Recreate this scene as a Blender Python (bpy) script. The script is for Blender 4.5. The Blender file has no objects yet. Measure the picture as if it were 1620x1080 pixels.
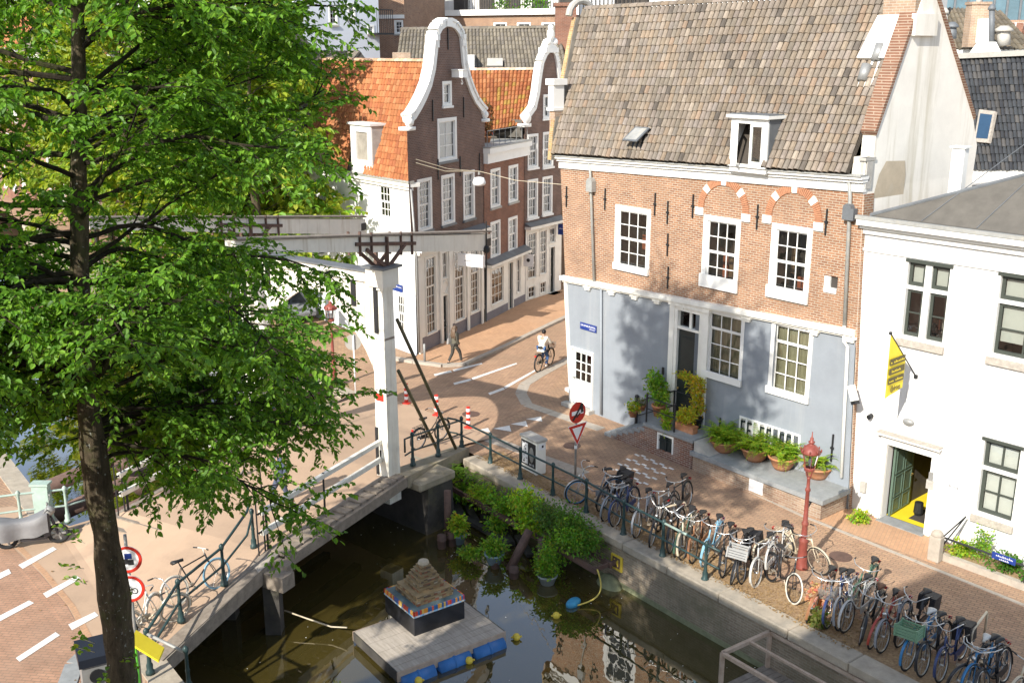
import bpy, math, random
from mathutils import Vector, Matrix
R = random.Random(11)
PI = math.pi
C = bpy.context.scene.collection
TH = math.radians(15.5); FPX = 1656.0; CAMH = 13.0
def ray(x, y):
    u = (x-810)/FPX; v = (540-y)/FPX
    return Vector((u, math.cos(TH)+v*math.sin(TH), -math.sin(TH)+v*math.cos(TH)))
def P(x, y, z=0.0):
    r = ray(x, y); t = (z-CAMH)/r.z
    return Vector((r.x*t, r.y*t, z))
def PY(x, y, Y):
    r = ray(x, y); t = Y/r.y
    return Vector((r.x*t, Y, CAMH+r.z*t))
# ------------------------------------------------------------------ materials
MATS = {}
def _new(name):
    m = bpy.data.materials.new(name); m.use_nodes = True
    nt = m.node_tree; nt.nodes.clear()
    out = nt.nodes.new('ShaderNodeOutputMaterial')
    MATS[name] = m
    return m, nt, out
def N(nt, t, **kw):
    n = nt.nodes.new(t)
    for k, v in kw.items():
        if k.startswith('i_'): n.inputs[k[2:].replace('_', ' ')].default_value = v
        else: setattr(n, k, v)
    return n
def c4(c, k=1.0): return (min(1, c[0]*k), min(1, c[1]*k), min(1, c[2]*k), 1)
def coords(nt): return N(nt, 'ShaderNodeTexCoord').outputs['Object']
def noise(nt, vec, scale, detail=4, rough=.6):
    n = N(nt, 'ShaderNodeTexNoise'); n.inputs['Scale'].default_value = scale
    n.inputs['Detail'].default_value = detail; n.inputs['Roughness'].default_value = rough
    nt.links.new(vec, n.inputs['Vector']); return n.outputs['Fac']
def ramp(nt, fac, stops):
    r = N(nt, 'ShaderNodeValToRGB'); e = r.color_ramp.elements
    while len(e) < len(stops): e.new(.5)
    for k, (p, c) in enumerate(stops):
        e[k].position = p; e[k].color = c if len(c) == 4 else (c[0], c[1], c[2], 1)
    nt.links.new(fac, r.inputs['Fac']); return r.outputs['Color']
def mixc(nt, fac, a, b, mode='MIX'):
    m = N(nt, 'ShaderNodeMix', data_type='RGBA', blend_type=mode)
    for s, v in ((m.inputs[0], fac), (m.inputs[6], a), (m.inputs[7], b)):
        if isinstance(v, (int, float)): s.default_value = v
        elif isinstance(v, tuple): s.default_value = v
        else: nt.links.new(v, s)
    return m.outputs[2]
def bumpn(nt, h, strength, dist=.02):
    b = N(nt, 'ShaderNodeBump'); b.inputs['Strength'].default_value = strength; b.inputs['Distance'].default_value = dist
    nt.links.new(h, b.inputs['Height']); return b.outputs['Normal']
def princ(nt, out, col, rough=.7, metal=0., normal=None, spec=.4):
    p = N(nt, 'ShaderNodeBsdfPrincipled')
    if isinstance(col, tuple): p.inputs['Base Color'].default_value = col
    else: nt.links.new(col, p.inputs['Base Color'])
    if isinstance(rough, (int, float)): p.inputs['Roughness'].default_value = rough
    else: nt.links.new(rough, p.inputs['Roughness'])
    p.inputs['Metallic'].default_value = metal; p.inputs['Specular IOR Level'].default_value = spec
    if normal is not None: nt.links.new(normal, p.inputs['Normal'])
    nt.links.new(p.outputs[0], out.inputs['Surface']); return p
def plain(name, col, rough=.65, metal=0., var=.12, scale=3., bump=.0, bscale=40., spec=.4, col2=None, stain=None, sscale=.7, samt=.5, streak=False):
    m, nt, out = _new(name); v = coords(nt)
    a = col2 if col2 else tuple(x*(1-var) for x in col)
    b = col if col2 else tuple(min(1, x*(1+var)) for x in col)
    f = noise(nt, v, scale, 6, .65)
    c = ramp(nt, f, [(.3, a), (.7, b)])
    if stain:
        vs = v
        if streak: mp = N(nt, 'ShaderNodeMapping'); mp.inputs['Scale'].default_value = (3, 3, .22); nt.links.new(v, mp.inputs[0]); vs = mp.outputs[0]
        g = noise(nt, vs, sscale, 8, .7)
        k = ramp(nt, g, [(.52, (0, 0, 0)), (.72, (samt, samt, samt))])
        c = mixc(nt, k, c, c4(stain))
    nrm = bumpn(nt, noise(nt, v, bscale, 5), bump) if bump else None
    princ(nt, out, c, rough, metal, nrm, spec); return m
def brick(name, c1, c2, mortar, bw=.22, bh=.072, ms=.009, plane='wall', rot=0., bump=.5, dirt=None, damt=.5, dscale=.5, var=.35, rough=.85):
    m, nt, out = _new(name); v = coords(nt)
    sx = N(nt, 'ShaderNodeSeparateXYZ'); nt.links.new(v, sx.inputs[0])
    cb = N(nt, 'ShaderNodeCombineXYZ')
    if plane == 'wall':
        ad = N(nt, 'ShaderNodeMath', operation='ADD'); nt.links.new(sx.outputs[0], ad.inputs[0]); nt.links.new(sx.outputs[1], ad.inputs[1])
        nt.links.new(ad.outputs[0], cb.inputs[0]); nt.links.new(sx.outputs[2], cb.inputs[1]); vec = cb.outputs[0]
    else:
        mp = N(nt, 'ShaderNodeMapping'); mp.inputs['Rotation'].default_value = (0, 0, rot); nt.links.new(v, mp.inputs[0]); vec = mp.outputs[0]
    b = N(nt, 'ShaderNodeTexBrick'); nt.links.new(vec, b.inputs['Vector'])
    b.inputs['Scale'].default_value = 1; b.inputs['Brick Width'].default_value = bw; b.inputs['Row Height'].default_value = bh
    b.inputs['Mortar Size'].default_value = ms; b.inputs['Mortar Smooth'].default_value = .2; b.inputs['Bias'].default_value = 0.
    b.inputs['Color1'].default_value = c4(c1); b.inputs['Color2'].default_value = c4(c2); b.inputs['Mortar'].default_value = c4(mortar)
    f = noise(nt, v, 1.3, 7, .7)
    c = mixc(nt, 1.0, b.outputs['Color'], ramp(nt, f, [(.25, (1-var,)*3), (.75, (1+var*.5,)*3)]), 'MULTIPLY')
    if dirt:
        g = noise(nt, v, dscale, 8, .72)
        c = mixc(nt, ramp(nt, g, [(.45, (0, 0, 0)), (.7, (damt,)*3)]), c, c4(dirt))
    inv = N(nt, 'ShaderNodeMath', operation='SUBTRACT'); inv.inputs[0].default_value = 1; nt.links.new(b.outputs['Fac'], inv.inputs[1])
    princ(nt, out, c, rough, 0, bumpn(nt, inv.outputs[0], bump, .01), .25); return m
def attrmat(name, rough=.8, var=.25, scale=9., bump=.25, spec=.25, extra=None):
    m, nt, out = _new(name); v = coords(nt)
    a = N(nt, 'ShaderNodeAttribute', attribute_name='Col')
    f = noise(nt, v, scale, 6, .7)
    c = mixc(nt, 1., a.outputs['Color'], ramp(nt, f, [(.25, (1-var,)*3), (.75, (1+var,)*3)]), 'MULTIPLY')
    c = mixc(nt, 1., c, ramp(nt, noise(nt, v, .55, 5, .7), [(.3, (.74,)*3), (.7, (1.18,)*3)]), 'MULTIPLY')
    if extra:
        g = noise(nt, v, 2.2, 8, .75)
        c = mixc(nt, ramp(nt, g, [(.6, (0, 0, 0)), (.72, (.6,)*3)]), c, c4(extra))
    princ(nt, out, c, rough, 0, bumpn(nt, noise(nt, v, 60, 4), bump, .01), spec); return m
def leafmat(name, trans=.45):
    m, nt, out = _new(name)
    a = N(nt, 'ShaderNodeAttribute', attribute_name='Col')
    p = N(nt, 'ShaderNodeBsdfPrincipled'); p.inputs['Roughness'].default_value = .45; p.inputs['Specular IOR Level'].default_value = .35
    nt.links.new(a.outputs['Color'], p.inputs['Base Color'])
    t = N(nt, 'ShaderNodeBsdfTranslucent')
    tc = mixc(nt, 1., a.outputs['Color'], (1.5, 1.35, .45, 1), 'MULTIPLY'); nt.links.new(tc, t.inputs['Color'])
    mx = N(nt, 'ShaderNodeMixShader'); mx.inputs[0].default_value = trans
    nt.links.new(p.outputs[0], mx.inputs[1]); nt.links.new(t.outputs[0], mx.inputs[2]); nt.links.new(mx.outputs[0], out.inputs['Surface']); return m
def glassmat(name, tint=(.75, .78, .76), refl=1.0):
    m, nt, out = _new(name)
    t = N(nt, 'ShaderNodeBsdfTransparent'); t.inputs[0].default_value = c4(tint)
    g = N(nt, 'ShaderNodeBsdfGlossy'); g.inputs['Roughness'].default_value = .02
    g.inputs['Color'].default_value = (.95, .97, 1, 1)
    fr = N(nt, 'ShaderNodeFresnel'); fr.inputs['IOR'].default_value = 1.5
    mm = N(nt, 'ShaderNodeMath', operation='MULTIPLY', use_clamp=True); mm.inputs[1].default_value = 2.0*refl; nt.links.new(fr.outputs[0], mm.inputs[0])
    nz = bumpn(nt, noise(nt, coords(nt), 1.6, 2), .10, .05)
    nt.links.new(nz, g.inputs['Normal'])
    mx = N(nt, 'ShaderNodeMixShader'); nt.links.new(mm.outputs[0], mx.inputs[0]); nt.links.new(t.outputs[0], mx.inputs[1]); nt.links.new(g.outputs[0], mx.inputs[2])
    nt.links.new(mx.outputs[0], out.inputs['Surface']); return m
def watermat(name):
    m, nt, out = _new(name); v = coords(nt)
    d = N(nt, 'ShaderNodeBsdfDiffuse')
    f = noise(nt, v, .35, 5, .6); nt.links.new(ramp(nt, f, [(.3, (.050, .039, .010)), (.7, (.068, .052, .013))]), d.inputs['Color'])
    g = N(nt, 'ShaderNodeBsdfGlossy'); g.inputs['Roughness'].default_value = .015
    mp = N(nt, 'ShaderNodeMapping'); mp.inputs['Scale'].default_value = (1, .45, 1); mp.inputs['Rotation'].default_value = (0, 0, .6); nt.links.new(v, mp.inputs[0])
    h = noise(nt, mp.outputs[0], 1.7, 3, .45)
    nt.links.new(bumpn(nt, h, .10, .06), g.inputs['Normal'])
    fr = N(nt, 'ShaderNodeFresnel'); fr.inputs['IOR'].default_value = 1.33
    mm = N(nt, 'ShaderNodeMath', operation='MULTIPLY_ADD', use_clamp=True); mm.inputs[1].default_value = 4.2; mm.inputs[2].default_value = .03; nt.links.new(fr.outputs[0], mm.inputs[0])
    mx = N(nt, 'ShaderNodeMixShader'); nt.links.new(mm.outputs[0], mx.inputs[0]); nt.links.new(d.outputs[0], mx.inputs[1]); nt.links.new(g.outputs[0], mx.inputs[2])
    nt.links.new(mx.outputs[0], out.inputs['Surface']); return m
def wood(name, c1, c2, sc=(1.2, 14, 14), rough=.8, bump=.3):
    m, nt, out = _new(name); v = coords(nt)
    mp = N(nt, 'ShaderNodeMapping'); mp.inputs['Scale'].default_value = sc; nt.links.new(v, mp.inputs[0])
    f = noise(nt, mp.outputs[0], 1.5, 7, .7)
    princ(nt, out, ramp(nt, f, [(.3, c1), (.7, c2)]), rough, 0, bumpn(nt, f, bump, .01), .25); return m
# ------------------------------------------------------------------ mesh builder
class MB:
    def __init__(s): s.v = []; s.f = []; s.m = []; s.c = []
    def face(s, pts, m=0, c=None):
        k = len(s.v); s.v.extend(tuple(p) for p in pts); s.f.append(tuple(range(k, k+len(pts)))); s.m.append(m); s.c.append(c)
    def raw(s, vs, fs, m=0, c=None):
        k = len(s.v); s.v.extend(tuple(p) for p in vs)
        for f in fs: s.f.append(tuple(k+i for i in f)); s.m.append(m); s.c.append(c)
    def box(s, x0, y0, z0, x1, y1, z1, m=0, c=None, T=None):
        vs = [Vector((x, y, z)) for z in (z0, z1) for y in (y0, y1) for x in (x0, x1)]
        if T is not None: vs = [T @ p for p in vs]
        s.raw(vs, [(0, 2, 3, 1), (4, 5, 7, 6), (0, 1, 5, 4), (2, 6, 7, 3), (0, 4, 6, 2), (1, 3, 7, 5)], m, c)
    def hexa(s, lo, hi, m=0, c=None):
        """lo, hi: four points each, counter-clockwise from above"""
        s.raw(list(lo)+list(hi), [(3, 2, 1, 0), (4, 5, 6, 7), (0, 1, 5, 4), (1, 2, 6, 5), (2, 3, 7, 6), (3, 0, 4, 7)], m, c)
    def bar(s, a, b, w, h, m=0, c=None, up=(0, 0, 1)):
        a = Vector(a); b = Vector(b); d = (b-a).normalized(); u = Vector(up)
        sd = d.cross(u)
        if sd.length < 1e-4: sd = d.cross(Vector((1, 0, 0)))
        sd.normalize(); u = sd.cross(d); vs = []
        for p in (a, b):
            for sx, su in ((-1, -1), (1, -1), (1, 1), (-1, 1)): vs.append(p+sd*(sx*w/2)+u*(su*h/2))
        s.raw(vs, [(0, 1, 2, 3), (7, 6, 5, 4), (0, 4, 5, 1), (1, 5, 6, 2), (2, 6, 7, 3), (3, 7, 4, 0)], m, c)
    def tube(s, pts, r, n=8, m=0, c=None, cap=True, closed=False, jit=0.):
        pts = [Vector(p) for p in pts]; L = len(pts); rs = r if isinstance(r, (list, tuple)) else [r]*L
        t0 = (pts[1]-pts[0]).normalized(); u = t0.orthogonal().normalized(); k0 = len(s.v); prev = t0
        for i in range(L):
            if closed: t = (pts[(i+1) % L]-pts[i-1])
            elif i == 0: t = pts[1]-pts[0]
            elif i == L-1: t = pts[-1]-pts[-2]
            else: t = pts[i+1]-pts[i-1]
            t = t.normalized() if t.length > 1e-9 else prev
            q = prev.rotation_difference(t); u = (q @ u); u = (u-t*u.dot(t)).normalized(); w = t.cross(u); prev = t
            for j in range(n):
                a = 2*PI*j/n; rr = rs[i]*(1+(R.uniform(-jit, jit) if jit else 0))
                s.v.append(tuple(pts[i]+u*(math.cos(a)*rr)+w*(math.sin(a)*rr)))
        seg = L if closed else L-1
        for i in range(seg):
            for j in range(n):
                a = k0+i*n+j; b = k0+i*n+(j+1) % n; i2 = (i+1) % L
                s.f.append((a, b, k0+i2*n+(j+1) % n, k0+i2*n+j)); s.m.append(m); s.c.append(c)
        if cap and not closed:
            s.f.append(tuple(k0+j for j in range(n-1, -1, -1))); s.m.append(m); s.c.append(c)
            s.f.append(tuple(k0+(L-1)*n+j for j in range(n))); s.m.append(m); s.c.append(c)
    def lathe(s, prof, n=14, o=(0, 0, 0), m=0, c=None, T=None):
        k = len(s.v); o = Vector(o)
        for r, z in prof:
            for j in range(n):
                a = 2*PI*j/n; p = Vector((r*math.cos(a), r*math.sin(a), z))
                if T is not None: p = T @ p
                s.v.append(tuple(o+p))
        for i in range(len(prof)-1):
            for j in range(n):
                j2 = (j+1) % n
                s.f.append((k+i*n+j, k+i*n+j2, k+(i+1)*n+j2, k+(i+1)*n+j)); s.m.append(m); s.c.append(c)
        s.f.append(tuple(k+j for j in range(n-1, -1, -1))); s.m.append(m); s.c.append(c)
        q = k+(len(prof)-1)*n
        s.f.append(tuple(q+j for j in range(n))); s.m.append(m); s.c.append(c)
    def ball(s, o, r, n=10, m=0, c=None, sc=(1, 1, 1)):
        pr = []
        h = max(4, n//2+1)
        k = len(s.v); o = Vector(o)
        for i in range(h+1):
            a = -PI/2+PI*i/h
            for j in range(n):
                b = 2*PI*j/n
                s.v.append((o.x+r*sc[0]*math.cos(a)*math.cos(b), o.y+r*sc[1]*math.cos(a)*math.sin(b), o.z+r*sc[2]*math.sin(a)))
        for i in range(h):
            for j in range(n):
                j2 = (j+1) % n
                s.f.append((k+i*n+j, k+i*n+j2, k+(i+1)*n+j2, k+(i+1)*n+j)); s.m.append(m); s.c.append(c)
    def prism(s, poly, y0, y1, m=0, c=None):
        """polygon in (x,z), extruded along y (front y0 faces -y when poly runs counter-clockwise seen from -y)"""
        n = len(poly); a = [(p[0], y0, p[1]) for p in poly]; b = [(p[0], y1, p[1]) for p in poly]
        s.raw(a+b, [tuple(range(n)), tuple(range(2*n-1, n-1, -1))]+[(i, n+i, n+(i+1) % n, (i+1) % n) for i in range(n)], m, c)
    def strip(s, outer, inner, y0, y1, m=0, c=None):
        """band between two polylines in (x,z), extruded along y"""
        for i in range(len(outer)-1):
            q = [outer[i], outer[i+1], inner[i+1], inner[i]]
            s.prism(q, y0, y1, m, c)
    def build(s, name, mats, parent=None, smooth=False, loc=None):
        me = mesh_of(s, name, mats, smooth)
        o = bpy.data.objects.new(name, me); C.objects.link(o)
        if parent is not None: o.parent = parent
        if loc is not None: o.location = loc
        return o
def mesh_of(s, name, mats, smooth=False):
    me = bpy.data.meshes.new(name); me.from_pydata(s.v, [], s.f)
    if not isinstance(mats, (list, tuple)): mats = [mats]
    for m in mats: me.materials.append(MATS[m] if isinstance(m, str) else m)
    if len(mats) > 1: me.polygons.foreach_set('material_index', s.m)
    if any(c is not None for c in s.c):
        at = me.color_attributes.new('Col', 'FLOAT_COLOR', 'CORNER'); buf = []
        for f, c in zip(s.f, s.c):
            c = c or (.5, .5, .5); buf.extend((c[0], c[1], c[2], 1.)*len(f))
        at.data.foreach_set('color', buf)
    if smooth: me.polygons.foreach_set('use_smooth', [True]*len(me.polygons))
    me.update(); return me
def ob(name, me, parent=None, loc=(0, 0, 0), rz=0.):
    o = bpy.data.objects.new(name, me); C.objects.link(o); o.location = loc; o.rotation_euler = (0, 0, rz)
    if parent is not None: o.parent = parent
    return o
def tag(o, label=None, cat=None, group=None, kind=None):
    if label: o['label'] = label
    if cat: o['category'] = cat
    if group: o['group'] = group
    if kind: o['kind'] = kind
    return o
def thing(name, label, cat, loc=(0, 0, 0), rz=0., group=None):
    o = bpy.data.objects.new(name, None); C.objects.link(o); o.location = loc; o.rotation_euler = (0, 0, rz)
    o.empty_display_size = .2
    return tag(o, label, cat, group)
def copy_tree(o, parent=None):
    c = o.copy(); C.objects.link(c)
    if parent is not None: c.parent = parent
    for ch in list(o.children): copy_tree(ch, c)
    return c
def text_mesh(txt, size, depth=.004, bold=False, align='CENTER'):
    cu = bpy.data.curves.new('lettering', 'FONT'); cu.body = txt; cu.size = size; cu.extrude = depth/2
    cu.align_x = align; cu.align_y = 'CENTER'; cu.resolution_u = 2
    if bold: cu.offset = size*.012
    o = bpy.data.objects.new('lettering_tmp', cu); C.objects.link(o)
    dg = bpy.context.evaluated_depsgraph_get(); dg.update()
    me = bpy.data.meshes.new_from_object(o.evaluated_get(dg)); bpy.data.objects.remove(o)
    return me
def lettering(txt, size, mat, parent, loc, rot=(PI/2, 0, 0), depth=.004, bold=False, align='CENTER', sx=1.):
    me = text_mesh(txt, size, depth, bold, align); me.materials.clear(); me.materials.append(MATS[mat])
    o = ob('lettering', me, parent, loc); o.rotation_euler = rot; o.scale = (sx, 1, 1); return o
def weld(o, d=.0005):
    import bmesh
    m = bmesh.new(); m.from_mesh(o.data); bmesh.ops.remove_doubles(m, verts=m.verts, dist=d); m.to_mesh(o.data); m.free(); return o
def weld_bevel(o, w=.01, seg=1):
    b = o.modifiers.new('Bevel', 'BEVEL'); b.width = w; b.segments = seg; b.limit_method = 'ANGLE'; b.angle_limit = .7
    return o
# ------------------------------------------------------------------ facades
class Fac:
    """vertical facade between ground points A (left) and B (right): local x along it, y into the building, z up"""
    def __init__(s, A, B):
        s.A = Vector((A[0], A[1], 0)); s.B = Vector((B[0], B[1], 0)); d = s.B-s.A; s.L = d.length; s.e = d.normalized()
        s.n = Vector((-s.e.y, s.e.x, 0)); s.rz = math.atan2(s.e.y, s.e.x)
    def px(s, x, y, off=0.):
        r = ray(x, y); o = Vector((0, 0, CAMH)); t = ((s.A+s.n*off-o).dot(s.n))/r.dot(s.n); p = o+r*t
        return ((p-s.A).dot(s.e), p.z)
    def q(s, tl, tr, br, bl, off=0.):
        a, b, c, d = s.px(*tl, off), s.px(*tr, off), s.px(*br, off), s.px(*bl, off)
        return ((a[0]+d[0])/2, (b[0]+c[0])/2, (c[1]+d[1])/2, (a[1]+b[1])/2)
    def w(s, x, y=0., z=0.): return s.A+s.e*x+s.n*y+Vector((0, 0, z))
    def loc(s, p): d = Vector(p)-s.A; return (d.dot(s.e), d.dot(s.n), p[2])
def wall(mb, zlo, zhi, left, right, ops=(), y=0., dep=.28, cuts=(), m=0, rm=None):
    if not callable(left): lv = left; left = lambda z: lv
    if not callable(right): rv = right; right = lambda z: rv
    zs = {zlo, zhi}
    for o in ops: zs |= {o[2], o[3]}
    zs = sorted(z for z in (zs | set(cuts)) if zlo-1e-6 <= z <= zhi+1e-6)
    for a, b in zip(zs[:-1], zs[1:]):
        if b-a < 1e-5: continue
        act = sorted([o for o in ops if o[2] <= a+1e-6 and o[3] >= b-1e-6])
        xa, xb = left(a), left(b)
        for o in act:
            mb.face([(xa, y, a), (o[0], y, a), (o[0], y, b), (xb, y, b)], m); xa = xb = o[1]
        mb.face([(xa, y, a), (right(a), y, a), (right(b), y, b), (xb, y, b)], m)
    for o in ops:
        s0, s1, z0, z1 = o[:4]; r = m if rm is None else rm
        mb.face([(s0, y, z0), (s0, y+dep, z0), (s0, y+dep, z1), (s0, y, z1)], r)
        mb.face([(s1, y, z1), (s1, y+dep, z1), (s1, y+dep, z0), (s1, y, z0)], r)
        mb.face([(s0, y, z1), (s0, y+dep, z1), (s1, y+dep, z1), (s1, y, z1)], r)
        mb.face([(s0, y, z0), (s1, y, z0), (s1, y+dep, z0), (s0, y+dep, z0)], r)
def window(par, r, cols=3, rows=4, fm='white_paint', sm=None, fw=.1, split=.5, curtain=None, sill='white_paint', rec=.1, out=.03,
           proud=0., bar=.028, mid=True, room=True, sillh=.1, name='window', pane='glass', blind=None, y0=0., rd=1.1):
    """frame (the part) with sash, pane, room, curtain and sill as its own pieces"""
    s0, s1, z0, z1 = r; sm = sm or fm
    f = MB(); ya, yb = y0-out-proud, y0+rec
    f.box(s0, ya, z0, s0+fw, yb, z1); f.box(s1-fw, ya, z0, s1, yb, z1)
    f.box(s0+fw, ya, z1-fw, s1-fw, yb, z1); f.box(s0+fw, ya, z0, s1-fw, yb, z0+fw*.8)
    w = f.build(name, fm, par)
    a0, a1, b0, b1 = s0+fw, s1-fw, z0+fw*.8, z1-fw
    s = MB(); ys = y0+rec*.45; t = .045
    zm = b0+(b1-b0)*split
    parts = [(b0, zm, ys+.02, 0), (zm, b1, ys-.005, 1)] if mid else [(b0, b1, ys, 0)]
    for (c0, c1, yy, up) in parts:
        s.box(a0, yy, c0, a0+t, yy+.04, c1); s.box(a1-t, yy, c0, a1, yy+.04, c1)
        s.box(a0+t, yy, c1-t, a1-t, yy+.04, c1); s.box(a0+t, yy, c0, a1-t, yy+.04, c0+t)
        nr = rows if not mid else (max(1, round(rows*(1-split))) if up else max(1, round(rows*split)))
        for k in range(1, cols):
            x = a0+t+(a1-a0-2*t)*k/cols; s.box(x-bar/2, yy+.004, c0+t, x+bar/2, yy+.036, c1-t)
        for k in range(1, nr):
            z = c0+t+(c1-c0-2*t)*k/nr; s.box(a0+t, yy+.006, z-bar/2, a1-t, yy+.034, z+bar/2)
    s.build('sash', sm, w)
    g = MB()
    for (c0, c1, yy, up) in parts:
        nr = rows if not mid else (max(1, round(rows*(1-split))) if up else max(1, round(rows*split)))
        for i in range(cols):
            for j in range(nr):
                x0 = a0+t+(a1-a0-2*t)*i/cols; x1 = a0+t+(a1-a0-2*t)*(i+1)/cols; za = c0+t+(c1-c0-2*t)*j/nr; zb = c0+t+(c1-c0-2*t)*(j+1)/nr
                q = [R.uniform(-.004, .004) for _ in range(3)]; y = yy+.02
                g.face([(x0, y+q[0], za), (x1, y+q[1], za), (x1, y+q[1]+q[2], zb), (x0, y+q[0]+q[2], zb)])
    g.build('pane', pane, w)
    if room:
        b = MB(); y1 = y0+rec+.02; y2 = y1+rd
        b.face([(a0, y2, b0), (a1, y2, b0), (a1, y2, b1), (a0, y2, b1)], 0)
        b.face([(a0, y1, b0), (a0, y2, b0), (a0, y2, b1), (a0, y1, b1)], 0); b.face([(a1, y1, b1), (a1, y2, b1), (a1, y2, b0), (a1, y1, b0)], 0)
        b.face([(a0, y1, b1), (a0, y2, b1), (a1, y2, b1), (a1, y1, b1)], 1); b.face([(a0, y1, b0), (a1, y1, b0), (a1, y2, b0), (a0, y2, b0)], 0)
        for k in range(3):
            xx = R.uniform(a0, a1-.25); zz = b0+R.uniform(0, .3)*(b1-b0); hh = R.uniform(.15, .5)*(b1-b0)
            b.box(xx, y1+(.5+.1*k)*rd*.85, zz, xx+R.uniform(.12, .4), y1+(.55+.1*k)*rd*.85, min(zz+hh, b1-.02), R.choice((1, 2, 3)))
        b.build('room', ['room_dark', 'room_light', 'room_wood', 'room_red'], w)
    if curtain:
        cm, frac = curtain; cb = MB(); y = y0+rec+.08
        for (xa, xb) in ((a0, a0+(a1-a0)*frac), (a1-(a1-a0)*frac, a1)) if frac < .5 else ((a0, a1),):
            n = max(6, int((xb-xa)/.035)); pr = None
            for k in range(n+1):
                x = xa+(xb-xa)*k/n; yy = y+.025*math.sin(k*1.7)+.012*math.sin(k*.6)
                if pr: cb.face([(pr[0], pr[1], b0), (x, yy, b0), (x, yy, b1), (pr[0], pr[1], b1)])
                pr = (x, yy)
        cb.build('curtain', cm, w, smooth=True)
    if blind:
        cb = MB(); y = y0+rec+.05; cb.box(a0, y, b0+(b1-b0)*blind[1], a1, y+.01, b1); cb.build('blind', blind[0], w)
    if sill:
        sb = MB(); sb.box(s0-.05, y0-out-proud-.06, z0-sillh, s1+.05, y0+.02, z0-.002); sb.build('sill', sill, w)
    return w
def anchors(par, pts, mat='black_iron', L=.75, name='wall_anchor', y=0.):
    for (s, z) in pts:
        b = MB(); b.box(s-.02, y-.05, z-L/2, s+.02, y-.008, z+L/2); b.box(s-.05, y-.06, z-.03, s+.05, y-.012, z+.03); b.build(name, mat, par)
def tiles(par, name, e0, e1, r0, r1, nc, nr, pal, mat, skip=(), lift=.045, under='roof_under', depth=.25, dip=.03, sag=.012):
    """pantiles on the slope e0-e1 (eave) to r0-r1 (ridge): every tile a curved piece lapping the one below"""
    e0, e1, r0, r1 = map(Vector, (e0, e1, r0, r1)); nrm = (e1-e0).cross(r0-e0).normalized()
    def at(u, v): return (e0*(1-u)+e1*u)*(1-v)+(r0*(1-u)+r1*u)*v+nrm*(sag*(math.sin(u*11+v*2)+math.sin(v*7+u*5)))
    mb = MB(); prof = [(0, -.03), (.10, .0), (.30, .042), (.52, .058), (.74, .042), (.93, -.004)]
    for j in range(nr):
        for i in range(nc):
            u0, u1, v0, v1 = i/nc, (i+1)/nc, j/nr, (j+1)/nr
            um, vm = (u0+u1)/2, (v0+v1)/2
            if any(a <= um <= b and c <= vm <= d for a, b, c, d in skip): continue
            k = R.random(); base = pal[min(len(pal)-1, int(k*len(pal)))]; sh = R.uniform(.9, 1.12)
            col = tuple(min(1, x*sh) for x in base)
            dv = R.uniform(-.05, .05)/nr; dl = R.uniform(-.006, .008)
            lo = []; hi = []
            vb = v0-.14/nr+dv
            for (t, h) in prof:
                uu = u0+(u1-u0)*t*1.02
                lo.append(at(uu, vb)+nrm*(h+lift+dl)); hi.append(at(uu, v1)+nrm*(h+.006))
            n = len(prof)
            dn = [p-nrm*.045 for p in lo]
            mb.raw(lo+hi+dn, [(a, a+1, n+a+1, n+a) for a in range(n-1)]+[(2*n+a, 2*n+a+1, a+1, a) for a in range(n-1)]+[(2*n, 0, n), (n-1, 3*n-1, 2*n-1)], 0, col)
    o = mb.build(name, mat, par, smooth=False)
    ub = MB(); a = nrm*-(.04+dip); b = nrm*-(.04+dip+depth)
    ub.hexa([e0+b, e1+b, r1+b, r0+b], [e0+a, e1+a, r1+a, r0+a]); ub.build('roof_deck', under, par)
    return o
def ridge(par, a, b, n, pal, mat='tile_brown', r=.12):
    a, b = Vector(a), Vector(b); mb = MB()
    for k in range(n):
        p = a+(b-a)*(k/n); q = a+(b-a)*((k+1.08)/n); col = R.choice(pal); sh = R.uniform(.8, 1.15); d = (q-p).normalized(); sd = d.cross(Vector((0, 0, 1))).normalized()
        ring = []
        for o, rr in ((p, r*.93), (q, r*1.05)):
            for j in range(7):
                t = PI*j/6-.0; ring.append(o+sd*(math.cos(t)*rr)+Vector((0, 0, 1))*(math.sin(t)*rr-.02))
        mb.raw(ring, [(j, j+1, 7+j+1, 7+j) for j in range(6)]+[tuple(range(6, -1, -1)), tuple(range(7, 14))], 0, tuple(min(1, x*sh) for x in col))
    return mb.build('ridge_tiles', mat, par)
# ------------------------------------------------------------------ material library
plain('white_paint', (.80, .79, .75), .5, var=.04, scale=2, stain=(.62, .6, .54), sscale=1.5, samt=.25)
plain('cream_paint', (.82, .80, .73), .55, var=.06, scale=2.5, stain=(.58, .54, .45), samt=.4, streak=True)
plain('white_render', (.71, .70, .675), .8, var=.035, scale=.8, bump=.15, bscale=25, stain=(.55, .53, .48), sscale=.8, samt=.55, streak=True)
plain('blue_render', (.255, .28, .31), .85, var=.08, scale=1.2, bump=.2, bscale=18, stain=(.32, .335, .35), sscale=.6, samt=.7, streak=True)
plain('pale_blue_render', (.62, .65, .70), .85, var=.05, scale=1.2, bump=.1)
plain('grey_mauve', (.20, .19, .21), .7, var=.1)
plain('old_render', (.82, .78, .70), .9, var=.06, scale=1.4, bump=.2, bscale=16, stain=(.52, .47, .36), sscale=.55, samt=.8, streak=True)
plain('patch_render', (.50, .42, .31), .9, var=.14, scale=1.6, bump=.3, bscale=18, stain=(.46, .42, .34), sscale=1.1, samt=.7)
plain('dark_render', (.19, .17, .14), .9, var=.3, scale=2, bump=.4)
plain('green_frame', (.052, .060, .050), .45, var=.1)
plain('dark_door', (.022, .03, .03), .3, var=.15)
plain('green_door', (.10, .15, .115), .4, var=.1)
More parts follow.
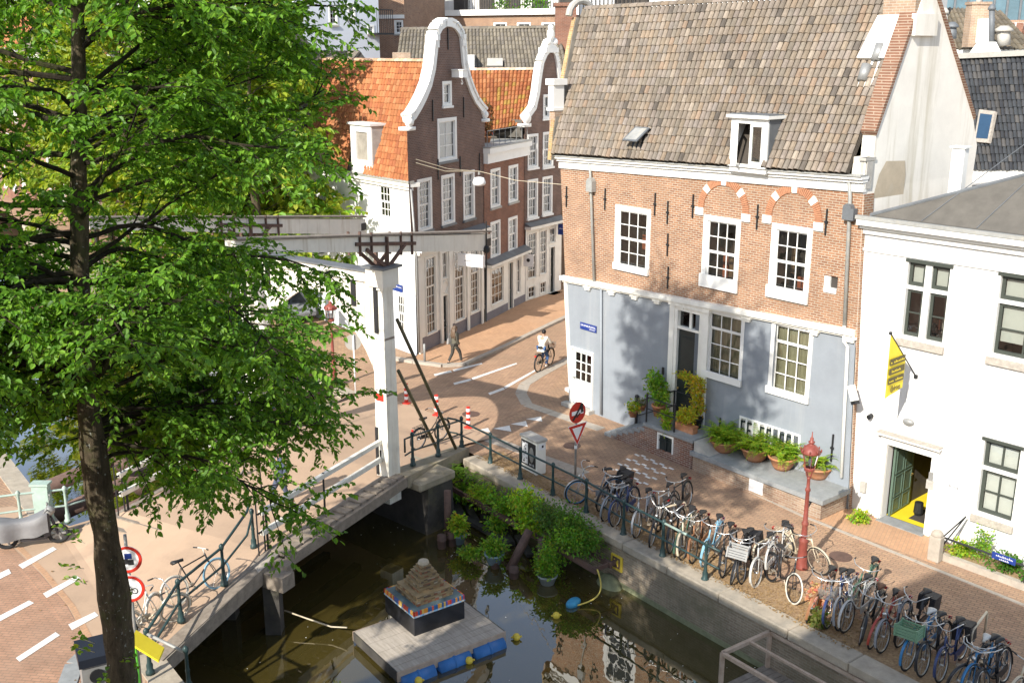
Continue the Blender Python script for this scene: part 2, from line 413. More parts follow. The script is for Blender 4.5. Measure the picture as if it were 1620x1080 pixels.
plain('yellow_paint', (.78, .62, .03), .55, var=.06)
plain('black_iron', (.018, .019, .021), .5, var=.2)
plain('grey_metal', (.30, .30, .29), .5, .3, var=.15, stain=(.2, .18, .15))
plain('zinc', (.36, .36, .34), .6, .2, var=.18, scale=4, stain=(.48, .42, .3), sscale=3)
plain('zinc_dark', (.15, .16, .17), .6, .2, var=.2, scale=2)
plain('stone', (.42, .40, .36), .85, var=.14, scale=6, bump=.25, stain=(.28, .27, .23), sscale=1.5)
plain('stone_sill', (.40, .36, .31), .85, var=.22, scale=9, bump=.3)
plain('bluestone', (.27, .28, .28), .8, var=.15, scale=5, bump=.2, stain=(.2, .2, .18))
plain('roof_under', (.06, .05, .04), .9)
plain('bitumen', (.12, .11, .095), .9, var=.16, scale=2.2, bump=.3, bscale=60, stain=(.18, .165, .14), sscale=.5)
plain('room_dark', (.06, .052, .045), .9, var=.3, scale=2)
plain('room_light', (.30, .27, .23), .9, var=.3, scale=2)
plain('room_wood', (.17, .10, .05), .8, var=.3)
plain('room_red', (.32, .09, .04), .8, var=.3)
plain('curtain_olive', (.36, .33, .22), .9, var=.08)
plain('curtain_pale', (.62, .64, .70), .9, var=.05)
plain('blind_pale', (.62, .62, .58), .9, var=.03)
plain('blind_white', (.80, .79, .76), .9, var=.03)
plain('terracotta', (.44, .19, .09), .8, var=.15, scale=5, stain=(.55, .38, .28), sscale=3)
plain('sign_white', (.80, .80, .80), .4, var=.03)
plain('sign_blue', (.02, .045, .22), .35, var=.08)
plain('sign_text', (.80, .80, .82), .5, var=.02)
plain('sign_red', (.55, .035, .02), .4, var=.08)
plain('sign_black', (.02, .02, .022), .5, var=.1)
plain('flag_yellow', (.86, .68, .05), .7, var=.05)
plain('flag_grey', (.11, .09, .03), .7, var=.1)
glassmat('glass'); glassmat('lamp_glass', (.92, .94, .94), .5)
plain('blue_glass', (.10, .18, .23), .2, .2, var=.3, scale=.6, spec=.8)
brick('brick_orange', (.385, .19, .10), (.25, .112, .063), (.46, .39, .30), ms=.013, bump=.6, dirt=(.30, .19, .125), damt=.6, dscale=.6, var=.3)
brick('brick_brown', (.21, .115, .085), (.15, .088, .07), (.27, .225, .19), bump=.5, dirt=(.11, .075, .062), damt=.5)
brick('brick_red', (.29, .125, .075), (.22, .09, .06), (.32, .24, .19), bump=.5, dirt=(.11, .06, .045), damt=.4)
brick('brick_pale', (.45, .31, .21), (.38, .25, .17), (.5, .44, .36), bump=.4)
brick('brick_yellow', (.46, .33, .14), (.38, .22, .10), (.46, .38, .26), bump=.5, var=.5)
brick('brick_stoop', (.25, .105, .065), (.19, .10, .075), (.42, .37, .31), bump=.6, dirt=(.36, .30, .26), damt=.75, dscale=1.1)
brick('brick_terrace', (.42, .31, .22), (.30, .19, .13), (.46, .40, .33), bump=.5, dirt=(.25, .16, .11), damt=.6, dscale=.8)
brick('brick_verge', (.24, .115, .07), (.20, .095, .06), (.36, .27, .20), bw=.6, bh=.075, ms=.016)
attrmat('tile_brown', var=.22); attrmat('tile_orange', var=.22, extra=(.34, .12, .05)); attrmat('tile_dark', .6, var=.2, spec=.35)
attrmat('mosaic', .6, .15); leafmat('leaf', .48); leafmat('leaf_light', .5)
PALB = [(0.223, 0.180, 0.135), (0.209, 0.177, 0.139), (0.238, 0.195, 0.152), (0.223, 0.188, 0.156), (0.209, 0.180, 0.148), (0.194, 0.161, 0.127), (0.245, 0.188, 0.135), (0.230, 0.191, 0.160), (0.216, 0.173, 0.127), (0.245, 0.202, 0.160), (0.223, 0.191, 0.164), (0.223, 0.180, 0.135), (0.209, 0.177, 0.139), (0.238, 0.195, 0.152), (0.223, 0.188, 0.156), (0.209, 0.180, 0.148), (0.194, 0.161, 0.127), (0.245, 0.188, 0.135), (0.230, 0.191, 0.160), (0.216, 0.173, 0.127), (0.245, 0.202, 0.160), (0.174, 0.143, 0.115), (0.249, 0.181, 0.129), (0.290, 0.242, 0.191), (0.115, 0.098, 0.082), (0.220, 0.181, 0.145)]
PALO = [(0.340, 0.129, 0.051), (0.374, 0.150, 0.061), (0.320, 0.112, 0.044), (0.388, 0.170, 0.075), (0.292, 0.102, 0.044), (0.354, 0.143, 0.058)]
PALG = [(0.194, 0.169, 0.130), (0.166, 0.144, 0.112), (0.216, 0.187, 0.144), (0.180, 0.158, 0.130)]
PALD = [(0.044, 0.048, 0.053), (0.060, 0.062, 0.066), (0.036, 0.038, 0.043), (0.080, 0.076, 0.072)]
def scribble(b, n, w, h):
    """lettering too small to read in the photograph: a row of letter-sized strokes"""
    for k in range(n):
        x = (k-n/2)*w
        if R.random() < .12: continue
        hh = h*R.choice((.6, .6, .85, 1)); b.box(x, -.003, -h/2, x+w*.22, 0, -h/2+hh); b.box(x+w*.22, -.003, -h/2+hh*.4, x+w*.7, 0, -h/2+hh*.4+h*.16); b.box(x+w*.5, -.003, -h/2, x+w*.7, 0, -h/2+hh*.38)
def arch_part(par, s, z, r, w=.24, ang=(0, PI), n=15, y=-.035):
    """voussoir arch: brick ring with white blocks at springers, haunches and crown"""
    b = MB(); ws = []
    for k in range(n):
        a0 = ang[0]+(ang[1]-ang[0])*k/n; a1 = ang[0]+(ang[1]-ang[0])*(k+1)/n
        q = [(s+r*math.cos(a0), z+r*math.sin(a0)), (s+(r+w)*math.cos(a0), z+(r+w)*math.sin(a0)), (s+(r+w)*math.cos(a1), z+(r+w)*math.sin(a1)), (s+r*math.cos(a1), z+r*math.sin(a1))]
        if k in (3, 7, 11): wb = MB(); wb.prism([(q[0][0], q[0][1]), q[1], q[2], q[3]], y-.02, .05); ws.append(wb)
        else:
            for h in range(3):
                f0, f1 = (h+.11)/3, (h+.89)/3
                L = lambda p, u, f: (p[0]+(u[0]-p[0])*f, p[1]+(u[1]-p[1])*f)
                b.prism([L(q[0], q[3], f0), L(q[1], q[2], f0), L(q[1], q[2], f1), L(q[0], q[3], f1)], y, .05)
    for d in (-1, 1):
        x = s+d*(r+w*.62); wb = MB(); ws.append(wb); wb.box(x-w*.7, y-.02, z-.24, x+w*.62, .05, z-.002)
    a = b.build('arch', 'brick_verge_plain', par); [q.build('arch_stone', 'white_paint', a) for q in ws]; return a
plain('brick_verge_plain', (.43, .20, .11), .85, var=.2, scale=8, bump=.2)
# ================================================================== corner brick house
FB = Fac(P(903, 640), P(1342, 805)); LB = FB.L
bh = thing('corner_house', 'orange brick corner house with broad brown tiled roof and blue-grey ground floor', 'house', FB.A, FB.rz)
zb = lambda s: 4.98+.036*s
zc = lambda s: 8.92+.03*s
lB = lambda z: -.085*z
rB = lambda z: LB-.048*z
def grow(q, a=.0): return (q[0]+a, q[1]-a, q[2]+a, q[3]-a)
W1 = FB.q((972, 324), (1027.5, 330), (1030, 434), (974.5, 426)); W2 = FB.q((1112.5, 340), (1171, 345.5), (1169, 461), (1111, 452))
W3 = FB.q((1221, 353), (1285, 360), (1280, 478), (1216, 469)); NI = FB.q((1304, 435), (1326, 438), (1324, 462), (1303, 459))
W4 = FB.q((1119, 487), (1179, 499), (1174, 607), (1114, 596)); W5 = FB.q((1222, 505), (1287, 518), (1281, 635), (1215, 621))
DL = FB.q((903, 547), (940, 557), (939, 650), (903, 638)); DE = FB.q((1068, 483), (1112, 491), (1110, 640), (1067, 628))
VP_ = FB.q((1171, 658), (1268, 686), (1264, 727), (1169, 698)); DE = (DE[0], DE[1], 1.02, DE[3]); DL = (DL[0]+.05, DL[1], .14, DL[3])
mb = MB(); wall(mb, 4.9, 9.35, lB, rB, [grow(W1, .04), grow(W2, .04), grow(W3, .04), NI, grow(W4, .04), grow(W5, .04), DE], cuts=(5.5, 6, 7, 8)); mb.build('brick_wall', 'brick_orange', bh)
mb = MB(); wall(mb, 0, 4.92, lambda z: lB(z)+.01, 6.0, [grow(DL, .03), DE], y=-.02); wall(mb, 0, 5.08, 6.0, 9.2, [grow(W4, .04), grow(VP_, .02)], y=-.02); wall(mb, 0, 5.16, 9.2, lambda z: rB(z)-.01, [grow(W5, .04)], y=-.02); mb.build('painted_wall', 'blue_render', bh)
# side and back walls
mb = MB(); xr = lambda z: LB-.048*min(z, 9.35); pr = [(0, 0), (5.9, 0), (5.9, 9.2)]; top = [(5.95, 10.2), (5.55, 11.0), (2.3, 14.95), (.36, 10.8), (.36, 10.2), (0, 10.2), (0, 9.35)]
mb.face([(xr(z), y, z) for y, z in [(0, 0), (5.9, 0), (5.9, 9.35), (0, 9.35)]]); mb.face([(xr(9.35), y, z) for y, z in [(0, 9.35), (5.9, 9.35)]+top[:-1]])
for k in range(len(top)-1):
    (ya, za), (yb, zb_) = top[k], top[k+1]; mb.face([(xr(za), ya, za), (xr(zb_), yb, zb_), (xr(zb_)-.4, yb, zb_), (xr(za)-.4, ya, za)][::-1])
mb.face([(xr(9.35)-.4, y, z) for y, z in ([(0, 9.35), (5.9, 9.35)]+top[:-1])[::-1]])
mb.build('side_gable_wall', 'old_render', bh)
mb = MB(); xg = xr(9.3)+.006
mb = MB(); pts = [(.12, 8.3), (.6, 8.2), (2.0, 8.4), (2.05, 9.6), (1.95, 10.0), (1.0, 10.05), (.7, 9.7), (.45, 8.95)]
mb.face([(xg+.006, y, z) for y, z in pts]); mb.face([(xg+.001, y, z) for y, z in pts[::-1]]); mb.build('render_patch', 'patch_render', bh)
mb = MB()
mb.face([(lB(z), 0, z) if True else 0 for z in (0, 9.3)]+[(-2.2, 2.3, 14.6), (-2.3, 5.9, 9.3), (-1.6, 5.9, 0)])
mb.face([(rB(0), 5.9, 0), (-1.6, 5.9, 0), (-2.3, 5.9, 9.3), (rB(9.3), 5.9, 9.3)]); mb.build('back_wall', 'brick_yellow', bh)
# brick return beside the white house
mb = MB(); mb.box(LB-.43, .02, 9.36, LB-.40, .3, 10.1); mb.box(LB-.62, -.08, 10.12, LB-.40, .42, 10.2); mb.box(LB-.58, -.02, 9.5, LB-.5, .36, 10.12); mb.build('kneeler', 'stone', bh)
# quoin return
mb = MB(); mb.hexa([(rB(0)+.004, .02, 0), (rB(0)+.03, .02, 0), (rB(0)+.03, .5, 0), (rB(0)+.004, .5, 0)], [(rB(9.3)+.004, .02, 9.2), (rB(9.3)+.03, .02, 9.2), (rB(9.3)+.03, .5, 9.2), (rB(9.3)+.004, .5, 9.2)]); mb.build('brick_return', 'brick_orange', bh)
# cornice, gutter, band
def sband(mb, f0, f1, y0, y1, s0, s1, n=1):
    mb.hexa([(s0, y0, f0(s0)), (s1, y0, f0(s1)), (s1, y1, f0(s1)), (s0, y1, f0(s0))], [(s0, y0, f1(s0)), (s1, y0, f1(s1)), (s1, y1, f1(s1)), (s0, y1, f1(s0))])
mb = MB(); sband(mb, zc, lambda s: zc(s)+.26, -.07, .1, -.78, rB(9)+.02); sband(mb, lambda s: zc(s)+.262, lambda s: zc(s)+.35, -.16, .1, -.82, rB(9)+.04); sband(mb, lambda s: zc(s)+.352, lambda s: zc(s)+.43, -.25, .1, -.86, rB(9)+.06); mb.build('cornice', 'white_paint', bh)
mb = MB(); sband(mb, lambda s: zc(s)+.432, lambda s: zc(s)+.475, -.30, .05, -.88, rB(9)+.06); mb.build('gutter', 'zinc', bh)
mb = MB(); sband(mb, lambda s: zb(s)-.16, lambda s: zb(s)+.0, -.20, .02, -.52, rB(5)-.05); sband(mb, lambda s: zb(s)-.23, lambda s: zb(s)-.162, -.12, .02, -.46, rB(5)-.05); mb.build('stone_band', 'cream_paint', bh)
for (x, y) in ((932, 452), (970, 460), (1006, 467), (1042, 474), (1080, 481), (1184, 505), (1291, 520), (1348, 529)):
    s = FB.px(x, y)[0]; z = zb(s)-.235; mb = MB(); mb.box(s-.17, -.15, z-.05, s+.17, .0, z); mb.box(s-.12, -.11, z-.14, s+.12, .0, z-.052); mb.build('corbel', 'cream_paint', bh)
mb = MB(); mb.box(.0, -.07, 0, .16, -.005, 4.6, T=Matrix.Shear('XY', 4, (0, 0)) if False else None); mb = MB(); mb.hexa([(-.02, -.06, .1), (.14, -.06, .1), (.14, -.02, .1), (-.02, -.02, .1)], [(lB(4.75)-.03, -.06, 4.75), (lB(4.75)+.13, -.06, 4.75), (lB(4.75)+.13, -.02, 4.75), (lB(4.75)-.03, -.02, 4.75)]); mb.build('corner_pilaster', 'cream_paint', bh)
# windows
window(bh, W1, 3, 4, fw=.17, sillh=.02, sill=None, curtain=None, split=.5, rec=.06); mb = MB(); mb.box(W1[0]+.0, -.1, W1[2]-.02, W1[1], -.035, W1[2]+.22); mb.build('sill_panel', 'white_paint', bh)
window(bh, W2, 3, 4, fw=.17, sill=None, rec=.08); mb = MB(); mb.box(W2[0]-.03, -.1, W2[2]-.03, W2[1]+.03, -.035, W2[2]+.38); mb.build('sill_panel', 'white_paint', bh)
window(bh, W3, 3, 4, fw=.17, sill=None, rec=.08); mb = MB(); mb.box(W3[0]-.03, -.1, W3[2]-.03, W3[1]+.03, -.035, W3[2]+.34); mb.build('sill_panel', 'white_paint', bh)
window(bh, W4, 3, 4, fw=.13, sill=None, curtain=('curtain_olive', 1), split=.75, rec=.08); window(bh, W5, 3, 4, fw=.14, sill=None, curtain=('curtain_olive', 1), split=.75, rec=.08)
for w_ in (W4, W5): mb = MB(); mb.box(w_[0]-.03, -.11, w_[2]-.02, w_[1]+.03, -.04, w_[2]+.2); mb.build('sill_panel', 'white_paint', bh)
for w_ in (W2, W3): arch_part(bh, (w_[0]+w_[1])/2, w_[3]+.2, (w_[1]-w_[0])/2+.04)
mb = MB(); mb.box(NI[0], .1, NI[2], NI[1], .12, NI[3]); mb.box(NI[0]+.02, -.03, NI[2]-.05, NI[1]-.02, .1, NI[2]+.1); mb.box(NI[0]+.01, -.01, NI[2]+.1, NI[0]+.2, .1, NI[3]-.02); nio = mb.build('niche', 'white_paint', bh); mb = MB(); mb.box(NI[0]+.2, .06, NI[2]+.1, NI[1]-.02, .09, NI[3]-.02); mb.build('pane', 'room_dark', nio)
anchors(bh, [FB.px(*p) for p in ((897, 311), (958, 315), (1037, 323), (1057, 336), (1057, 387), (1057.5, 439), (1097, 326), (1199, 343), (1308, 351))])
anchors(bh, [FB.px(*p, -.04) for p in ((1139, 680), (1317, 708))], L=.85, y=-.03)
# ground floor: left white door, entrance, vent panel
def door(par, r, mat, frame, fw=.1, glass=None, y=0., panels=True, top=None, nm='door', knob='grey_metal'):
    s0, s1, z0, z1 = r; f = MB()
    f.box(s0, y-.05, z0, s0+fw, y+.2, z1); f.box(s1-fw, y-.05, z0, s1, y+.2, z1); f.box(s0+fw, y-.05, z1-fw, s1-fw, y+.2, z1)
    zt = z1-fw
    if top: zt = z1-fw-top; f.box(s0+fw, y-.03, zt-.08, s1-fw, y+.2, zt)
    fo = f.build(nm+'_frame', frame, par)
    if top:
        g = MB(); g.box(s0+fw, y+.1, zt, s1-fw, y+.11, z1-fw); g.build('pane', 'glass', fo)
        g = MB(); g.box(s0+fw, y+.5, zt, s1-fw, y+.52, z1-fw); g.build('room', 'room_dark', fo)
        g = MB(); m_ = (s0+s1)/2; g.box(m_-.05, y+.06, zt, m_+.05, y+.14, z1-fw); g.build('mullion', frame, fo); zt -= .08
    d = MB(); a0, a1 = s0+fw, s1-fw; ym = y+.06; t = .12
    if glass:
        zg = z0+(zt-z0)*glass[2]; d.box(a0, ym, z0, a1, ym+.05, zg); d.box(a0, ym, zg, a0+t, ym+.05, zt); d.box(a1-t, ym, zg, a1, ym+.05, zt); d.box(a0+t, ym, zt-t, a1-t, ym+.05, zt)
        for k in range(1, glass[0]): x = a0+t+(a1-a0-2*t)*k/glass[0]; d.box(x-.015, ym+.005, zg, x+.015, ym+.045, zt-t)
        for k in range(1, glass[1]): z = zg+(zt-t-zg)*k/glass[1]; d.box(a0+t, ym+.008, z-.015, a1-t, ym+.042, z+.015)
        d.box(a0+t, ym-.012, z0+.18, a1-t, ym-.001, zg-.12)
    else:
        d.box(a0, ym, z0, a1, ym+.05, zt)
        if panels:
            for (u, v) in ((.06, .2), (.25, .3), (.36, .42), (.5, .92)):
                za, zb2 = z0+(zt-z0)*u, z0+(zt-z0)*v
                d.box(a0+.14, ym-.03, za, a1-.14, ym-.001, zb2); d.box(a0+.2, ym-.045, za+.05, a1-.2, ym-.031, zb2-.05)
    do = d.build(nm, mat, par)
    if glass:
        g = MB(); g.box(a0+t, ym+.02, zg, a1-t, ym+.03, zt-t); g.build('pane', 'glass', do)
        g = MB(); g.box(a0+t, ym+.4, zg, a1-t, ym+.42, zt-t); g.build('room', 'room_dark', do)
    h = MB(); h.ball((a0+.1, ym-.06, z0+1.02), .045, 8); h.build('handle', knob, do); return do
plain('brass', (.55, .38, .12), .35, .8, var=.1)
door(bh, DL, 'white_paint', 'white_paint', .06, glass=(3, 3, .45), y=-.04, nm='side_door')
mb = MB(); mb.box(DL[0]-.22, -.32, 0, DL[1]+.1, -.03, .14); mb.build('doorstep', 'stone', bh)
door(bh, DE, 'dark_door', 'cream_paint', .13, y=-.03, top=.55, nm='front_door', knob='brass')
mb = MB(); mb.box(DE[0]-.22, -.1, 1.02, DE[0]-.004, -.024, DE[3]+.0); mb.box(DE[1]+.004, -.1, 1.02, DE[1]+.26, -.024, DE[3]); mb.box(DE[0]-.26, -.14, DE[3]+.002, DE[1]+.3, -.024, DE[3]+.2); mb.build('door_casing', 'cream_paint', bh)
mb = MB(); z0, z1 = VP_[2], VP_[3]; n = 9; mb.box(VP_[0], .04, z0, VP_[1], .06, z1)
for k in range(n+1): x = VP_[0]+(VP_[1]-VP_[0]-.06)*k/n; mb.box(x, -.045, z0+.06, x+.07, .038, z1-.06)
mb.box(VP_[0], -.05, z1-.06, VP_[1], .038, z1); mb.box(VP_[0], -.05, z0, VP_[1], .038, z0+.06); vo = mb.build('vent_panel', 'white_paint', bh)
for k in range(n):
    x = VP_[0]+(VP_[1]-VP_[0]-.06)*(k+.28)/n
    if k % 3 != 2:
        mb = MB()
        for (u0, u1, h0, h1) in ((0, .04, .15, .85), (.04, .17, .78, .85), (.04, .13, .5, .57)): mb.box(x+u0, -.052, z0+(z1-z0)*h0, x+u1, -.03, z0+(z1-z0)*h1)
        mb.build('vent_slot', 'dark_door', vo)
mb = MB(); mb.box(DE[0]-.5, -.06, 2.35, DE[0]-.42, -.022, 2.6); mb.build('doorbell', 'black_iron', bh)
# street name plate
q = FB.q((918, 510), (944, 515), (943, 526), (918, 520), -.05); mb = MB(); mb.box(q[0], -.06, q[2], q[1], -.04, q[3]); so = mb.build('street_name_plate', 'sign_blue', bh)
lettering('GROENBURGWAL', (q[1]-q[0])*.118, 'sign_text', so, ((q[0]+q[1])/2, -.064, q[2]+(q[3]-q[2])*.62), sx=.95)
lettering('CENTRUM', (q[1]-q[0])*.075, 'sign_text', so, (q[1]-(q[1]-q[0])*.25, -.064, q[2]+(q[3]-q[2])*.26))
# downpipes with boxes
def pipe(par, pts, r, mat, name='downpipe'): b = MB(); b.tube(pts, r, 8); return b.build(name, mat, par, True)
def dp(x, y, o=-.09): s, z = FB.px(x, y, o); return (s, o, z)
pipe(bh, [dp(931, 252), dp(934, 275), dp(940, 450)], .05, 'zinc'); pipe(bh, [dp(951, 452), dp(951, 655)], .05, 'sign_blue_pipe' if False else 'pale_pipe' if False else 'blue_render')
s, _, z = dp(935, 292, -.1); mb = MB(); mb.box(s-.14, -.22, z-.25, s+.16, -.01, z+.12); mb.lathe([(.14, 0), (.14, .2)], 10, (s, -.01, z+.1), T=Matrix.Rotation(PI/2, 4, 'X')); mb.build('rainwater_box', 'zinc', bh)
pipe(bh, [dp(1343, 285), dp(1345, 310), dp(1336, 515)], .055, 'zinc'); pipe(bh, [dp(1336, 515), dp(1335, 540), dp(1341, 548), dp(1331, 755)], .05, 'white_paint')
s, _, z = dp(1344, 335, -.1); mb = MB(); mb.box(s-.15, -.22, z-.22, s+.2, -.01, z+.1); mb.lathe([(.13, 0), (.13, .2)], 10, (s-.03, -.01, z+.1), T=Matrix.Rotation(PI/2, 4, 'X')); mb.build('rainwater_box', 'zinc_dark', bh)
# roof
ze = lambda s: zc(s)+.56
tl, tr_ = -.88, rB(9)-.39
tiles(bh, 'roof', (tl, -.34, ze(tl)), (tr_, -.34, ze(tr_)), (-2.15, 2.25, 14.45), (11.24, 2.25, 14.55), 64, 19, PALB, 'tile_brown', sag=.022, skip=[(.668, .772, .0, .27)], depth=.12)
ridge(bh, (-2.0, 2.3, 14.5), (11.0, 2.3, 14.6), 34, PALB+[(.45, .3, .06)], r=.14)
mb = MB(); mb.hexa([(-2.2, 2.4, 14.3), (11.3, 2.4, 14.4), (11.3, 5.9, 9.3), (-1.2, 5.9, 9.3)], [(-2.2, 2.4, 14.45), (11.3, 2.4, 14.55), (11.3, 6, 9.45), (-1.2, 6, 9.45)]); mb.build('roof_back', 'bitumen', bh)
# verge: brick on edge
mb = MB(); mb.hexa([(11.28, .34, 10.78), (11.76, .34, 10.78), (11.76, 1.78, 13.9), (11.28, 1.78, 13.9)], [(11.28, .26, 10.9), (11.76, .26, 10.9), (11.76, 1.7, 14.02), (11.28, 1.7, 14.02)]); mb.hexa([(11.28, 2.75, 14.42), (11.76, 2.75, 14.42), (11.76, 5.55, 11.0), (11.28, 5.55, 11.0)], [(11.28, 2.8, 14.54), (11.76, 2.8, 14.54), (11.76, 5.6, 11.12), (11.28, 5.6, 11.12)]); mb.build('verge_coping', 'brick_verge', bh)
mb = MB(); mb.box(10.72, 1.75, 13.4, 11.70, 3.0, 16.4); mb.box(10.68, 1.71, 16.4, 11.74, 3.04, 16.55); mb.build('chimney', 'brick_red_light' if False else 'brick_pale', bh)
mb = MB(); mb.hexa([(10.42, 1.24, 12.76), (11.27, 1.24, 12.76), (11.27, 1.8, 13.9), (10.6, 1.8, 13.9)], [(10.42, 1.12, 12.82), (11.27, 1.12, 12.82), (11.27, 1.7, 13.96), (10.6, 1.7, 13.96)]); mb.build('chimney_flashing', 'white_paint', bh)
mb = MB(); mb.box(11.70, 1.62, 13.4, 11.84, 2.75, 13.98); mb.build('chimney_shoulder', 'old_render', bh)
for (x, y) in ((1403, 86), (1390, 118)):
    s, z = FB.px(x, y, 1.35); s -= .22; v = (z-9.6)/5; yy = -.3+2.55*v; up = Vector((0, .455, .89)); b = MB(); nn = Vector((0, -.89, .455)); p = Vector((s, yy, z))
    b.tube([p+nn*.10-up*.24, p+nn*.14+up*.22], .15, 12); vo = b.build('roof_vent', 'grey_metal', bh, True); b = MB(); T = Matrix.Translation(p) @ Matrix((( 1, 0, 0, 0), (0, up.y, nn.y, 0), (0, up.z, nn.z, 0), (0, 0, 0, 1))); b.box(-.2, -.42, .05, .32, .3, .075, T=T); b.build('flashing', 'white_paint', vo)
# skylight, hinged open
b = MB(); s, z = FB.px(1019, 222, .15); p = Vector((s, -.3+2.55*(z-9.5)/5, z)); T = Matrix.Translation(p) @ Matrix(((1, 0, 0, 0), (0, .455, -.89, 0), (0, .89, .455, 0), (0, 0, 0, 1)))
b.box(-.3, -.34, .04, .3, .4, .12, T=T); so = b.build('skylight', 'black_iron', bh)
b = MB(); T2 = T @ Matrix.Translation((0, .38, .14)) @ Matrix.Rotation(-.5, 4, 'X'); b.box(-.33, -.72, 0, .33, 0, .04, T=T2); b.build('skylight_sash', 'zinc_dark', so)
b = MB(); b.box(-.26, -.66, .041, .26, -.06, .05, T=T2); b.build('pane', 'glass_flat' if False else 'zinc', so)
b = MB(); b.box(-.34, -.62, .03, .5, -.36, .07, T=T); b.build('mortar_patch', 'old_render', so)
# dormer
D = FB.q((1161, 184), (1222, 190), (1215, 261), (1160, 258), -.18); d0, d1, dz0, dz1 = D; dz0 = 9.5
b = MB(); wall(b, dz0, dz1, d0, d1, [(d0+.16, d1-.16, dz0+.24, dz1-.16)], y=-.32, dep=.1)
for k in (0, 1):
    x = (d0, d1)[k]; q = [(x, -.32, dz0), (x, -.2, dz0), (x, .6, dz1), (x, -.32, dz1)]; b.face(q if k else q[::-1])
do = b.build('dormer', 'white_paint', bh); b = MB(); b.box(d0-.1, -.46, dz1, d1+.1, .8, dz1+.09); b.build('dormer_roof', 'white_paint', do); b = MB(); b.box(d0-.04, -.38, dz1+.092, d1+.04, .82, dz1+.12); b.build('dormer_cover', 'zinc_dark', do)
b = MB(); b.hexa([(d1+.002, -.27, dz0+.02), (d1+.03, -.27, dz0+.02), (d1+.03, -.14, dz0+.02), (d1+.002, -.14, dz0+.02)], [(d1+.002, -.27, dz1-.02), (d1+.03, -.27, dz1-.02), (d1+.03, .62, dz1-.02), (d1+.002, .62, dz1-.02)]); b.build('dormer_cheek', 'zinc_dark', do)
b = MB(); m_ = (d0+d1)/2; z0, z1 = dz0+.24, dz1-.16
for (x0, x1) in ((m_+.02, d1-.16),): b.box(x0, -.3, z0, x0+.08, -.25, z1); b.box(x1-.08, -.3, z0, x1, -.25, z1); b.box(x0+.08, -.3, z1-.08, x1-.08, -.25, z1); b.box(x0+.08, -.3, z0, x1-.08, -.25, z0+.09)
b.box(d0+.16, -.3, z0, d0+.2, -.25, z1); T = Matrix.Translation((d0+.2, -.32, 0)) @ Matrix.Rotation(-.8, 4, 'Z'); b.box(0, -.02, z0, .42, .02, z0+.08, T=T); b.box(0, -.02, z1-.08, .42, .02, z1, T=T); b.box(0, -.02, z0+.08, .07, .02, z1-.08, T=T); b.box(.35, -.02, z0+.08, .42, .02, z1-.08, T=T)
b.build('casement', 'white_paint', do); b = MB(); b.box(m_+.09, -.28, z0+.08, d1-.23, -.27, z1-.07); b.build('pane', 'glass', do); b = MB(); b.box(d0+.16, .3, z0, d1-.16, .32, z1); b.build('room', 'room_light', do); b = MB(); b.box(d0-.02, -.4, dz0+.16, d1+.02, -.323, dz0+.2); b.build('sill', 'white_paint', do)
# street-side parapet along the left verge
pp = [(-.86, -.12, 9.3), (-.98, .05, 10.2), (-1.15, .35, 11.0), (-1.35, .75, 11.7), (-1.62, 1.25, 12.6), (-1.98, 1.8, 13.6), (-2.2, 2.2, 14.3)]
b = MB(); b2 = MB()
for (a, c) in zip(pp[:-1], pp[1:]):
    b.hexa([(a[0]-.14, a[1]-.3, a[2]-.1), (a[0]+.04, a[1]-.3, a[2]-.1), (a[0]+.04, a[1]+.7, a[2]-.1), (a[0]-.14, a[1]+.7, a[2]-.1)], [(c[0]-.14, c[1]-.3, c[2]-.1), (c[0]+.04, c[1]-.3, c[2]-.1), (c[0]+.04, c[1]+.7, c[2]-.1), (c[0]-.14, c[1]+.7, c[2]-.1)])
    b2.hexa([(a[0]+.042, a[1]-.27, a[2]-.1), (a[0]+.07, a[1]-.27, a[2]-.1), (a[0]+.07, a[1]+.7, a[2]-.1), (a[0]+.042, a[1]+.7, a[2]-.1)], [(c[0]+.042, c[1]-.27, c[2]-.1), (c[0]+.07, c[1]-.27, c[2]-.1), (c[0]+.07, c[1]+.7, c[2]-.1), (c[0]+.042, c[1]+.7, c[2]-.1)])
po = b.build('parapet', 'brick_yellow', bh); b2.build('parapet_flashing', 'dark_render', po)
b = MB(); b.tube([(-2.28+.0, 2.3+.62*math.cos(t), 14.25+.55*math.sin(t)) for t in [PI*k/8 for k in range(9)]], .13, 8); b.build('parapet_arch', 'stone', po)
b = MB(); s, z = FB.px(877, 130, .1); b.box(s-.2, -.15, z-.1, s+.26, .5, z+.12); b.box(s-.1, -.1, z-.9, s+.2, .4, z-.1); b.box(s-.16, -.14, z-1.0, s+.24, .46, z-.9); b.build('parapet_pier', 'white_paint', po); b = MB(); b.box(s-.06, -.06, 9.2, s+.22, .4, z-1.0); b.build('parapet_base', 'brick_pale', po)
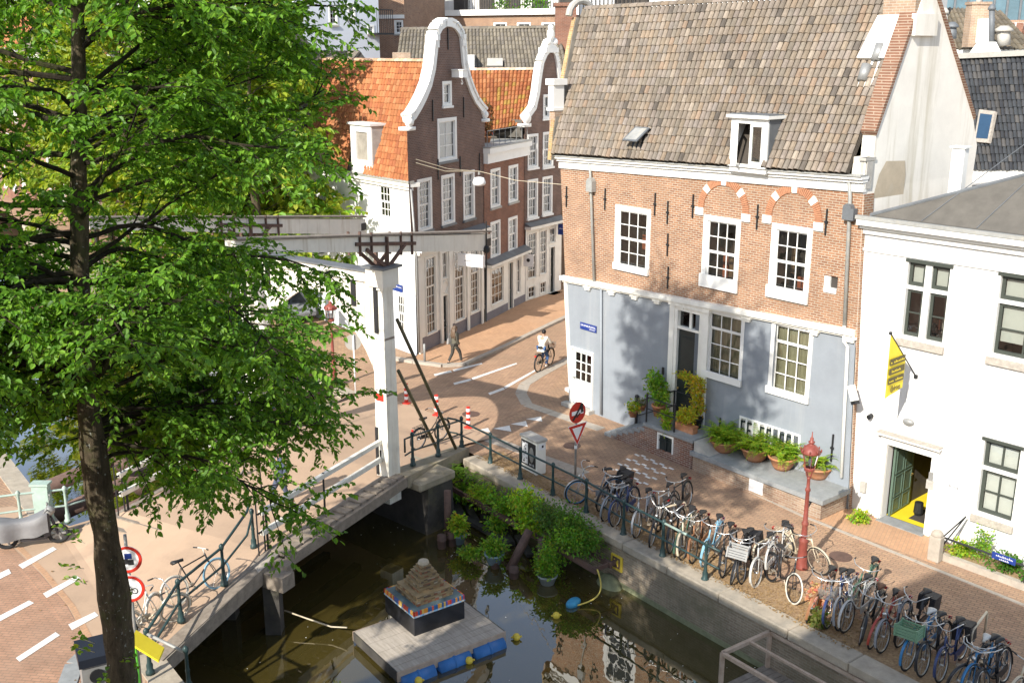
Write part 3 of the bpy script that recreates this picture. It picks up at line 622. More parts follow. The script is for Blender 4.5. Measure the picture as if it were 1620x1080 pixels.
# terrace slab, stoop and steps belong to the house front
T0, T1, TN = 7.25, 12.1, -1.3
b = MB(); b.box(T0, TN, 0, T1, -.025, .52); tw = b.build('terrace', 'brick_terrace', bh); b = MB(); b.box(T0-.05, TN-.1, .522, T1+.1, -.022, .66); b.build('terrace_slab', 'bluestone', tw)
q = FB.q((1186, 750), (1208, 758), (1207, 783), (1185, 775), TN); b = MB(); b.box(q[0], TN-.02, q[2], q[1], TN-.002, min(q[3], .5)); b.build('hatch', 'sign_white', tw)
lettering('7', .34, 'black_iron', tw, (FB.px(1281, 789, TN)[0], TN-.016, .33), depth=.02, bold=True)
S0 = FB.px(1020, 646, -1.3)[0]; S1 = 7.2; SN = -1.28
b = MB(); wq = FB.q((1040, 680), (1066, 688), (1065, 719), (1040, 709), SN); wall(b, 0, .92, S0, S1, [(wq[0], wq[1], wq[2], min(.85, wq[3]))], y=SN, dep=.15); b.face([(S1, SN, 0), (S1, -.03, 0), (S1, -.03, .92), (S1, SN, .92)]); b.build('stoop', 'brick_stoop', bh)
b = MB(); z1 = min(.85, wq[3]); b.box(wq[0], SN-.02, wq[2], wq[0]+.06, SN+.1, z1); b.box(wq[1]-.06, SN-.02, wq[2], wq[1], SN+.1, z1); b.box(wq[0]+.06, SN-.02, z1-.06, wq[1]-.06, SN+.1, z1); so = b.build('cellar_window', 'white_paint', bh); b = MB(); m_ = (wq[0]+wq[1])/2; b.box(wq[0]+.06, SN+.05, wq[2], wq[1]-.06, SN+.06, z1-.06); b.box(m_-.03, SN+.01, wq[2], m_+.03, SN+.049, z1-.06); b.box(wq[0]+.06, SN+.02, wq[2]+.3, wq[1]-.06, SN+.048, wq[2]+.35); b.build('shutter', 'dark_door', so)
b = MB(); b.box(S0, SN-.08, .922, S1+.06, -.024, 1.02); b.build('landing_slab', 'bluestone', bh)
b = MB(); ns = 7; s_in = FB.px(962, 682, -1.1)[0]
for k in range(ns):
    a = s_in+(S0-s_in)*k/ns; z = .92*(k+1)/(ns+1); b.box(a, SN+.02, z-.02 if k else 0, S0-.002, -.026, z+.02) if False else b.box(a, SN+.0, max(0, z-.12), S0-.002 if k == ns-1 else s_in+(S0-s_in)*(k+1)/ns+.05, -.03, z)
b.build('step', 'bluestone', bh)
b = MB(); poly = [(s_in+.05, 0.0), (S0, 0.0), (S0, .9), (S0-.05, .85)]; b.prism(poly, SN+.02, -.03); b.build('stair_core', 'brick_stoop', bh)
b = MB(); b.hexa([(S1+.08, SN-.02, .66), (S1+.72, SN-.02, .66), (S1+.72, -.04, .66), (S1+.08, -.04, .66)], [(S1+.08, SN-.02, 1.0), (S1+.14, SN-.02, 1.0), (S1+.14, -.04, 1.0), (S1+.08, -.04, 1.0)]); b.build('ramp_stone', 'stone', bh)
# stair railing
def bp(x, y, o): s, z = FB.px(x, y, o); return (s, o, z)
b = MB(); n0 = (s_in+.42, -.14, .12); a = Vector(n0); b.tube([a, a+Vector((0, 0, 1.15))], [.055, .055], 8); b.ball(a+Vector((0, 0, 1.17)), .08, 8); b.tube([a+Vector((0, 0, .98)), (S0+.25, -.14, 1.95), (S0+1.2, -.14, 1.95)], .022, 6); b.tube([a+Vector((0, 0, .45)), (S0+.25, -.14, 1.42), (S0+1.2, -.14, 1.42)], .018, 6); b.tube([(S0+.25, -.14, 1.02), (S0+.25, -.14, 1.95)], .03, 6)
for s_ in (5.1, 6.35): b.tube([(s_, SN+.05, 1.02), (s_, SN+.05, 1.95)], .03, 6); b.ball((s_, SN+.05, 1.97), .05, 8)
b.tube([(5.1, SN+.05, 1.9), (6.35, SN+.05, 1.9)], .02, 6); b.tube([(5.1, SN+.05, 1.5), (6.35, SN+.05, 1.5)], .018, 6); b.build('stair_railing', 'black_iron', bh)
# CCTV on the pipe
b = MB(); p = Vector(dp(1349, 622, -.35)); b.bar(p+Vector((-.08, 0, .22)), p+Vector((.12, -.05, -.18)), .16, .16); co = b.build('security_camera', 'white_paint', bh); b = MB(); b.bar(p+Vector((.12, -.05, -.18)), p+Vector((.16, -.06, -.27)), .17, .17); b.build('lens_hood', 'black_iron', co)
# ================================================================== white house
FW = Fac(P(1346, 803), P(1464, 845)); wh = thing('white_house', 'white rendered house with dark green sashes and open yellow doorway', 'house', FW.A, FW.rz)
WX = 7.2; ND = .12
U1 = FW.q((1433, 410), (1507, 420), (1493, 548), (1424, 535)); U2 = (3.46, 5.0, U1[2]+.02, U1[3]+.02); L1 = FW.q((1553, 691), (1618, 707), (1603, 832), (1542, 813)); WD = FW.q((1403, 702), (1474, 721), (1464, 841), (1396, 820)); WD = (WD[0], WD[1], .0, WD[3])
U3 = (6.2, 7.0, U1[2], U1[3])
b = MB(); wall(b, 0, 8.4, lambda z: -.02-.045*z*.9, WX, [U1, U2, L1, WD], dep=.3, cuts=(4,)); b.face([(-.02, 0, 0), (-.42, 0, 8.4), (-.42, 6, 8.4), (-.02, 6, 0)]); b.face([(WX, 0, 0), (WX, 6, 0), (WX, 6, 8.4), (WX, 0, 8.4)]); b.face([(WX, 6, 0), (-.02, 6, 0), (-.42, 6, 8.4), (WX, 6, 8.4)]); b.build('wall', 'white_render', wh)
b = MB(); b.box(-.36, -.05, 7.66, WX, -.003, 7.74); b.box(-.4, -.09, 8.14, WX, -.003, 8.3); b.box(-.42, -.2, 8.302, WX, 0, 8.4); b.box(-.45, -.34, 8.402, WX, .2, 8.56); b.build('cornice', 'white_paint', wh)
b = MB(); b.box(-.48, -.37, 8.562, WX, -.2, 8.66); b.box(-.48, -.2, 8.562, WX, .5, 8.60); b.build('gutter', 'zinc', wh)
b = MB(); apx = (6.5, 3.1, 11.2); b.face([(-.3, .1, 8.62), (WX, .1, 8.62), apx]); b.face([(-.3, 6, 8.62), (-.3, .1, 8.62), apx]); b.face([(WX, .1, 8.62), (WX+4, 3, 8.62), apx]); b.face([(-.3, 6, 8.62), apx, (WX+4, 3, 8.62)]); b.build('roof', 'bitumen', wh)
b = MB(); b.tube([(-.3, .1, 8.64), apx], .05, 6); b.build('hip_roll', 'zinc_dark', wh)
b = MB()
for k in range(1, 5): t = k/5; b.tube([(-.3+(WX+.3)*t, .1, 8.645), (-.3+(apx[0]+.3)*(.35+.65*t), .1+(apx[1]-.1)*.95, 8.62+(apx[2]-8.62)*.95*1.0)], .012, 5)
b.build('roof_seam', 'zinc_dark', wh)
b = MB(); p0 = FW.px(1521, 234, 1.4); b.box(p0[0]-.17, 1.25, 8.9, p0[0]+.17, 1.5, p0[1]); b.box(p0[0]-.22, 1.2, p0[1], p0[0]+.22, 1.55, p0[1]+.05); b.build('vent_stack', 'white_paint', wh)
def sash_dark(par, r, lights, tz, blinds, cm='green_frame', inner=True):
    """white outer casing, dark sashes in 'lights' columns with a transom at height fraction tz"""
    s0, s1, z0, z1 = r; f = MB(); fo = .13
    f.box(s0-.0, -.035, z0, s0+.07, .24, z1); f.box(s1-.04, -.02, z0, s1, .24, z1); f.box(s0+.07, -.02, z0, s1-.04, .24, z0+.09); w = None
    zt = z0+(z1-z0)*tz; f.box(s0+.07, .02, zt-.05, s1-.04, .2, zt+.05)
    if lights == 'pair': m_ = (s0+s1)/2; f.box(m_-.09, .01, z0+.09, m_+.09, .21, zt-.05); f.box(m_-.09, .01, zt+.05, m_+.09, .21, z1-.06)
    w = f.build('window', 'white_paint', par); g = MB(); g.box(s0+.0, -.06, z1-.06, s1+.03, .2, z1+.02); g.build('head', cm, w)
    m_ = (s0+s1)/2; cols = [(s0+.07, m_-.09), (m_+.09, s1-.04)] if lights == 'pair' else [(s0+.07, s1-.04)]
    s = MB(); p = MB(); bl = MB(); rm = MB(); t = .085
    for (a0, a1) in cols:
        for (b0, b1, up) in ((z0+.09, zt-.05, 0), (zt+.05, z1-.06, 1)):
            y = .1-.02*up; s.box(a0, y, b0, a0+t, y+.05, b1); s.box(a1-t, y, b0, a1, y+.05, b1); s.box(a0+t, y, b1-t, a1-t, y+.05, b1); s.box(a0+t, y, b0, a1-t, y+.05, b0+t*1.2)
            if lights == 2: s.box((a0+a1)/2-.022, y+.005, b0+t, (a0+a1)/2+.022, y+.045, b1-t)
            if not up: zz = (b0+b1)/2; s.box(a0+t, y+.008, zz-.02, a1-t, y+.042, zz+.02)
            p.face([(a0+t, y+.03, b0), (a1-t, y+.03+R.uniform(-.004, .004), b0), (a1-t, y+.03, b1), (a0+t, y+.03, b1)])
            k = blinds[1 if up else 0]
            if k > 0: bl.box(a0+t, y+.09, b0+(b1-b0)*(1-k)+.05, a1-t, y+.1, b1)
    s.build('sash', cm, w); p.build('pane', 'glass', w); bl.build('blind', blinds[2], w)
    rm.face([(s0, 1.5, z0), (s1, 1.5, z0), (s1, 1.5, z1), (s0, 1.5, z1)]); rm.face([(s0, .3, z0), (s0, 1.5, z0), (s0, 1.5, z1), (s0, .3, z1)]); rm.face([(s1, .3, z1), (s1, 1.5, z1), (s1, 1.5, z0), (s1, .3, z0)]); rm.face([(s0, .3, z0+.02), (s1, .3, z0+.02), (s1, 1.5, z0+.02), (s0, 1.5, z0+.02)])
    rm.face([(s0, .3, z1), (s0, 1.5, z1), (s1, 1.5, z1), (s1, .3, z1)])
    for k in range(5): x = R.uniform(s0+.1, s1-.3); z = z0+R.uniform(.05, .7)*(z1-z0)*.6; rm.box(x, .7+.1*k, z, x+R.uniform(.1, .4), .75+.1*k, z+R.uniform(.05, .3), R.choice((1, 1, 2, 3)))
    rm.build('room', ['room_dark', 'room_light', 'room_wood', 'room_red'], w)
    g = MB(); g.box(s0-.04, -.09, z0-.19, s1+.03, .06, z0-.006); g.build('sill', 'stone_sill', w); return w
sash_dark(wh, U1, 'pair', .655, (0, .93, 'blind_pale')); sash_dark(wh, U2, 2, .67, (.8, .97, 'blind_pale')); sash_dark(wh, L1, 2, .62, (.97, .97, 'blind_white'))
# doorway: yellow hall, green door folded open
s0, s1, z0, z1 = WD; b = MB(); b.face([(s0-.02, .3, .03), (s1+.02, .3, .03), (s1+.4, 3.2, .03), (s0-.02, 3.2, .03)]); ho = b.build('hall_floor', 'yellow_paint', wh)
b = MB(); b.face([(s1+.4, 3.2, .0), (s1+.02, .3, 0), (s1+.02, .3, 2.6), (s1+.4, 3.2, 2.6)]); b.face([(s0-.02, 3.2, 0), (s1+.4, 3.2, 0), (s1+.4, 3.2, 2.6), (s0-.02, 3.2, 2.6)]); b.build('hall_wall', 'yellow_paint', ho)
b = MB(); b.face([(s0-.02, .3, 0), (s0-.02, 3.2, 0), (s0-.02, 3.2, 2.6), (s0-.02, .3, 2.6)]); b.face([(s0-.02, .3, 2.5), (s1+.02, .3, 2.5), (s1+.4, 3.2, 2.5), (s0-.02, 3.2, 2.5)][::-1]); b.build('hall_ceiling', 'room_dark', ho)
b = MB(); b.box(s0+.55, .55, .034, s1-.12, 2.2, .05); b.build('doormat', 'room_dark', ho)
b = MB()
for k in range(4): b.box(s1-.5, 2.0, .45+.4*k, s1+.12, 2.35, .49+.4*k)
for k in range(3): b.box(s1-.45+.2*k, 2.0, .49+.4*k, s1-.3+.2*k, 2.1, .75+.4*k)
b.box(s1-.55, 1.98, .1, s1-.51, 2.36, 2.1); b.build('shelf', 'room_dark', ho)
T = Matrix.Translation((s0+.09, .26, 0)) @ Matrix.Rotation(math.radians(93), 4, 'Z'); b = MB(); dw = s1-s0-.1; b.box(0, -.03, .05, dw, .03, 2.18, T=T); dd = b.build('entrance_door', 'green_door', wh)
b = MB()
for (u0, u1, v0, v1) in ((.08, .46, .1, .55), (.54, .92, .1, .55), (.08, .46, .6, 1.25), (.54, .92, .6, 1.25), (.08, .46, 1.32, 2.05), (.54, .92, 1.32, 2.05)):
    for (a, c, e, f) in ((u0, u1, v0, v0+.03), (u0, u1, v1-.03, v1), (u0, u0+.03, v0+.03, v1-.03), (u1-.03, u1, v0+.03, v1-.03)): b.box(a*dw, -.05, e, c*dw, -.031, f, T=T)
b.build('moulding', 'green_door', dd); b = MB(); b.tube([T @ Vector((dw-.1, -.04, 1.05)), T @ Vector((dw-.1, -.1, 1.05)), T @ Vector((dw-.24, -.1, 1.05))], .015, 6); b.build('handle', 'brass', dd)
b = MB(); b.lathe([(.1, 0), (.14, .1), (.12, .4), (.06, .42)], 10, (s0+.62, .95, .04)); b.build('umbrella_bin', 'black_iron', ho)
b = MB(); b.box(s0-.17, -.06, 0, s0-.005, .02, z1+.16); b.box(s1+.005, -.06, 0, s1+.17, .02, z1+.16); b.box(s0-.005, -.06, z1+.002, s1+.005, .02, z1+.16); b.box(s0-.2, -.09, z1+.16, s1+.2, .02, z1+.28); b.box(s0-.26, -.24, z1+.28, s1+.26, .02, z1+.34); b.build('door_surround', 'white_paint', wh); b = MB(); b.box(s0-.27, -.25, z1+.342, s1+.27, .0, z1+.37); b.build('door_ledge', 'stone_sill', wh)
b = MB(); b.box(s0-.05, -.22, 0, s1+.05, .28, .03); b.build('threshold', 'bluestone', wh)
q = FW.q((1494, 752), (1526, 762), (1523, 785), (1492, 777)); b = MB(); b.box(q[0], -.02, q[2], q[1], -.004, q[3]); so = b.build('name_plate', 'sign_white', wh); lettering('droog', .12, 'sign_black', so, ((q[0]+q[1])/2, -.024, (q[2]+q[3])/2))
for (x, y, w_, h_, mt, nm) in ((1475, 752, .06, .12, 'grey_metal', 'door_phone'), (1473, 765, .1, .13, 'stone', 'letter_slot'), (1367, 769, .09, .16, 'stone', 'post_box')):
    s, z = FW.px(x, y); b = MB(); b.box(s-w_, -.09, z-h_, s+w_, -.003, z+h_); b.box(s-w_*.6, -.1, z+h_*.3, s+w_*.6, -.091, z+h_*.6); b.build(nm, mt, wh)
s, z = FW.px(1438, 667); b = MB(); b.ball((s, -.03, z), .17, 12, sc=(1.0, .5, .6)); b.build('bulkhead_lamp', 'grey_metal', wh, True)
s, z = FW.px(1379, 657); b = MB(); b.tube([(s, -.01, z), (s, -.16, z-.02)], .07, 10); b.build('wall_camera', 'black_iron', wh)
s, z = FW.px(1399, 757); lettering('1', .1, 'sign_black', wh, (s, -.064, z))
# flag on its pole
p0 = Vector((FW.px(1449, 595)[0], 0, FW.px(1449, 595)[1])); a = FW.w(p0.x, 0, p0.z); tip = PY(1409, 527, a.y-1.1); fl = thing('flag', 'yellow banner with dark stripes hanging from a wall pole above the open doorway', 'flag', a, 0)
b = MB(); d = tip-a; b.tube([(0, 0, 0), d], .018, 8); b.ball(d, .05, 8); b.lathe([(.06, -.05), (.06, .05)], 8); b.build('pole', 'black_iron', fl)
t0, t1 = d*.99, d*.42; hd = Vector((0, 0, -1)); nu, nv = 8, 14; b = MB(); gd = {}
wd = (t1-t0); fe = Vector((wd.x, wd.y, 0)); Lh = 1.5
for i in range(nu+1):
    for j in range(nv+1):
        u = i/nu; v = j/nv; topz = t0.z+(t1.z-t0.z)*u; bot = t0.z-1.78+u*.0
        p = Vector((t0.x, t0.y, 0))+fe*u; p += Vector((.9, .45, 0))*(.012*math.sin(u*9+v*2)*v); p.z = topz+(bot+.12*u-topz)*v; gd[i, j] = p
for i in range(nu):
    for j in range(nv): b.face([gd[i, j], gd[i+1, j], gd[i+1, j+1], gd[i, j+1]])
fo = weld(b.build('cloth', 'flag_yellow', fl, True))
fn = fe.normalized(); fnn = fn.cross(Vector((0, 0, 1))); fnn = -fnn if fnn.dot(Vector((0, -1, 0))) < 0 else fnn; az = math.atan2(fn.y, fn.x); wf = fe.length
for k, zz in enumerate((.80, 1.06, 1.32)):
    c = Vector((t0.x, t0.y, t0.z-zz))+fe*.5+fnn*.03; b = MB(); b.box(-wf*.44, -.002, -.09, wf*.42, .002, .09, T=Matrix.Translation(c) @ Matrix.Rotation(az, 4, 'Z')); so = b.build('stripe', 'flag_grey', fo)
    b = MB(); scribble(b, 9, wf*.085, .075); lt = b.build('lettering', 'flag_yellow', so, loc=c+fnn*.006); lt.rotation_euler = (0, 0, az)
lt = lettering('@droog', .20, 'flag_grey', fo, Vector((t0.x, t0.y, t0.z-1.56))+fe*.5+fnn*.03, bold=True, sx=.75); lt.rotation_euler = (PI/2, 0, az)
# ================================================================== street of gabled houses
F1 = Fac(P(660, 563), P(766, 511)); F2 = Fac(P(767, 511), P(829, 479)); F3 = Fac(P(830, 479), P(884, 461)); Cn = F1.A; FS = Fac(Cn-Vector((.63, -.776, 0))*9.6, Cn)
g1 = thing('bell_gable_house', 'dark brick corner house with a tall white-edged bell gable and orange tiled roof', 'house', F1.A, F1.rz)
def gable_pts(F, px): return [F.px(*p) for p in px]
def side_fn(pts):
    pts = sorted(pts, key=lambda p: p[1])
    def f(z):
        if z <= pts[0][1]: return pts[0][0]
        for a, b in zip(pts[:-1], pts[1:]):
            if z <= b[1]: return a[0]+(b[0]-a[0])*(z-a[1])/max(1e-6, b[1]-a[1])
        return pts[-1][0]
    return f
lp = gable_pts(F1, [(648, 193), (655, 187), (664, 172), (672, 156), (680, 136), (686, 110), (689, 82), (691, 62), (692.5, 55), (697, 46), (704, 41.5)])
rp = gable_pts(F1, [(765.5, 181), (760, 175), (751, 163), (743, 146), (736, 126), (731, 104), (728.5, 76), (727, 60), (724, 53), (718, 45), (711, 41.5)])
mz = max(p[1] for p in lp+rp); zs = min(lp[0][1], rp[0][1])
lp[-1] = (lp[-1][0], mz); rp[-1] = (rp[-1][0], mz); l0, r0_ = F1.px(646, 290)[0], F1.px(767.5, 300)[0]
lf, rf = side_fn(lp), side_fn(rp); lF = lambda z: -.03+(l0+.03)*min(1, z/8) if z < zs else lf(z); rF = lambda z: F1.L+(r0_-F1.L)*min(1, z/8) if z < zs else rf(z)
A_ = F1.q((660, 284), (683, 280), (683, 362), (661, 368)); B_ = F1.q((697, 277), (719, 275), (719, 352), (699, 357)); C_ = F1.q((732, 271), (751, 269), (750, 344), (733, 349)); D_ = F1.q((691, 188), (722, 185), (722, 251), (693, 258)); E_ = F1.q((699, 128), (714, 129), (714, 167), (700, 168))
zmax = max(A_[3], B_[3], C_[3]); 
SH = 4.75
S_ops = []
b = MB(); wall(b, SH, mz, lF, rF, [A_, B_, C_, D_, E_], cuts=[z for _, z in lp+rp]+[8, 9, 10]); b.build('brick_wall', 'brick_brown', g1)
for w_ in (A_, B_, C_): window(g1, w_, 3, 6, fw=.14, rec=.12, rd=.28 if w_ is A_ else 1.1, sill='zinc_dark', curtain=('curtain_pale', .3) if w_ is not A_ else None, split=.5)
window(g1, D_, 2, 3, fw=.15, rec=.1, sill='zinc_dark', mid=False, curtain=('curtain_pale', 1)); window(g1, E_, 1, 2, fw=.13, rec=.1, sill='white_paint', mid=False)
b = MB()
for pts, sg in ((lp, -1), (rp, 1)):
    for (a, c) in zip(pts[:-1], pts[1:]):
        na = Vector((c[1]-a[1], -(c[0]-a[0]))); na.normalize(); na = na*(1 if na.x*sg > 0 else -1)
        w0, w1 = .03, .3
        poly = [(a[0]-na.x*w0, a[1]-na.y*w0), (a[0]+na.x*w1, a[1]+na.y*w1), (c[0]+na.x*w1, c[1]+na.y*w1), (c[0]-na.x*w0, c[1]-na.y*w0)]
        b.prism(poly, -.1, .32); na2 = na; poly = [(a[0]+na.x*.22, a[1]+na.y*.22), (a[0]+na.x*.34, a[1]+na.y*.34), (c[0]+na.x*.34, c[1]+na.y*.34), (c[0]+na.x*.22, c[1]+na.y*.22)]; b.prism(poly, -.15, .36)
b.box(lp[-1][0]-.05, -.15, mz-.03, rp[-1][0]+.05, .36, mz+.34)
for pts, sg in ((lp, -1), (rp, 1)): x, z = pts[7]; b.box(x-.12+sg*.16, -.2, z-.05, x+.12+sg*.16, .4, z+.16); b.box(x-.1+sg*.14, -.16, z-.35, x+.1+sg*.14, .36, z-.05)
b.build('gable_coping', 'white_paint', g1)
for pts, sg in ((lp, -1), (rp, 1)):
    b = MB(); x, z = pts[0]; x += sg*.05; b.box(x-.3, -.14, z-.35, x+.3, .34, z-.2); b.ball((x, -.02, z-.02), .24, 10, sc=(1.1, .7, .8)); b.ball((x-sg*.22, -.02, z+.12), .14, 8)
    b.build('gable_scroll', 'white_paint', g1, True)
s, z = F1.px(718, 116); b = MB(); b.box(s-.2, -.55, z-.18, s+.2, .0, z+.12); b.box(s-.25, -.6, z+.122, s+.25, .0, z+.17); ho = b.build('hoist_beam', 'white_paint', g1); b = MB(); b.tube([(s, -.4, z-.18), (s, -.4, z-.32), (s+.08, -.4, z-.42), (s, -.4, z-.48), (s-.07, -.4, z-.42)], .022, 6); b.build('hoist_hook', 'white_paint', ho)
anchors(g1, [F1.px(*p) for p in ((708, 62), (684, 175), (733, 170), (692.5, 268), (727.5, 263), (758, 258))], L=.9)
# shopfront
zf = SH
P1 = [F1.q((670, 400), (688, 396), (688, 526), (671, 531)), F1.q((697, 395), (706.5, 393), (706.5, 538), (697.5, 543)), F1.q((716, 397), (733, 392), (733, 505), (716, 511)), F1.q((741, 393), (756, 388), (756, 491), (741, 499))]
P1 = [(a, c, d, min(e, 4.3)) for a, c, d, e in P1]
b = MB(); wall(b, .75, SH, 0.02, F1.L-.12, P1[:1]+P1[2:]+[(P1[1][0], P1[1][1], .75, P1[1][3])], y=-.08); b.build('shopfront', 'cream_paint', g1)
b = MB(); wall(b, 0, .75, 0.02, F1.L-.12, [(P1[1][0], P1[1][1], 0, .75)], y=-.06); b.build('stall_riser', 'grey_mauve', g1)
b = MB(); b.box(-.1, -.42, SH-.1, F1.L, .02, SH+.08); b.box(-.06, -.28, SH-.22, F1.L-.04, .02, SH-.1); b.build('shop_cornice', 'cream_paint', g1); b = MB(); b.hexa([(-.1, -.42, SH+.082), (F1.L, -.42, SH+.082), (F1.L, .0, SH+.082), (-.1, .0, SH+.082)], [(-.1, -.42, SH+.09), (F1.L, -.42, SH+.09), (F1.L, .0, SH+.25), (-.1, .0, SH+.25)]); b.build('cornice_lead', 'zinc_dark', g1)
for k in (0, 2, 3): window(g1, P1[k], 3, 8, fm='cream_paint', fw=.08, rec=.06, sill=None, split=.62, y0=-.08, name='shop_window', rd=1.1 if k else .25)
r = P1[1]; b = MB(); b.box(r[0], -.06, 0, r[1], .1, .06); b.build('doorstep', 'bluestone', g1); window(g1, (r[0], r[1], 3.0, r[3]), 2, 2, fm='cream_paint', fw=.06, rec=.06, sill=None, mid=False, y0=-.08, name='fanlight'); s_ = (r[0]+r[1])/2; b = MB(); b.box(r[0], -.06, 2.3, r[1], .02, 3.0); b.tube([(s_+.27*math.cos(t), -.08, 2.65+.27*math.sin(t)) for t in [2*PI*k/16 for k in range(16)]], .03, 6, closed=True); b.build('roundel', 'cream_paint', g1); door(g1, (r[0], r[1], .06, 2.32), 'dark_door', 'cream_paint', .07, glass=(2, 4, .2), y=-.05, nm='shop_door')
for s_ in (.12, P1[1][0]-.14, P1[1][1]+.14, P1[3][1]+.22, (P1[2][1]+P1[3][0])/2): b = MB(); b.box(s_-.1, -.16, .0, s_+.1, -.085, SH-.22); b.box(s_-.13, -.18, SH-.5, s_+.13, -.083, SH-.36); b.build('pilaster', 'cream_paint', g1)
pipe(g1, [(.0+l0*.9, -.1, 7.4), (-.06, -.12, 4.4), (-.02, -.12, .2)], .05, 'grey_metal')
# hanging shop sign and iron bracket
sb_ = F1.w(F1.px(719, 399)[0], -.1, F1.px(719, 399)[1]); sg = thing('hanging_sign', 'white box sign on a scrolled iron bracket beside the dark shop door', 'sign', sb_, F1.rz)
b = MB(); b.tube([(0, 0, .35), (0, -1.5, .35)], .025, 6)
for k in range(5):
    c = Vector((0, -.2-.27*k, .25)); b.tube([c+Vector((0, .11*math.cos(t), .1*math.sin(t))) for t in [2*PI*j/10 for j in range(10)]], .014, 5, closed=True)
b.tube([(0, -.3, .35), (0, -.3, -.03)], .012, 5); b.tube([(0, -1.3, .35), (0, -1.3, -.03)], .012, 5); b.build('bracket', 'black_iron', sg)
b = MB(); b.box(-.11, -1.42, -.58, .11, -.12, -.03); so = b.build('sign_box', 'sign_white', sg); b = MB(); scribble(b, 13, .045, .1); lt = b.build('lettering', 'sign_black', so, loc=(-.112, -.77, -.3)); lt.rotation_euler = (0, 0, -PI/2)
# white side wall towards the canal
q6 = FS.q((599, 292), (619, 293), (619, 346), (601, 344)); q7 = FS.q((628, 465), (642, 466), (642, 526), (630, 524))
M_ = Matrix.Translation(FS.A) @ Matrix.Rotation(FS.rz, 4, 'Z'); G1 = Matrix.Translation(F1.A) @ Matrix.Rotation(F1.rz, 4, 'Z')
def rel(mb, name, mat, T=None, par=None, smooth=False):
    """mesh given in the frame of another wall, stored in the house's own frame"""
    mb.v = [tuple((G1.inverted() @ M_) @ Vector(p)) for p in mb.v]; return mb.build(name, mat, par or g1, smooth)
L2 = (2.2, 3.4, 4.9, 7.1); b = MB(); wall(b, 2.75, 7.45, 0, FS.L-.0, [q6]); rel(b, 'side_wall', 'white_render')
b = MB(); wall(b, 0, 2.75, 0, FS.L+.02, [q7], y=-.02); rel(b, 'side_wall_base', 'pale_blue_render')
b = MB(); b.box(-.1, -.22, 7.45, FS.L+.1, .3, 7.62); b.box(-.1, -.12, 7.3, FS.L+.04, -.003, 7.45); rel(b, 'side_cornice', 'cream_paint'); b = MB(); b.box(-.1, -.28, 7.622, FS.L+.12, .0, 7.72); rel(b, 'side_gutter', 'zinc')
def relwin(r, c, rr, **k):
    w = window(None, r, c, rr, **k); w.parent = g1; w.matrix_local = G1.inverted() @ M_; return w
relwin(q6, 3, 4, fw=.07, rec=.05, sill=None); relwin(q7, 3, 4, fw=.07, rec=.05, sill=None, y0=-.02)
z_ = FS.px(631, 455); b = MB(); b.box(z_[0]-.45, -.06, z_[1]-.16, z_[0]+.35, -.03, z_[1]+.16); so = rel(b, 'street_name_plate', 'sign_blue'); lt = lettering('GROENBURGWAL', .09, 'sign_text', so, (0, 0, 0)); lt.matrix_local = G1.inverted() @ M_ @ Matrix.Translation((z_[0]-.05, -.066, z_[1]+.04)) @ Matrix.Rotation(PI/2, 4, 'X')
# roof of the gabled corner house: ridge runs back from the gable
e0 = G1.inverted() @ FS.w(-.1, -.2, 7.72); e1 = G1.inverted() @ FS.w(FS.L+.02, -.2, 7.72); rz_ = 12.58
t_r = F1.px(686, 97)[0]; r1 = Vector((t_r, .3, rz_)); r0v = r1+(e0-e1).normalized()*9.3
rzz = F1.px(686, 97)[0]; b = MB(); b.face([FS.w(0, 0, 0), FS.w(0, 0, 7.5), G1 @ r0v, (G1 @ r0v)*1-Vector((0, 0, 12.5))]); b.face([F1.w(6.4, .3, 0), F1.w(6.4, 8.6, 0), F1.w(6.4, 8.6, 9.8), F1.w(6.4, .3, 9.8)]); b.face([F1.w(6.4, 8.6, 0), (G1 @ r0v)-Vector((0, 0, 12.5)), G1 @ r0v, F1.w(6.4, 8.6, 9.8)]); b.v = [tuple(G1.inverted() @ Vector(p)) for p in b.v]; b.build('back_wall', 'white_render', g1)
tiles(g1, 'roof', e0, e1, r0v, r1, 40, 19, PALO, 'tile_orange', skip=[(.475, .635, .0, .40)], depth=.1)
ridge(g1, r0v, r1, 26, [(.62, .40, .27), (.55, .33, .2)], 'tile_orange', r=.12)
b = MB(); b.face([r1, r0v, (6.4, 8.6, 9.9), (6.6, .3, 9.9)]); b.build('roof_back', 'bitumen', g1)
# white dormer on that roof
dq = FS.q((566, 198), (596, 198), (595, 268), (570, 264), .1); dq = (dq[0], dq[1], 7.7, dq[3]); b = MB(); wall(b, dq[2], dq[3], dq[0]-.3, dq[1], [(dq[0]+.15, dq[1]-.35, dq[2]+.6, dq[3]-.3)], y=-.15, dep=.1)
b.face([(dq[1], -.15, dq[2]), (dq[1], -.15, dq[3]), (dq[1], 1.1, dq[3])][::-1]); b.box(dq[0]-.4, -.25, dq[3], dq[1]+.08, 1.3, dq[3]+.1); dor = rel(b, 'dormer', 'white_render'); b = MB(); b.face([(dq[1]+.015, -.1, dq[2]+.1), (dq[1]+.015, 1.1, dq[3]-.03), (dq[1]+.015, -.1, dq[3]-.03)]); rel(b, 'dormer_cheek', 'zinc', par=dor)
b = MB(); b.box(dq[0]+.15, -.08, dq[2]+.6, dq[1]-.35, -.06, dq[3]-.3); rel(b, 'pane', 'room_light', par=dor)
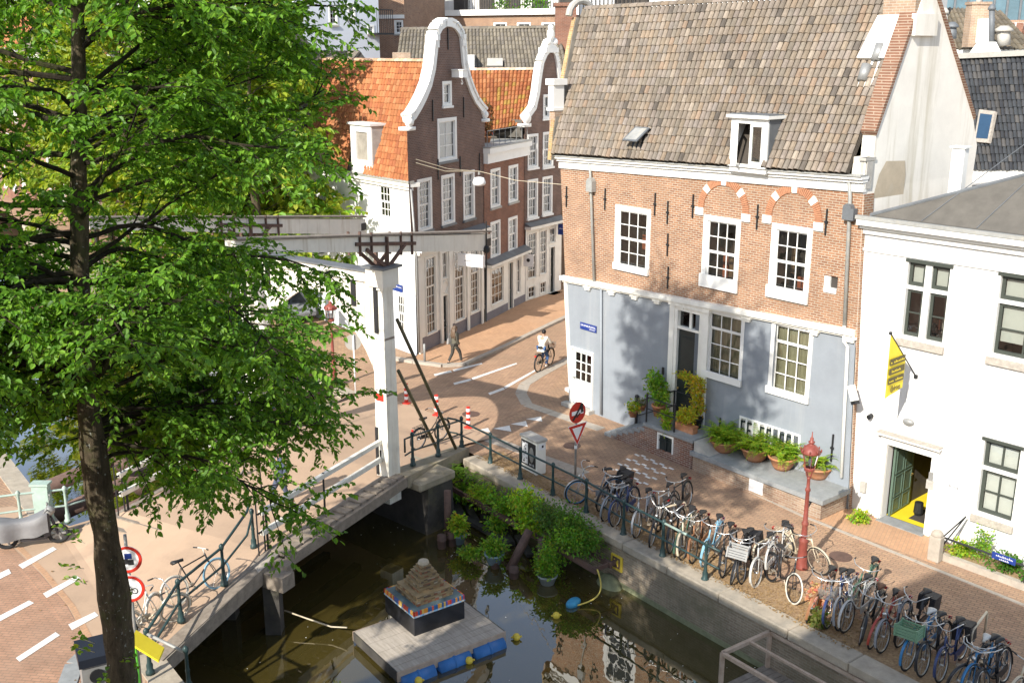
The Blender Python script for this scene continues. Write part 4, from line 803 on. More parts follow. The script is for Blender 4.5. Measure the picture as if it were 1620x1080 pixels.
# ---- house 2: flat cornice and roof terrace
g2 = thing('terrace_roof_house', 'narrow red-brown brick house with white cornice and plants on its roof terrace', 'house', F2.A, F2.rz)
def wl(F, *qs): return [F.q(*q) for q in qs]
u = wl(F2, ((775, 267), (791, 266), (791, 325), (776, 330)), ((804, 262), (819, 260), (819, 317), (804, 322)), ((775, 350), (791, 349), (791, 404), (776, 410)), ((803, 344), (818, 342), (818, 395), (804, 400)))
b = MB(); wall(b, 2.95, 8.6, .02, F2.L+.2, u); b.build('brick_wall', 'brick_red', g2)
for w_ in u: window(g2, w_, 2, 4, fw=.13, rec=.1, sill='stone', curtain=('curtain_pale', .18))
b = MB(); b.box(.0, -.35, 8.3, F2.L+.2, .05, 8.55); b.box(.02, -.22, 7.82, F2.L+.2, .02, 8.3); b.build('cornice', 'white_paint', g2); b = MB(); b.box(-.02, -.38, 8.552, F2.L+.22, 6, 8.62); b.build('roof_deck', 'zinc', g2)
b = MB(); b.tube([(.1, -.15, 9.35), (F2.L, -.15, 9.35)], .02, 6)
for k in range(8): x = .1+(F2.L-.1)*k/7; b.tube([(x, -.15, 8.62), (x, -.15, 9.35)], .016, 5)
b.build('terrace_rail', 'grey_metal', g2)
b = MB(); b.box(.5, 2.2, 8.62, 4.6, 2.4, 9.5); b.build('terrace_wall', 'white_paint', g2)
sh = wl(F2, ((774, 422), (795, 418), (795, 481), (775, 489)), ((802, 412), (810, 410), (810, 485), (803, 489)), ((815, 409), (822, 408), (821, 466), (816, 470))); sh = [(a, c, max(.7, d), min(e, 2.6)) for a, c, d, e in sh]; dr = (sh[1][0], sh[1][1], .1, sh[1][3])
b = MB(); wall(b, 0, 2.95, .05, F2.L+.1, [sh[0], dr, sh[2]], y=-.07); b.build('shopfront', 'cream_paint', g2); b = MB(); b.box(.02, -.4, 2.78, F2.L+.1, .0, 2.92); b.build('shop_cornice', 'cream_paint', g2); b = MB(); b.hexa([(.02, -.42, 2.922), (F2.L+.1, -.42, 2.922), (F2.L+.1, -.01, 2.922), (.02, -.01, 2.922)], [(.02, -.42, 2.94), (F2.L+.1, -.42, 2.94), (F2.L+.1, -.01, 3.15), (.02, -.01, 3.15)]); b.build('cornice_lead', 'zinc_dark', g2)
window(g2, sh[0], 3, 4, fm='cream_paint', fw=.07, rec=.06, sill=None, mid=False, y0=-.07, name='shop_window'); window(g2, sh[2], 1, 3, fm='cream_paint', fw=.06, rec=.06, sill=None, mid=False, y0=-.07, name='shop_window'); door(g2, dr, 'dark_door', 'cream_paint', .07, y=-.05, nm='shop_door'); b = MB(); b.box(.06, -.09, 0, dr[0]-.1, -.073, .5); b.box(dr[1]+.1, -.09, 0, F2.L, -.073, .5); b.build('stall_riser', 'grey_mauve', g2)
b = MB(); b.face([(0, .1, 0), (0, 6, 0), (0, 6, 8.6), (0, .1, 8.6)]); b.face([(0, 6, 0), (F2.L+.2, 6, 0), (F2.L+.2, 6, 8.6), (0, 6, 8.6)]); b.build('back_wall', 'brick_red', g2)
s, z = F2.px(824, 411); sg = thing('hanging_sign', 'small white square sign over the doorway of the red-brown brick house', 'sign', F2.w(s, -.1, z), F2.rz); b = MB(); b.box(-.03, -.62, -.32, .03, -.06, .32); b.build('sign_panel', 'sign_white', sg); b = MB(); b.tube([(0, .03, .38), (0, -.66, .38)], .02, 6); b.build('bracket', 'black_iron', sg); b = MB(); b.lathe([(.1, -.006), (.1, .006)], 10, (-.036, -.34, .02), T=Matrix.Rotation(PI/2, 4, 'Y')); b.build('emblem', 'sign_black', sg)
# ---- house 3: neck gable
g3 = thing('neck_gable_house', 'narrow dark brick house with ornate white neck gable at the far end of the shops', 'house', F3.A, F3.rz)
lp3 = gable_pts(F3, [(832, 190), (838, 183), (846, 172), (851, 150), (855, 118), (858, 100), (863, 88), (868, 82)]); rp3 = gable_pts(F3, [(884, 190), (884, 150), (882, 125), (880.5, 112), (879.5, 100), (878, 92), (876, 86), (873, 82)]); m3 = max(p[1] for p in lp3+rp3); lp3[-1] = (lp3[-1][0], m3); rp3[-1] = (rp3[-1][0], m3); z3 = lp3[0][1]
lf3, rf3 = side_fn(lp3), side_fn(rp3); v = wl(F3, ((834, 213), (851, 211), (851, 263), (835, 268)), ((858, 209), (875, 208), (875, 262), (859, 266)), ((834, 285), (851, 282), (850, 341), (834, 348)), ((857, 280), (874, 278), (873, 336), (858, 341)), ((859, 150), (870, 149), (870, 186), (859, 189)))
b = MB(); wall(b, 4.1, m3, lambda z: -.05 if z < z3 else lf3(z), lambda z: 3.5 if z < z3 else rf3(z), v, cuts=[z for _, z in lp3+rp3]); b.build('brick_wall', 'brick_brown', g3)
for k, w_ in enumerate(v): window(g3, w_, 3 if k < 4 else 1, 5 if k < 4 else 2, fw=.12, rec=.1, sill='white_paint', mid=k < 4, curtain=('curtain_pale', .2) if k > 1 else None)
b = MB()
for pts, sg_ in ((lp3, -1), (rp3, 1)):
    for (a, c) in zip(pts[:-1], pts[1:]):
        na = Vector((c[1]-a[1], -(c[0]-a[0]))); na.normalize(); na = na*(1 if na.x*sg_ > 0 else -1); b.prism([(a[0]-na.x*.03, a[1]-na.y*.03), (a[0]+na.x*.26, a[1]+na.y*.26), (c[0]+na.x*.26, c[1]+na.y*.26), (c[0]-na.x*.03, c[1]-na.y*.03)], -.1, .3)
x_ = (lp3[-1][0]+rp3[-1][0])/2; b.box(x_-.6, -.15, m3-.05, x_+.6, .35, m3+.2); b.prism([(x_-.5, m3+.2), (x_+.5, m3+.2), (x_+.2, m3+.6), (x_-.2, m3+.6)], -.1, .3); b.build('gable_coping', 'white_paint', g3)
b = MB(); b.ball((x_, -.02, m3+.85), .32, 10, sc=(.8, .6, 1.1)); b.ball((x_, -.02, m3+1.2), .16, 8); b.ball((x_+.3, -.05, m3+.5), .2, 8); b.ball((x_-.3, -.05, m3+.5), .2, 8); b.build('gable_crest', 'white_paint', g3, True); b = MB(); xx, zz = lp3[0]; b.ball((xx, -.05, zz+.1), .32, 10, sc=(1, .6, 1)); b.box(xx-.35, -.14, zz-.35, xx+.3, .3, zz-.18); b.build('gable_scroll', 'white_paint', g3, True)
b = MB(); wall(b, 0, 4.1, 0, 3.5, [(.15, 1.05, 1.2, 3.75), (1.3, 2.05, 1.25, 3.75), (.2, .95, .15, .85), (1.35, 2.0, .2, .9), (2.3, 2.85, .1, 2.7), (2.25, 2.9, 2.85, 3.75)], y=-.06); b.build('shopfront', 'cream_paint', g3); b = MB(); b.box(-.02, -.4, 3.95, 3.5, .0, 4.1); b.build('shop_cornice', 'cream_paint', g3); b = MB(); b.hexa([(-.02, -.42, 4.102), (3.5, -.42, 4.102), (3.5, -.01, 4.102), (-.02, -.01, 4.102)], [(-.02, -.42, 4.12), (3.5, -.42, 4.12), (3.5, -.01, 4.3), (-.02, -.01, 4.3)]); b.build('cornice_lead', 'zinc_dark', g3)
for w_ in ((.15, 1.05, 1.2, 3.75), (1.3, 2.05, 1.25, 3.75)): window(g3, w_, 3, 6, fm='cream_paint', fw=.07, rec=.06, sill=None, y0=-.06, name='shop_window')
for w_ in ((.2, .95, .15, .85), (1.35, 2.0, .2, .9), (2.25, 2.9, 2.85, 3.75)): window(g3, w_, 2, 2, fm='cream_paint', fw=.06, rec=.06, sill=None, mid=False, y0=-.06, name='cellar_window' if w_[3] < 1 else 'fanlight')
door(g3, (2.3, 2.85, .1, 2.7), 'dark_door', 'cream_paint', .06, glass=(2, 4, .25), y=-.05, nm='shop_door'); b = MB(); b.box(2.1, -.5, 0, 3.0, -.065, .1); b.build('doorstep', 'bluestone', g3)
# its orange roof slopes down towards the roof terrace of the house before it
G3 = Matrix.Translation(F3.A) @ Matrix.Rotation(F3.rz, 4, 'Z')
def rw(p): return G3.inverted() @ p
Yr = 57.5; a0, a1 = rw(PY(728, 111, Yr+1.0)), rw(PY(850, 110, Yr)); c0, c1 = rw(PY(745, 212, Yr-3.2)), rw(PY(835, 196, Yr-2.6))
c0 = rw(PY(733, 214, Yr-3.0)); tiles(g3, 'roof', c0, c1, a0, a1, 20, 13, PALO+[(.33, .20, .05)], 'tile_orange', depth=.1, dip=.25); ridge(g3, a0, a1, 14, [(.66, .5, .4), (.6, .42, .3)], 'tile_orange', r=.13)
b = MB(); b.face([a1, a0, a0+Vector((1, 5, -4)), a1+Vector((1, 5, -4))]); b.face([a1, a1+Vector((1, 5, -4)), a0+Vector((1, 5, -4)), a0]); b.face([(3.5, .1, 0), (3.5, 7, 0), (3.5, 7, 9.5), (3.5, .1, 9.5)]); b.face([(0, .2, 8.7), (0, 6, 8.7), (0, 6, 9.6), (0, .2, 9.6)]); b.build('roof_back', 'bitumen', g3)
# terrace flue and shrub
fp = F2.w(F2.px(761, 160)[0], 1.2, 8.62); fl = thing('flue_pipe', 'pale bent flue pipe rising beside the bell gable over the roof terrace', 'flue', fp); b = MB(); b.tube([(0, 0, 0), (0, 0, 2.7), (-.1, 0, 2.9), (-.3, 0, 2.95), (-.42, 0, 2.8)], .11, 10); b.build('pipe', 'white_paint', fl, True); b = MB(); b.lathe([(.2, 0), (.13, .12)], 10); b.build('collar', 'zinc_dark', fl)
# ================================================================== ground, canal, bridge
Q0 = Vector((-1.77, 32.55, 0)); QD = Vector((.602, -.799, 0)); QN = Vector((.799, .602, 0)); WZ = -1.35
CF = Q0.dot(QN); CN = 6.15
def qc(u, c, z=0.): return Q0+QD*u+QN*(c-CF)+Vector((0, 0, z))     # u along the canal (+ towards lower right), c across it
brick('paving', (.50, .315, .195), (.39, .24, .155), (.25, .18, .12), bw=.215, bh=.107, ms=.012, plane='floor', rot=.64, bump=.35, dirt=(.27, .195, .14), damt=.75, dscale=.3, var=.28)
brick('paving_street', (.50, .315, .20), (.40, .245, .16), (.26, .185, .125), bw=.215, bh=.107, ms=.011, plane='floor', rot=-.52, bump=.3, dirt=(.27, .19, .13), damt=.7, dscale=.28, var=.26)
brick('paving_walk', (.54, .32, .185), (.48, .28, .165), (.38, .25, .16), bw=.21, bh=.105, ms=.008, plane='floor', rot=-1.07, bump=.25, dirt=(.43, .28, .18), damt=.5, dscale=.4, var=.2)
brick('paving_red', (.48, .275, .18), (.42, .24, .155), (.28, .195, .13), bw=.21, bh=.10, ms=.011, plane='floor', rot=.12, bump=.3, dirt=(.31, .21, .15), damt=.5, dscale=.4)
plain('asphalt_tan', (.45, .315, .215), .9, var=.07, scale=.9, bump=.25, bscale=90, stain=(.31, .22, .155), sscale=.5, samt=.8)
plain('kerb_stone', (.40, .35, .29), .85, var=.15, scale=5, bump=.2, stain=(.30, .28, .25))
plain('road_paint', (.74, .72, .68), .7, var=.08, scale=8, stain=(.5, .43, .36), sscale=3, samt=.6)
plain('gravel_soil', (.42, .28, .15), .95, scale=14, col2=(.20, .13, .075), bump=.7, bscale=50, stain=(.52, .38, .20), sscale=5, samt=.8)
plain('coping_stone', (.39, .335, .26), .9, var=.18, scale=3.5, bump=.4, bscale=30, stain=(.22, .215, .185), sscale=1.0, samt=.8)
plain('wet_timber', (.055, .05, .045), .7, var=.4, scale=2, bump=.4, stain=(.13, .12, .07), sscale=.9, samt=.7)
brick('quay_brick', (.36, .285, .205), (.27, .21, .15), (.38, .34, .27), bw=.22, bh=.07, bump=.7, dirt=(.15, .135, .085), damt=.85, dscale=.5, var=.5)
plain('bridge_white', (.72, .69, .61), .6, var=.08, scale=2, bump=.1, stain=(.40, .32, .22), sscale=1.1, samt=.7, streak=True)
plain('iron_green', (.022, .048, .048), .4, var=.3, scale=6, stain=(.10, .13, .12), sscale=4, samt=.4)
plain('iron_mint', (.36, .46, .40), .6, var=.12, scale=4, stain=(.24, .22, .18), sscale=3, samt=.5)
plain('rust_brown', (.115, .07, .055), .8, var=.3, scale=4, stain=(.2, .10, .06), sscale=2)
plain('weathered_pole', (.11, .095, .045), .6, var=.35, scale=2, stain=(.03, .025, .02), sscale=.8, samt=.8)
plain('concrete_moss', (.30, .26, .19), .9, var=.25, scale=2, bump=.4, stain=(.20, .17, .08), sscale=1.4, samt=.8)
plain('stone_green', (.19, .20, .115), .9, var=.3, scale=4, bump=.4)
plain('blue_plastic', (.035, .16, .42), .4, var=.15, scale=3); plain('blue_float', (.05, .28, .46), .5, var=.2, scale=6)
plain('yellow_plastic', (.70, .52, .06), .45, var=.1); plain('rope_yellow', (.55, .43, .10), .9); plain('rope_pale', (.52, .45, .33), .9)
plain('black_panel', (.020, .021, .025), .35, var=.4, scale=2)
wood('deck_wood', (.30, .26, .21), (.50, .44, .37), sc=(12, 1.0, 12)); wood('grey_wood', (.17, .14, .11), (.32, .27, .22), sc=(3, 3, 3)); wood('pale_wood', (.34, .25, .18), (.52, .41, .32), sc=(3, 3, 3)); wood('plywood', (.36, .235, .09), (.46, .31, .14), sc=(3, 3, 3))
watermat('water')
b = MB(); b.face([qc(-200, CN-3, WZ), qc(200, CN-3, WZ), qc(200, CF+3, WZ), qc(-200, CF+3, WZ)]); wa = b.build('canal_water', 'water'); tag(wa, kind='structure', cat='water', label='dark still canal water between the quays')
plain('mud', (.10, .08, .05), .95)
b = MB(); b.face([qc(-200, CN-3, -3.2), qc(200, CN-3, -3.2), qc(200, CF+3, -3.2), qc(-200, CF+3, -3.2)]); tag(b.build('canal_bed', 'mud'), kind='structure')
b = MB(); b.box(0, 0, 0, 1, 1, 1); b = MB()
b.face([qc(-220, CF+.5), qc(220, CF+.5), qc(220, CF+260), qc(-220, CF+260)]); b.face([qc(-220, CN-200), qc(220, CN-200), qc(220, CN-.02), qc(-220, CN-.02)]); tag(b.build('ground', 'paving'), kind='structure')
def sheet(name, mat, pts, z=.004, kind='structure', label=None, cat=None):
    b = MB(); b.face([(p[0], p[1], z) for p in pts]); o = b.build(name, mat); tag(o, label, cat, kind=kind); return o
# street and pavements on the far side
sheet('street', 'paving_street', [P(560, 650), P(735, 690), P(850, 640), P(905, 570), P(900, 500), P(905, 470), F3.w(9, -3.2), F3.w(9, -.4), P(660, 563), P(470, 560)])
def slab(name, mat, pts, h, kerb=None, z0=-.02):
    n = len(pts); b = MB(); b.raw([(p[0], p[1], z0) for p in pts]+[(p[0], p[1], h) for p in pts], [tuple(range(n, 2*n))]+[(i, (i+1) % n, n+(i+1) % n, n+i) for i in range(n)]); o = b.build(name, mat); tag(o, kind='structure'); return o
wk = [P(655, 573), P(700, 578.5), P(735, 577), P(765, 563), P(800, 548), P(850, 524), P(900, 500), F3.w(10, -2.4), F3.w(10, -.2), P(884, 462), P(829, 480), P(766, 512), P(661, 564)]
def ccw(p): return p if sum(p[i].x*p[(i+1) % len(p)].y-p[(i+1) % len(p)].x*p[i].y for i in range(len(p))) > 0 else p[::-1]
slab('shop_pavement', 'paving_walk', ccw(wk), .10)
def kerbline(name, pts, w=.3, h=.06, z0=-.02, mat='kerb_stone', T=1):
    b = MB()
    for a, c in zip(pts[:-1], pts[1:]):
        d = (c-a); d.z = 0; d.normalize(); n = Vector((-d.y, d.x, 0))*w/2; L = (c-a).length; k = max(1, int(L/1.0))
        for i in range(k):
            p = a+(c-a)*(i/k); q = a+(c-a)*((i+1)/k)-d*.012; hh = h+R.uniform(-.004, .004); b.hexa([(p-n).to_3d()+Vector((0, 0, z0)), (q-n)+Vector((0, 0, z0)), (q+n)+Vector((0, 0, z0)), (p+n)+Vector((0, 0, z0))], [p-n+Vector((0, 0, hh)), q-n+Vector((0, 0, hh)), q+n+Vector((0, 0, hh)), p+n+Vector((0, 0, hh))])
    o = b.build(name, mat); tag(o, kind='structure'); return o
kerbline('shop_kerb', [P(600, 565), P(655, 574), P(700, 580), P(736, 578), P(766, 564.5), P(800, 549.5), P(850, 525), P(900, 501), P(930, 485)], .26, .12)
kerbline('street_kerb', [P(905, 566), P(880, 579), P(852, 594), P(830, 608), P(824, 622), P(834, 640), P(870, 652), P(915, 667), P(952, 679)], .45, .012)
kerbline('quay_kerb', [P(760, 690), P(800, 703), P(850, 722), P(905, 742), P(925, 750)], .5, .012)
kerbline('white_edging', [P(1100, 742), P(1180, 774), P(1272, 817), P(1350, 848), P(1450, 888), P(1620, 957), P(1800, 1030)], .12, .014)
b = MB(); b.face([(p.x, p.y, .005) for p in (P(1352, 800), P(1480, 848), P(1480, 893), P(1276, 816))]); tag(b.build('doorway_pavement', 'paving_walk'), kind='structure')
b = MB(); b.face([(p.x, p.y, .004) for p in (qc(.4, CF+.46), qc(20, CF+.46), qc(20, CF+1.9), qc(.4, CF+1.4))]); tag(b.build('bike_strip', 'gravel_soil'), kind='structure')
# road markings
def dash(q, z=.012, mat='road_paint', name='road_marking'):
    b = MB(); b.face([(p.x, p.y, z) for p in ccw([P(*c) for c in q])]); return tag(b.build(name, mat), kind='structure')
for q in (((686, 592), (713, 586), (715, 589), (688, 595)), ((716, 585), (762, 574), (763, 576), (718, 588)), ((717, 606), (744, 599), (746, 602), (719, 609)), ((746, 598), (817, 574), (818, 576), (748, 601)), ((772, 622), (796, 613), (799, 616), (775, 625)), ((797, 612), (846, 585), (848, 587), (800, 615)),
          ((780, 678), (806, 673), (809, 683)), ((808, 671), (832, 666), (835, 675)), ((832, 663), (856, 659), (858, 667)), ((753, 681), (772, 677), (776, 684))): dash(q)
b = MB(); zd, zn = (P(1040, 747)-P(985, 722)).normalized(), (P(1010, 716)-P(965, 738)).normalized()      # pale bricks laid as a zigzag in the paving
for r_ in range(4):
    o = P(962, 741)+(P(1003, 719)-P(962, 741))*(r_/3.0)
    for k in range(8):
        q = o+zd*(k*.22)+zn*(.11*(k % 2)); q.z = .009; b.face([q, q+zd*.215, q+zd*.215+zn*.1, q+zn*.1])
tag(b.build('road_marking', 'road_paint'), kind='structure')
# quay wall with coping
def quaywall(u0, u1, label):
    t = thing('quay_wall', label, 'wall', Q0, math.atan2(QD.y, QD.x)); b = MB(); b.box(u0, -.45, -3.2, u1, .45, -.22) if False else b.box(u0, .0, -3.2, u1, .6, -.2); b.build('brickwork', 'quay_brick', t)
    b = MB(); u = u0
    while u < u1:
        w = min(R.uniform(1.5, 2.2), u1-u); b.box(u, -.05, -.2+.002, u+w-.012, .55, .05+R.uniform(-.006, .006)); u += w
    weld_bevel(b.build('coping', 'coping_stone', t), .03); return t
qw = quaywall(.3, 24, 'weathered brick quay wall with stone coping below the row of parked bicycles')
qw2 = quaywall(-60, -8.0, 'far stretch of canal wall half hidden behind the leaves left of the drawbridge')
b = MB(); b.box(.3, -.006, WZ-.1, 24, -.001, WZ+.16); o = b.build('algae_band', 'stone_green', qw)
b = MB()
for k in range(170): p = qc(R.uniform(-9, 14), CN+R.random()**.7*(CF-CN), WZ+.004); d = R.uniform(0, 6.3); r = R.uniform(.006, .022); b.face([p+Vector((r*math.cos(d+t), r*math.sin(d+t)*R.uniform(.5, 1), 0)) for t in (0, 1.6, 3.1, 4.7)])
tag(b.build('floating_scraps', 'sign_white'), 'pale petals and scraps floating on the canal', 'litter', kind='stuff')
for x, y, r in ((745, 655, .33), (905, 705, .3), (1330, 880, .3), (330, 790, 0)):
    if r: b = MB(); b.lathe([(r, -.02), (r, .014)], 20, P(x, y)); tag(b.build('manhole_cover', 'rust_brown'), kind='structure')
nw = thing('near_quay_wall', 'shaded canal wall on the near side at the foot of the drawbridge', 'wall', qc(0, CN), math.atan2(QD.y, QD.x))
b = MB(); b.box(-70, -.6, -3.2, 26, .0, -.2); b.build('brickwork', 'quay_brick', nw); ua, ub_ = [(p-qc(0, CN)).dot(QD) for p in (P(110, 840), P(245, 1030))]; b = MB(); b.box(-70, -.55, -.198, ua, .05, .05); b.build('coping', 'coping_stone', nw); b = MB(); b.box(ub_, -.55, -.198, 26, .05, .05); b.build('coping', 'coping_stone', nw)
# --- things fixed to the quay wall
Mq = Matrix.Translation(Q0) @ Matrix.Rotation(math.atan2(QD.y, QD.x), 4, 'Z')
Fq = Fac(Q0, Q0+QD)
s, z = Fq.px(977, 889); sg = thing('waterway_sign', 'yellow square board with a dark letter fixed to the brick quay wall', 'sign', Fq.w(s, 0, z), Fq.rz); b = MB(); b.box(-.22, -.05, -.22, .22, -.004, .22); pl = b.build('panel', 'yellow_plastic', sg); b = MB(); b.box(-.15, -.056, -.15, .15, -.051, .17); po = b.build('dark_field', 'rust_brown', pl); lettering('M', .28, 'yellow_plastic', po, (0, -.062, 0), bold=True)
s, z = Fq.px(970, 925); b = MB(); b.ball((0, 0, 0), .42, 12, sc=(1.1, .7, 1)); b.box(-.45, -.2, -.6, .45, .2, 0); o = b.build('fender_stone', 'stone_green', None, True, Fq.w(s, -.15, z-.05)); o.rotation_euler = (0, 0, Fq.rz); tag(o, 'rounded mossy green fender stone at the waterline below the yellow board', 'stone')
# --- iron quay railing
def rail_post(par, p, h=1.05, mat='iron_green', name='post', s=1.):
    b = MB(); b.lathe([(.10*s, 0), (.10*s, .07), (.07*s, .10), (.075*s, .22), (.05*s, .27), (.042*s, .50), (.055*s, .53), (.042*s, .57), (.038*s, h-.12), (.06*s, h-.06), (.065*s, h), (.04*s, h+.04), (.02*s, h+.06)], 10, p); return b.build(name, mat, par, True)
rl = thing('quay_railing', 'dark green iron railing along the coping beside the parked bicycles', 'railing', (0, 0, 0))
pp = [P(776, 734), P(823, 759), P(874.5, 785), P(927, 812), P(986, 847), P(1048, 881), P(1115, 918)]
for p in pp: rail_post(rl, p)
zt = Vector((0, 0, 1.0)); zm = Vector((0, 0, .52)); cv = [P(709, 706, .35), P(722, 708, .2), P(745, 718, .05)]
b = MB(); b.tube([p+zt for p in cv]+[p+zt for p in pp]+[pp[-1]+QD*.45+zt], .032, 8); b.tube([p+zm for p in cv]+[p+zm for p in pp]+[pp[-1]+QD*.45+zm], .026, 8); b.build('rail', 'iron_green', rl, True)
b = MB(); a, c = pp[5]+zt, pp[5]+(pp[6]-pp[5])*.55+zt; b.tube([a+(pp[4]-pp[5])*.02, c], .034, 8); b.build('worn_rail', 'iron_mint', rl, True)
# ================================================================== drawbridge
br = thing('drawbridge', 'white timber drawbridge with tall portal, balance beams and tan roadway', 'bridge', (0, 0, 0))
secR = [P(225, 1050, .0), P(238, 1040, .02), P(420, 872, .58), P(612, 748, .64), P(722, 706, .12), P(790, 690, .0)]
secL = [P(95, 846, .0), P(105, 843, .02), P(198, 809, .58), P(415, 690, .64), P(530, 640, .12), P(585, 620, .0)]
b = MB()
for i in range(5):
    n = 6
    for j in range(n):
        a, c = secR[i].lerp(secL[i], j/n), secR[i].lerp(secL[i], (j+1)/n); d, e = secR[i+1].lerp(secL[i+1], j/n), secR[i+1].lerp(secL[i+1], (j+1)/n)
        up = Vector((0, 0, .012)); b.face([a+up, d+up, e+up, c+up])
    dn = Vector((0, 0, -.3)); b.face([secR[i]+dn, secL[i]+dn, secL[i+1]+dn, secR[i+1]+dn])
b.build('roadway', 'asphalt_tan', br)
b = MB()
for (sec, sg_) in ((secR, 1), (secL, -1)):
    for i in range(1, 4):
        a, c = sec[i], sec[i+1]; d = (c-a).normalized(); n = Vector((d.y, -d.x, 0))*sg_; dz = Vector((0, 0, -.34)); up = Vector((0, 0, .03))
        lo = [a+dz, a+n*.16+dz, c+n*.16+dz, c+dz]; hi = [a+up, a+n*.16+up, c+n*.16+up, c+up]
        if sg_ < 0: lo, hi = lo[::-1], hi[::-1]
        b.hexa(lo[::-1] if False else lo, hi)
b.build('edge_beam', 'grey_wood', br)
# side walkway planks outside the right rail of the leaf
a, c = secR[2], secR[3]; d = (c-a); L = d.length; d.normalize(); n = Vector((d.y, -d.x, 0))
b = MB()
for k in range(15):
    p = a+d*(L*(k+.1)/15); q = a+d*(L*(k+.86)/15); up = Vector((0, 0, .03+.012*(k % 2)+.03)); dn = Vector((0, 0, -.03)); b.hexa([p+n*.16+dn, p+n*.62+dn, q+n*.62+dn, q+n*.16+dn], [p+n*.16+up, p+n*.62+up, q+n*.62+up, q+n*.16+up])
b.build('walkway_planks', 'grey_wood', br); b = MB(); b.hexa([a+n*.62+Vector((0, 0, -.3)), a+n*.74+Vector((0, 0, -.3)), c+n*.74+Vector((0, 0, -.3)), c+n*.62+Vector((0, 0, -.3))], [a+n*.62+Vector((0, 0, .0)), a+n*.74+Vector((0, 0, 0)), c+n*.74+Vector((0, 0, 0)), c+n*.62+Vector((0, 0, 0))]); b.build('walkway_beam', 'grey_wood', br)
b = MB()
for k in range(5): p = secR[2].lerp(secL[2], k/4); q = secR[3].lerp(secL[3], k/4); b.bar(p+Vector((0, 0, -.42)), q+Vector((0, 0, -.42)), .25, .3)
b.build('girder', 'wet_timber', br)
# portal
PR = secR[3]+n*.1-d*.05; PL = secL[3]-n*.1
pd = (PL-PR); pd.z = 0; PLn = pd.length; pe = pd.normalized(); pn = Vector((-pe.y, pe.x, 0));  pn = pn if pn.y < 0 else -pn     # pn faces the camera
AZ = math.atan2(-pe.y, -pe.x)
Tp = Matrix.Translation(Vector((PL.x, PL.y, 0))) @ Matrix.Rotation(AZ, 4, 'Z')           # local x from left post to right post, -y to the camera
def pb(b, name, mat, smooth=False): b.v = [tuple(Tp @ Vector(p)) for p in b.v]; return b.build(name, mat, br, smooth)
W_ = PLn; ZT = 7.02
for x in (0, W_):
    b = MB(); b.hexa([(x-.25, -.26, -.2), (x+.25, -.26, -.2), (x+.25, .26, -.2), (x-.25, .26, -.2)], [(x-.2, -.22, ZT-.5), (x+.2, -.22, ZT-.5), (x+.2, .22, ZT-.5), (x-.2, .22, ZT-.5)]); pb(b, 'post', 'bridge_white')
    b = MB(); b.box(x-.33, -.34, ZT-.52, x+.33, .34, ZT); b.box(x-.27, -.28, ZT-.62, x+.27, .28, ZT-.522); pb(b, 'post_cap', 'bridge_white'); b = MB(); b.box(x-.42, -.42, ZT+.002, x+.42, .42, ZT+.07); pb(b, 'cap_cover', 'zinc_dark')
    b = MB(); b.box(x-.1, -.30, ZT-1.9, x+.02, -.25, ZT-.05) if x else b.box(x+.0, -.30, ZT-1.9, x+.12, -.25, ZT-.05); pb(b, 'iron_strap', 'black_iron'); b = MB(); b.box(x-.22, -.30, .7, x-.13, -.262, 2.2); pb(b, 'iron_strap', 'black_iron')
for x in (0, W_):
    for z in (1.5, 3.2, 4.9): k = .252-.05*(z+.2)/6.7; b = MB(); b.box(x-k, -k-.012, z, x+k, k+.012, z+.07); b.ball((x-.08, -k-.015, z+.035), .022, 6); b.ball((x+.08, -k-.015, z+.035), .022, 6); pb(b, 'post_band', 'bridge_white' if z < 3 else 'grey_wood')
b = MB(); nS = 22; top_ = ZT-.16; cx = W_/2
def arch_z(x): t = (x-cx)/(cx-.2); t = max(-1, min(1, t)); return 3.1+2.95*max(0, 1-abs(t)**1.5)**.6
for k in range(nS):
    x0 = .2+(W_-.4)*k/nS; x1 = .2+(W_-.4)*(k+1)/nS-.012; za, zb2 = arch_z(x0), arch_z(x1)
    za = max(za, 3.0); b.hexa([(x0, -.05, za), (x1, -.05, zb2), (x1, .05, zb2), (x0, .05, za)], [(x0, -.05, top_-.3), (x1, -.05, top_-.3), (x1, .05, top_-.3), (x0, .05, top_-.3)])
pb(b, 'arch_boarding', 'bridge_white'); b = MB(); b.box(.2, -.16, top_-.3, W_-.2, .16, top_); pb(b, 'cross_beam', 'bridge_white'); b = MB(); b.box(.25, -.24, top_+.002, W_-.25, .24, top_+.05); pb(b, 'beam_cover', 'zinc_dark')
[(b := MB(), b.box(x, -.12, top_-1.1, x+.15, -.055, top_-.302), pb(b, 'iron_strap', 'black_iron')) for x in (.9, W_-1.15)]
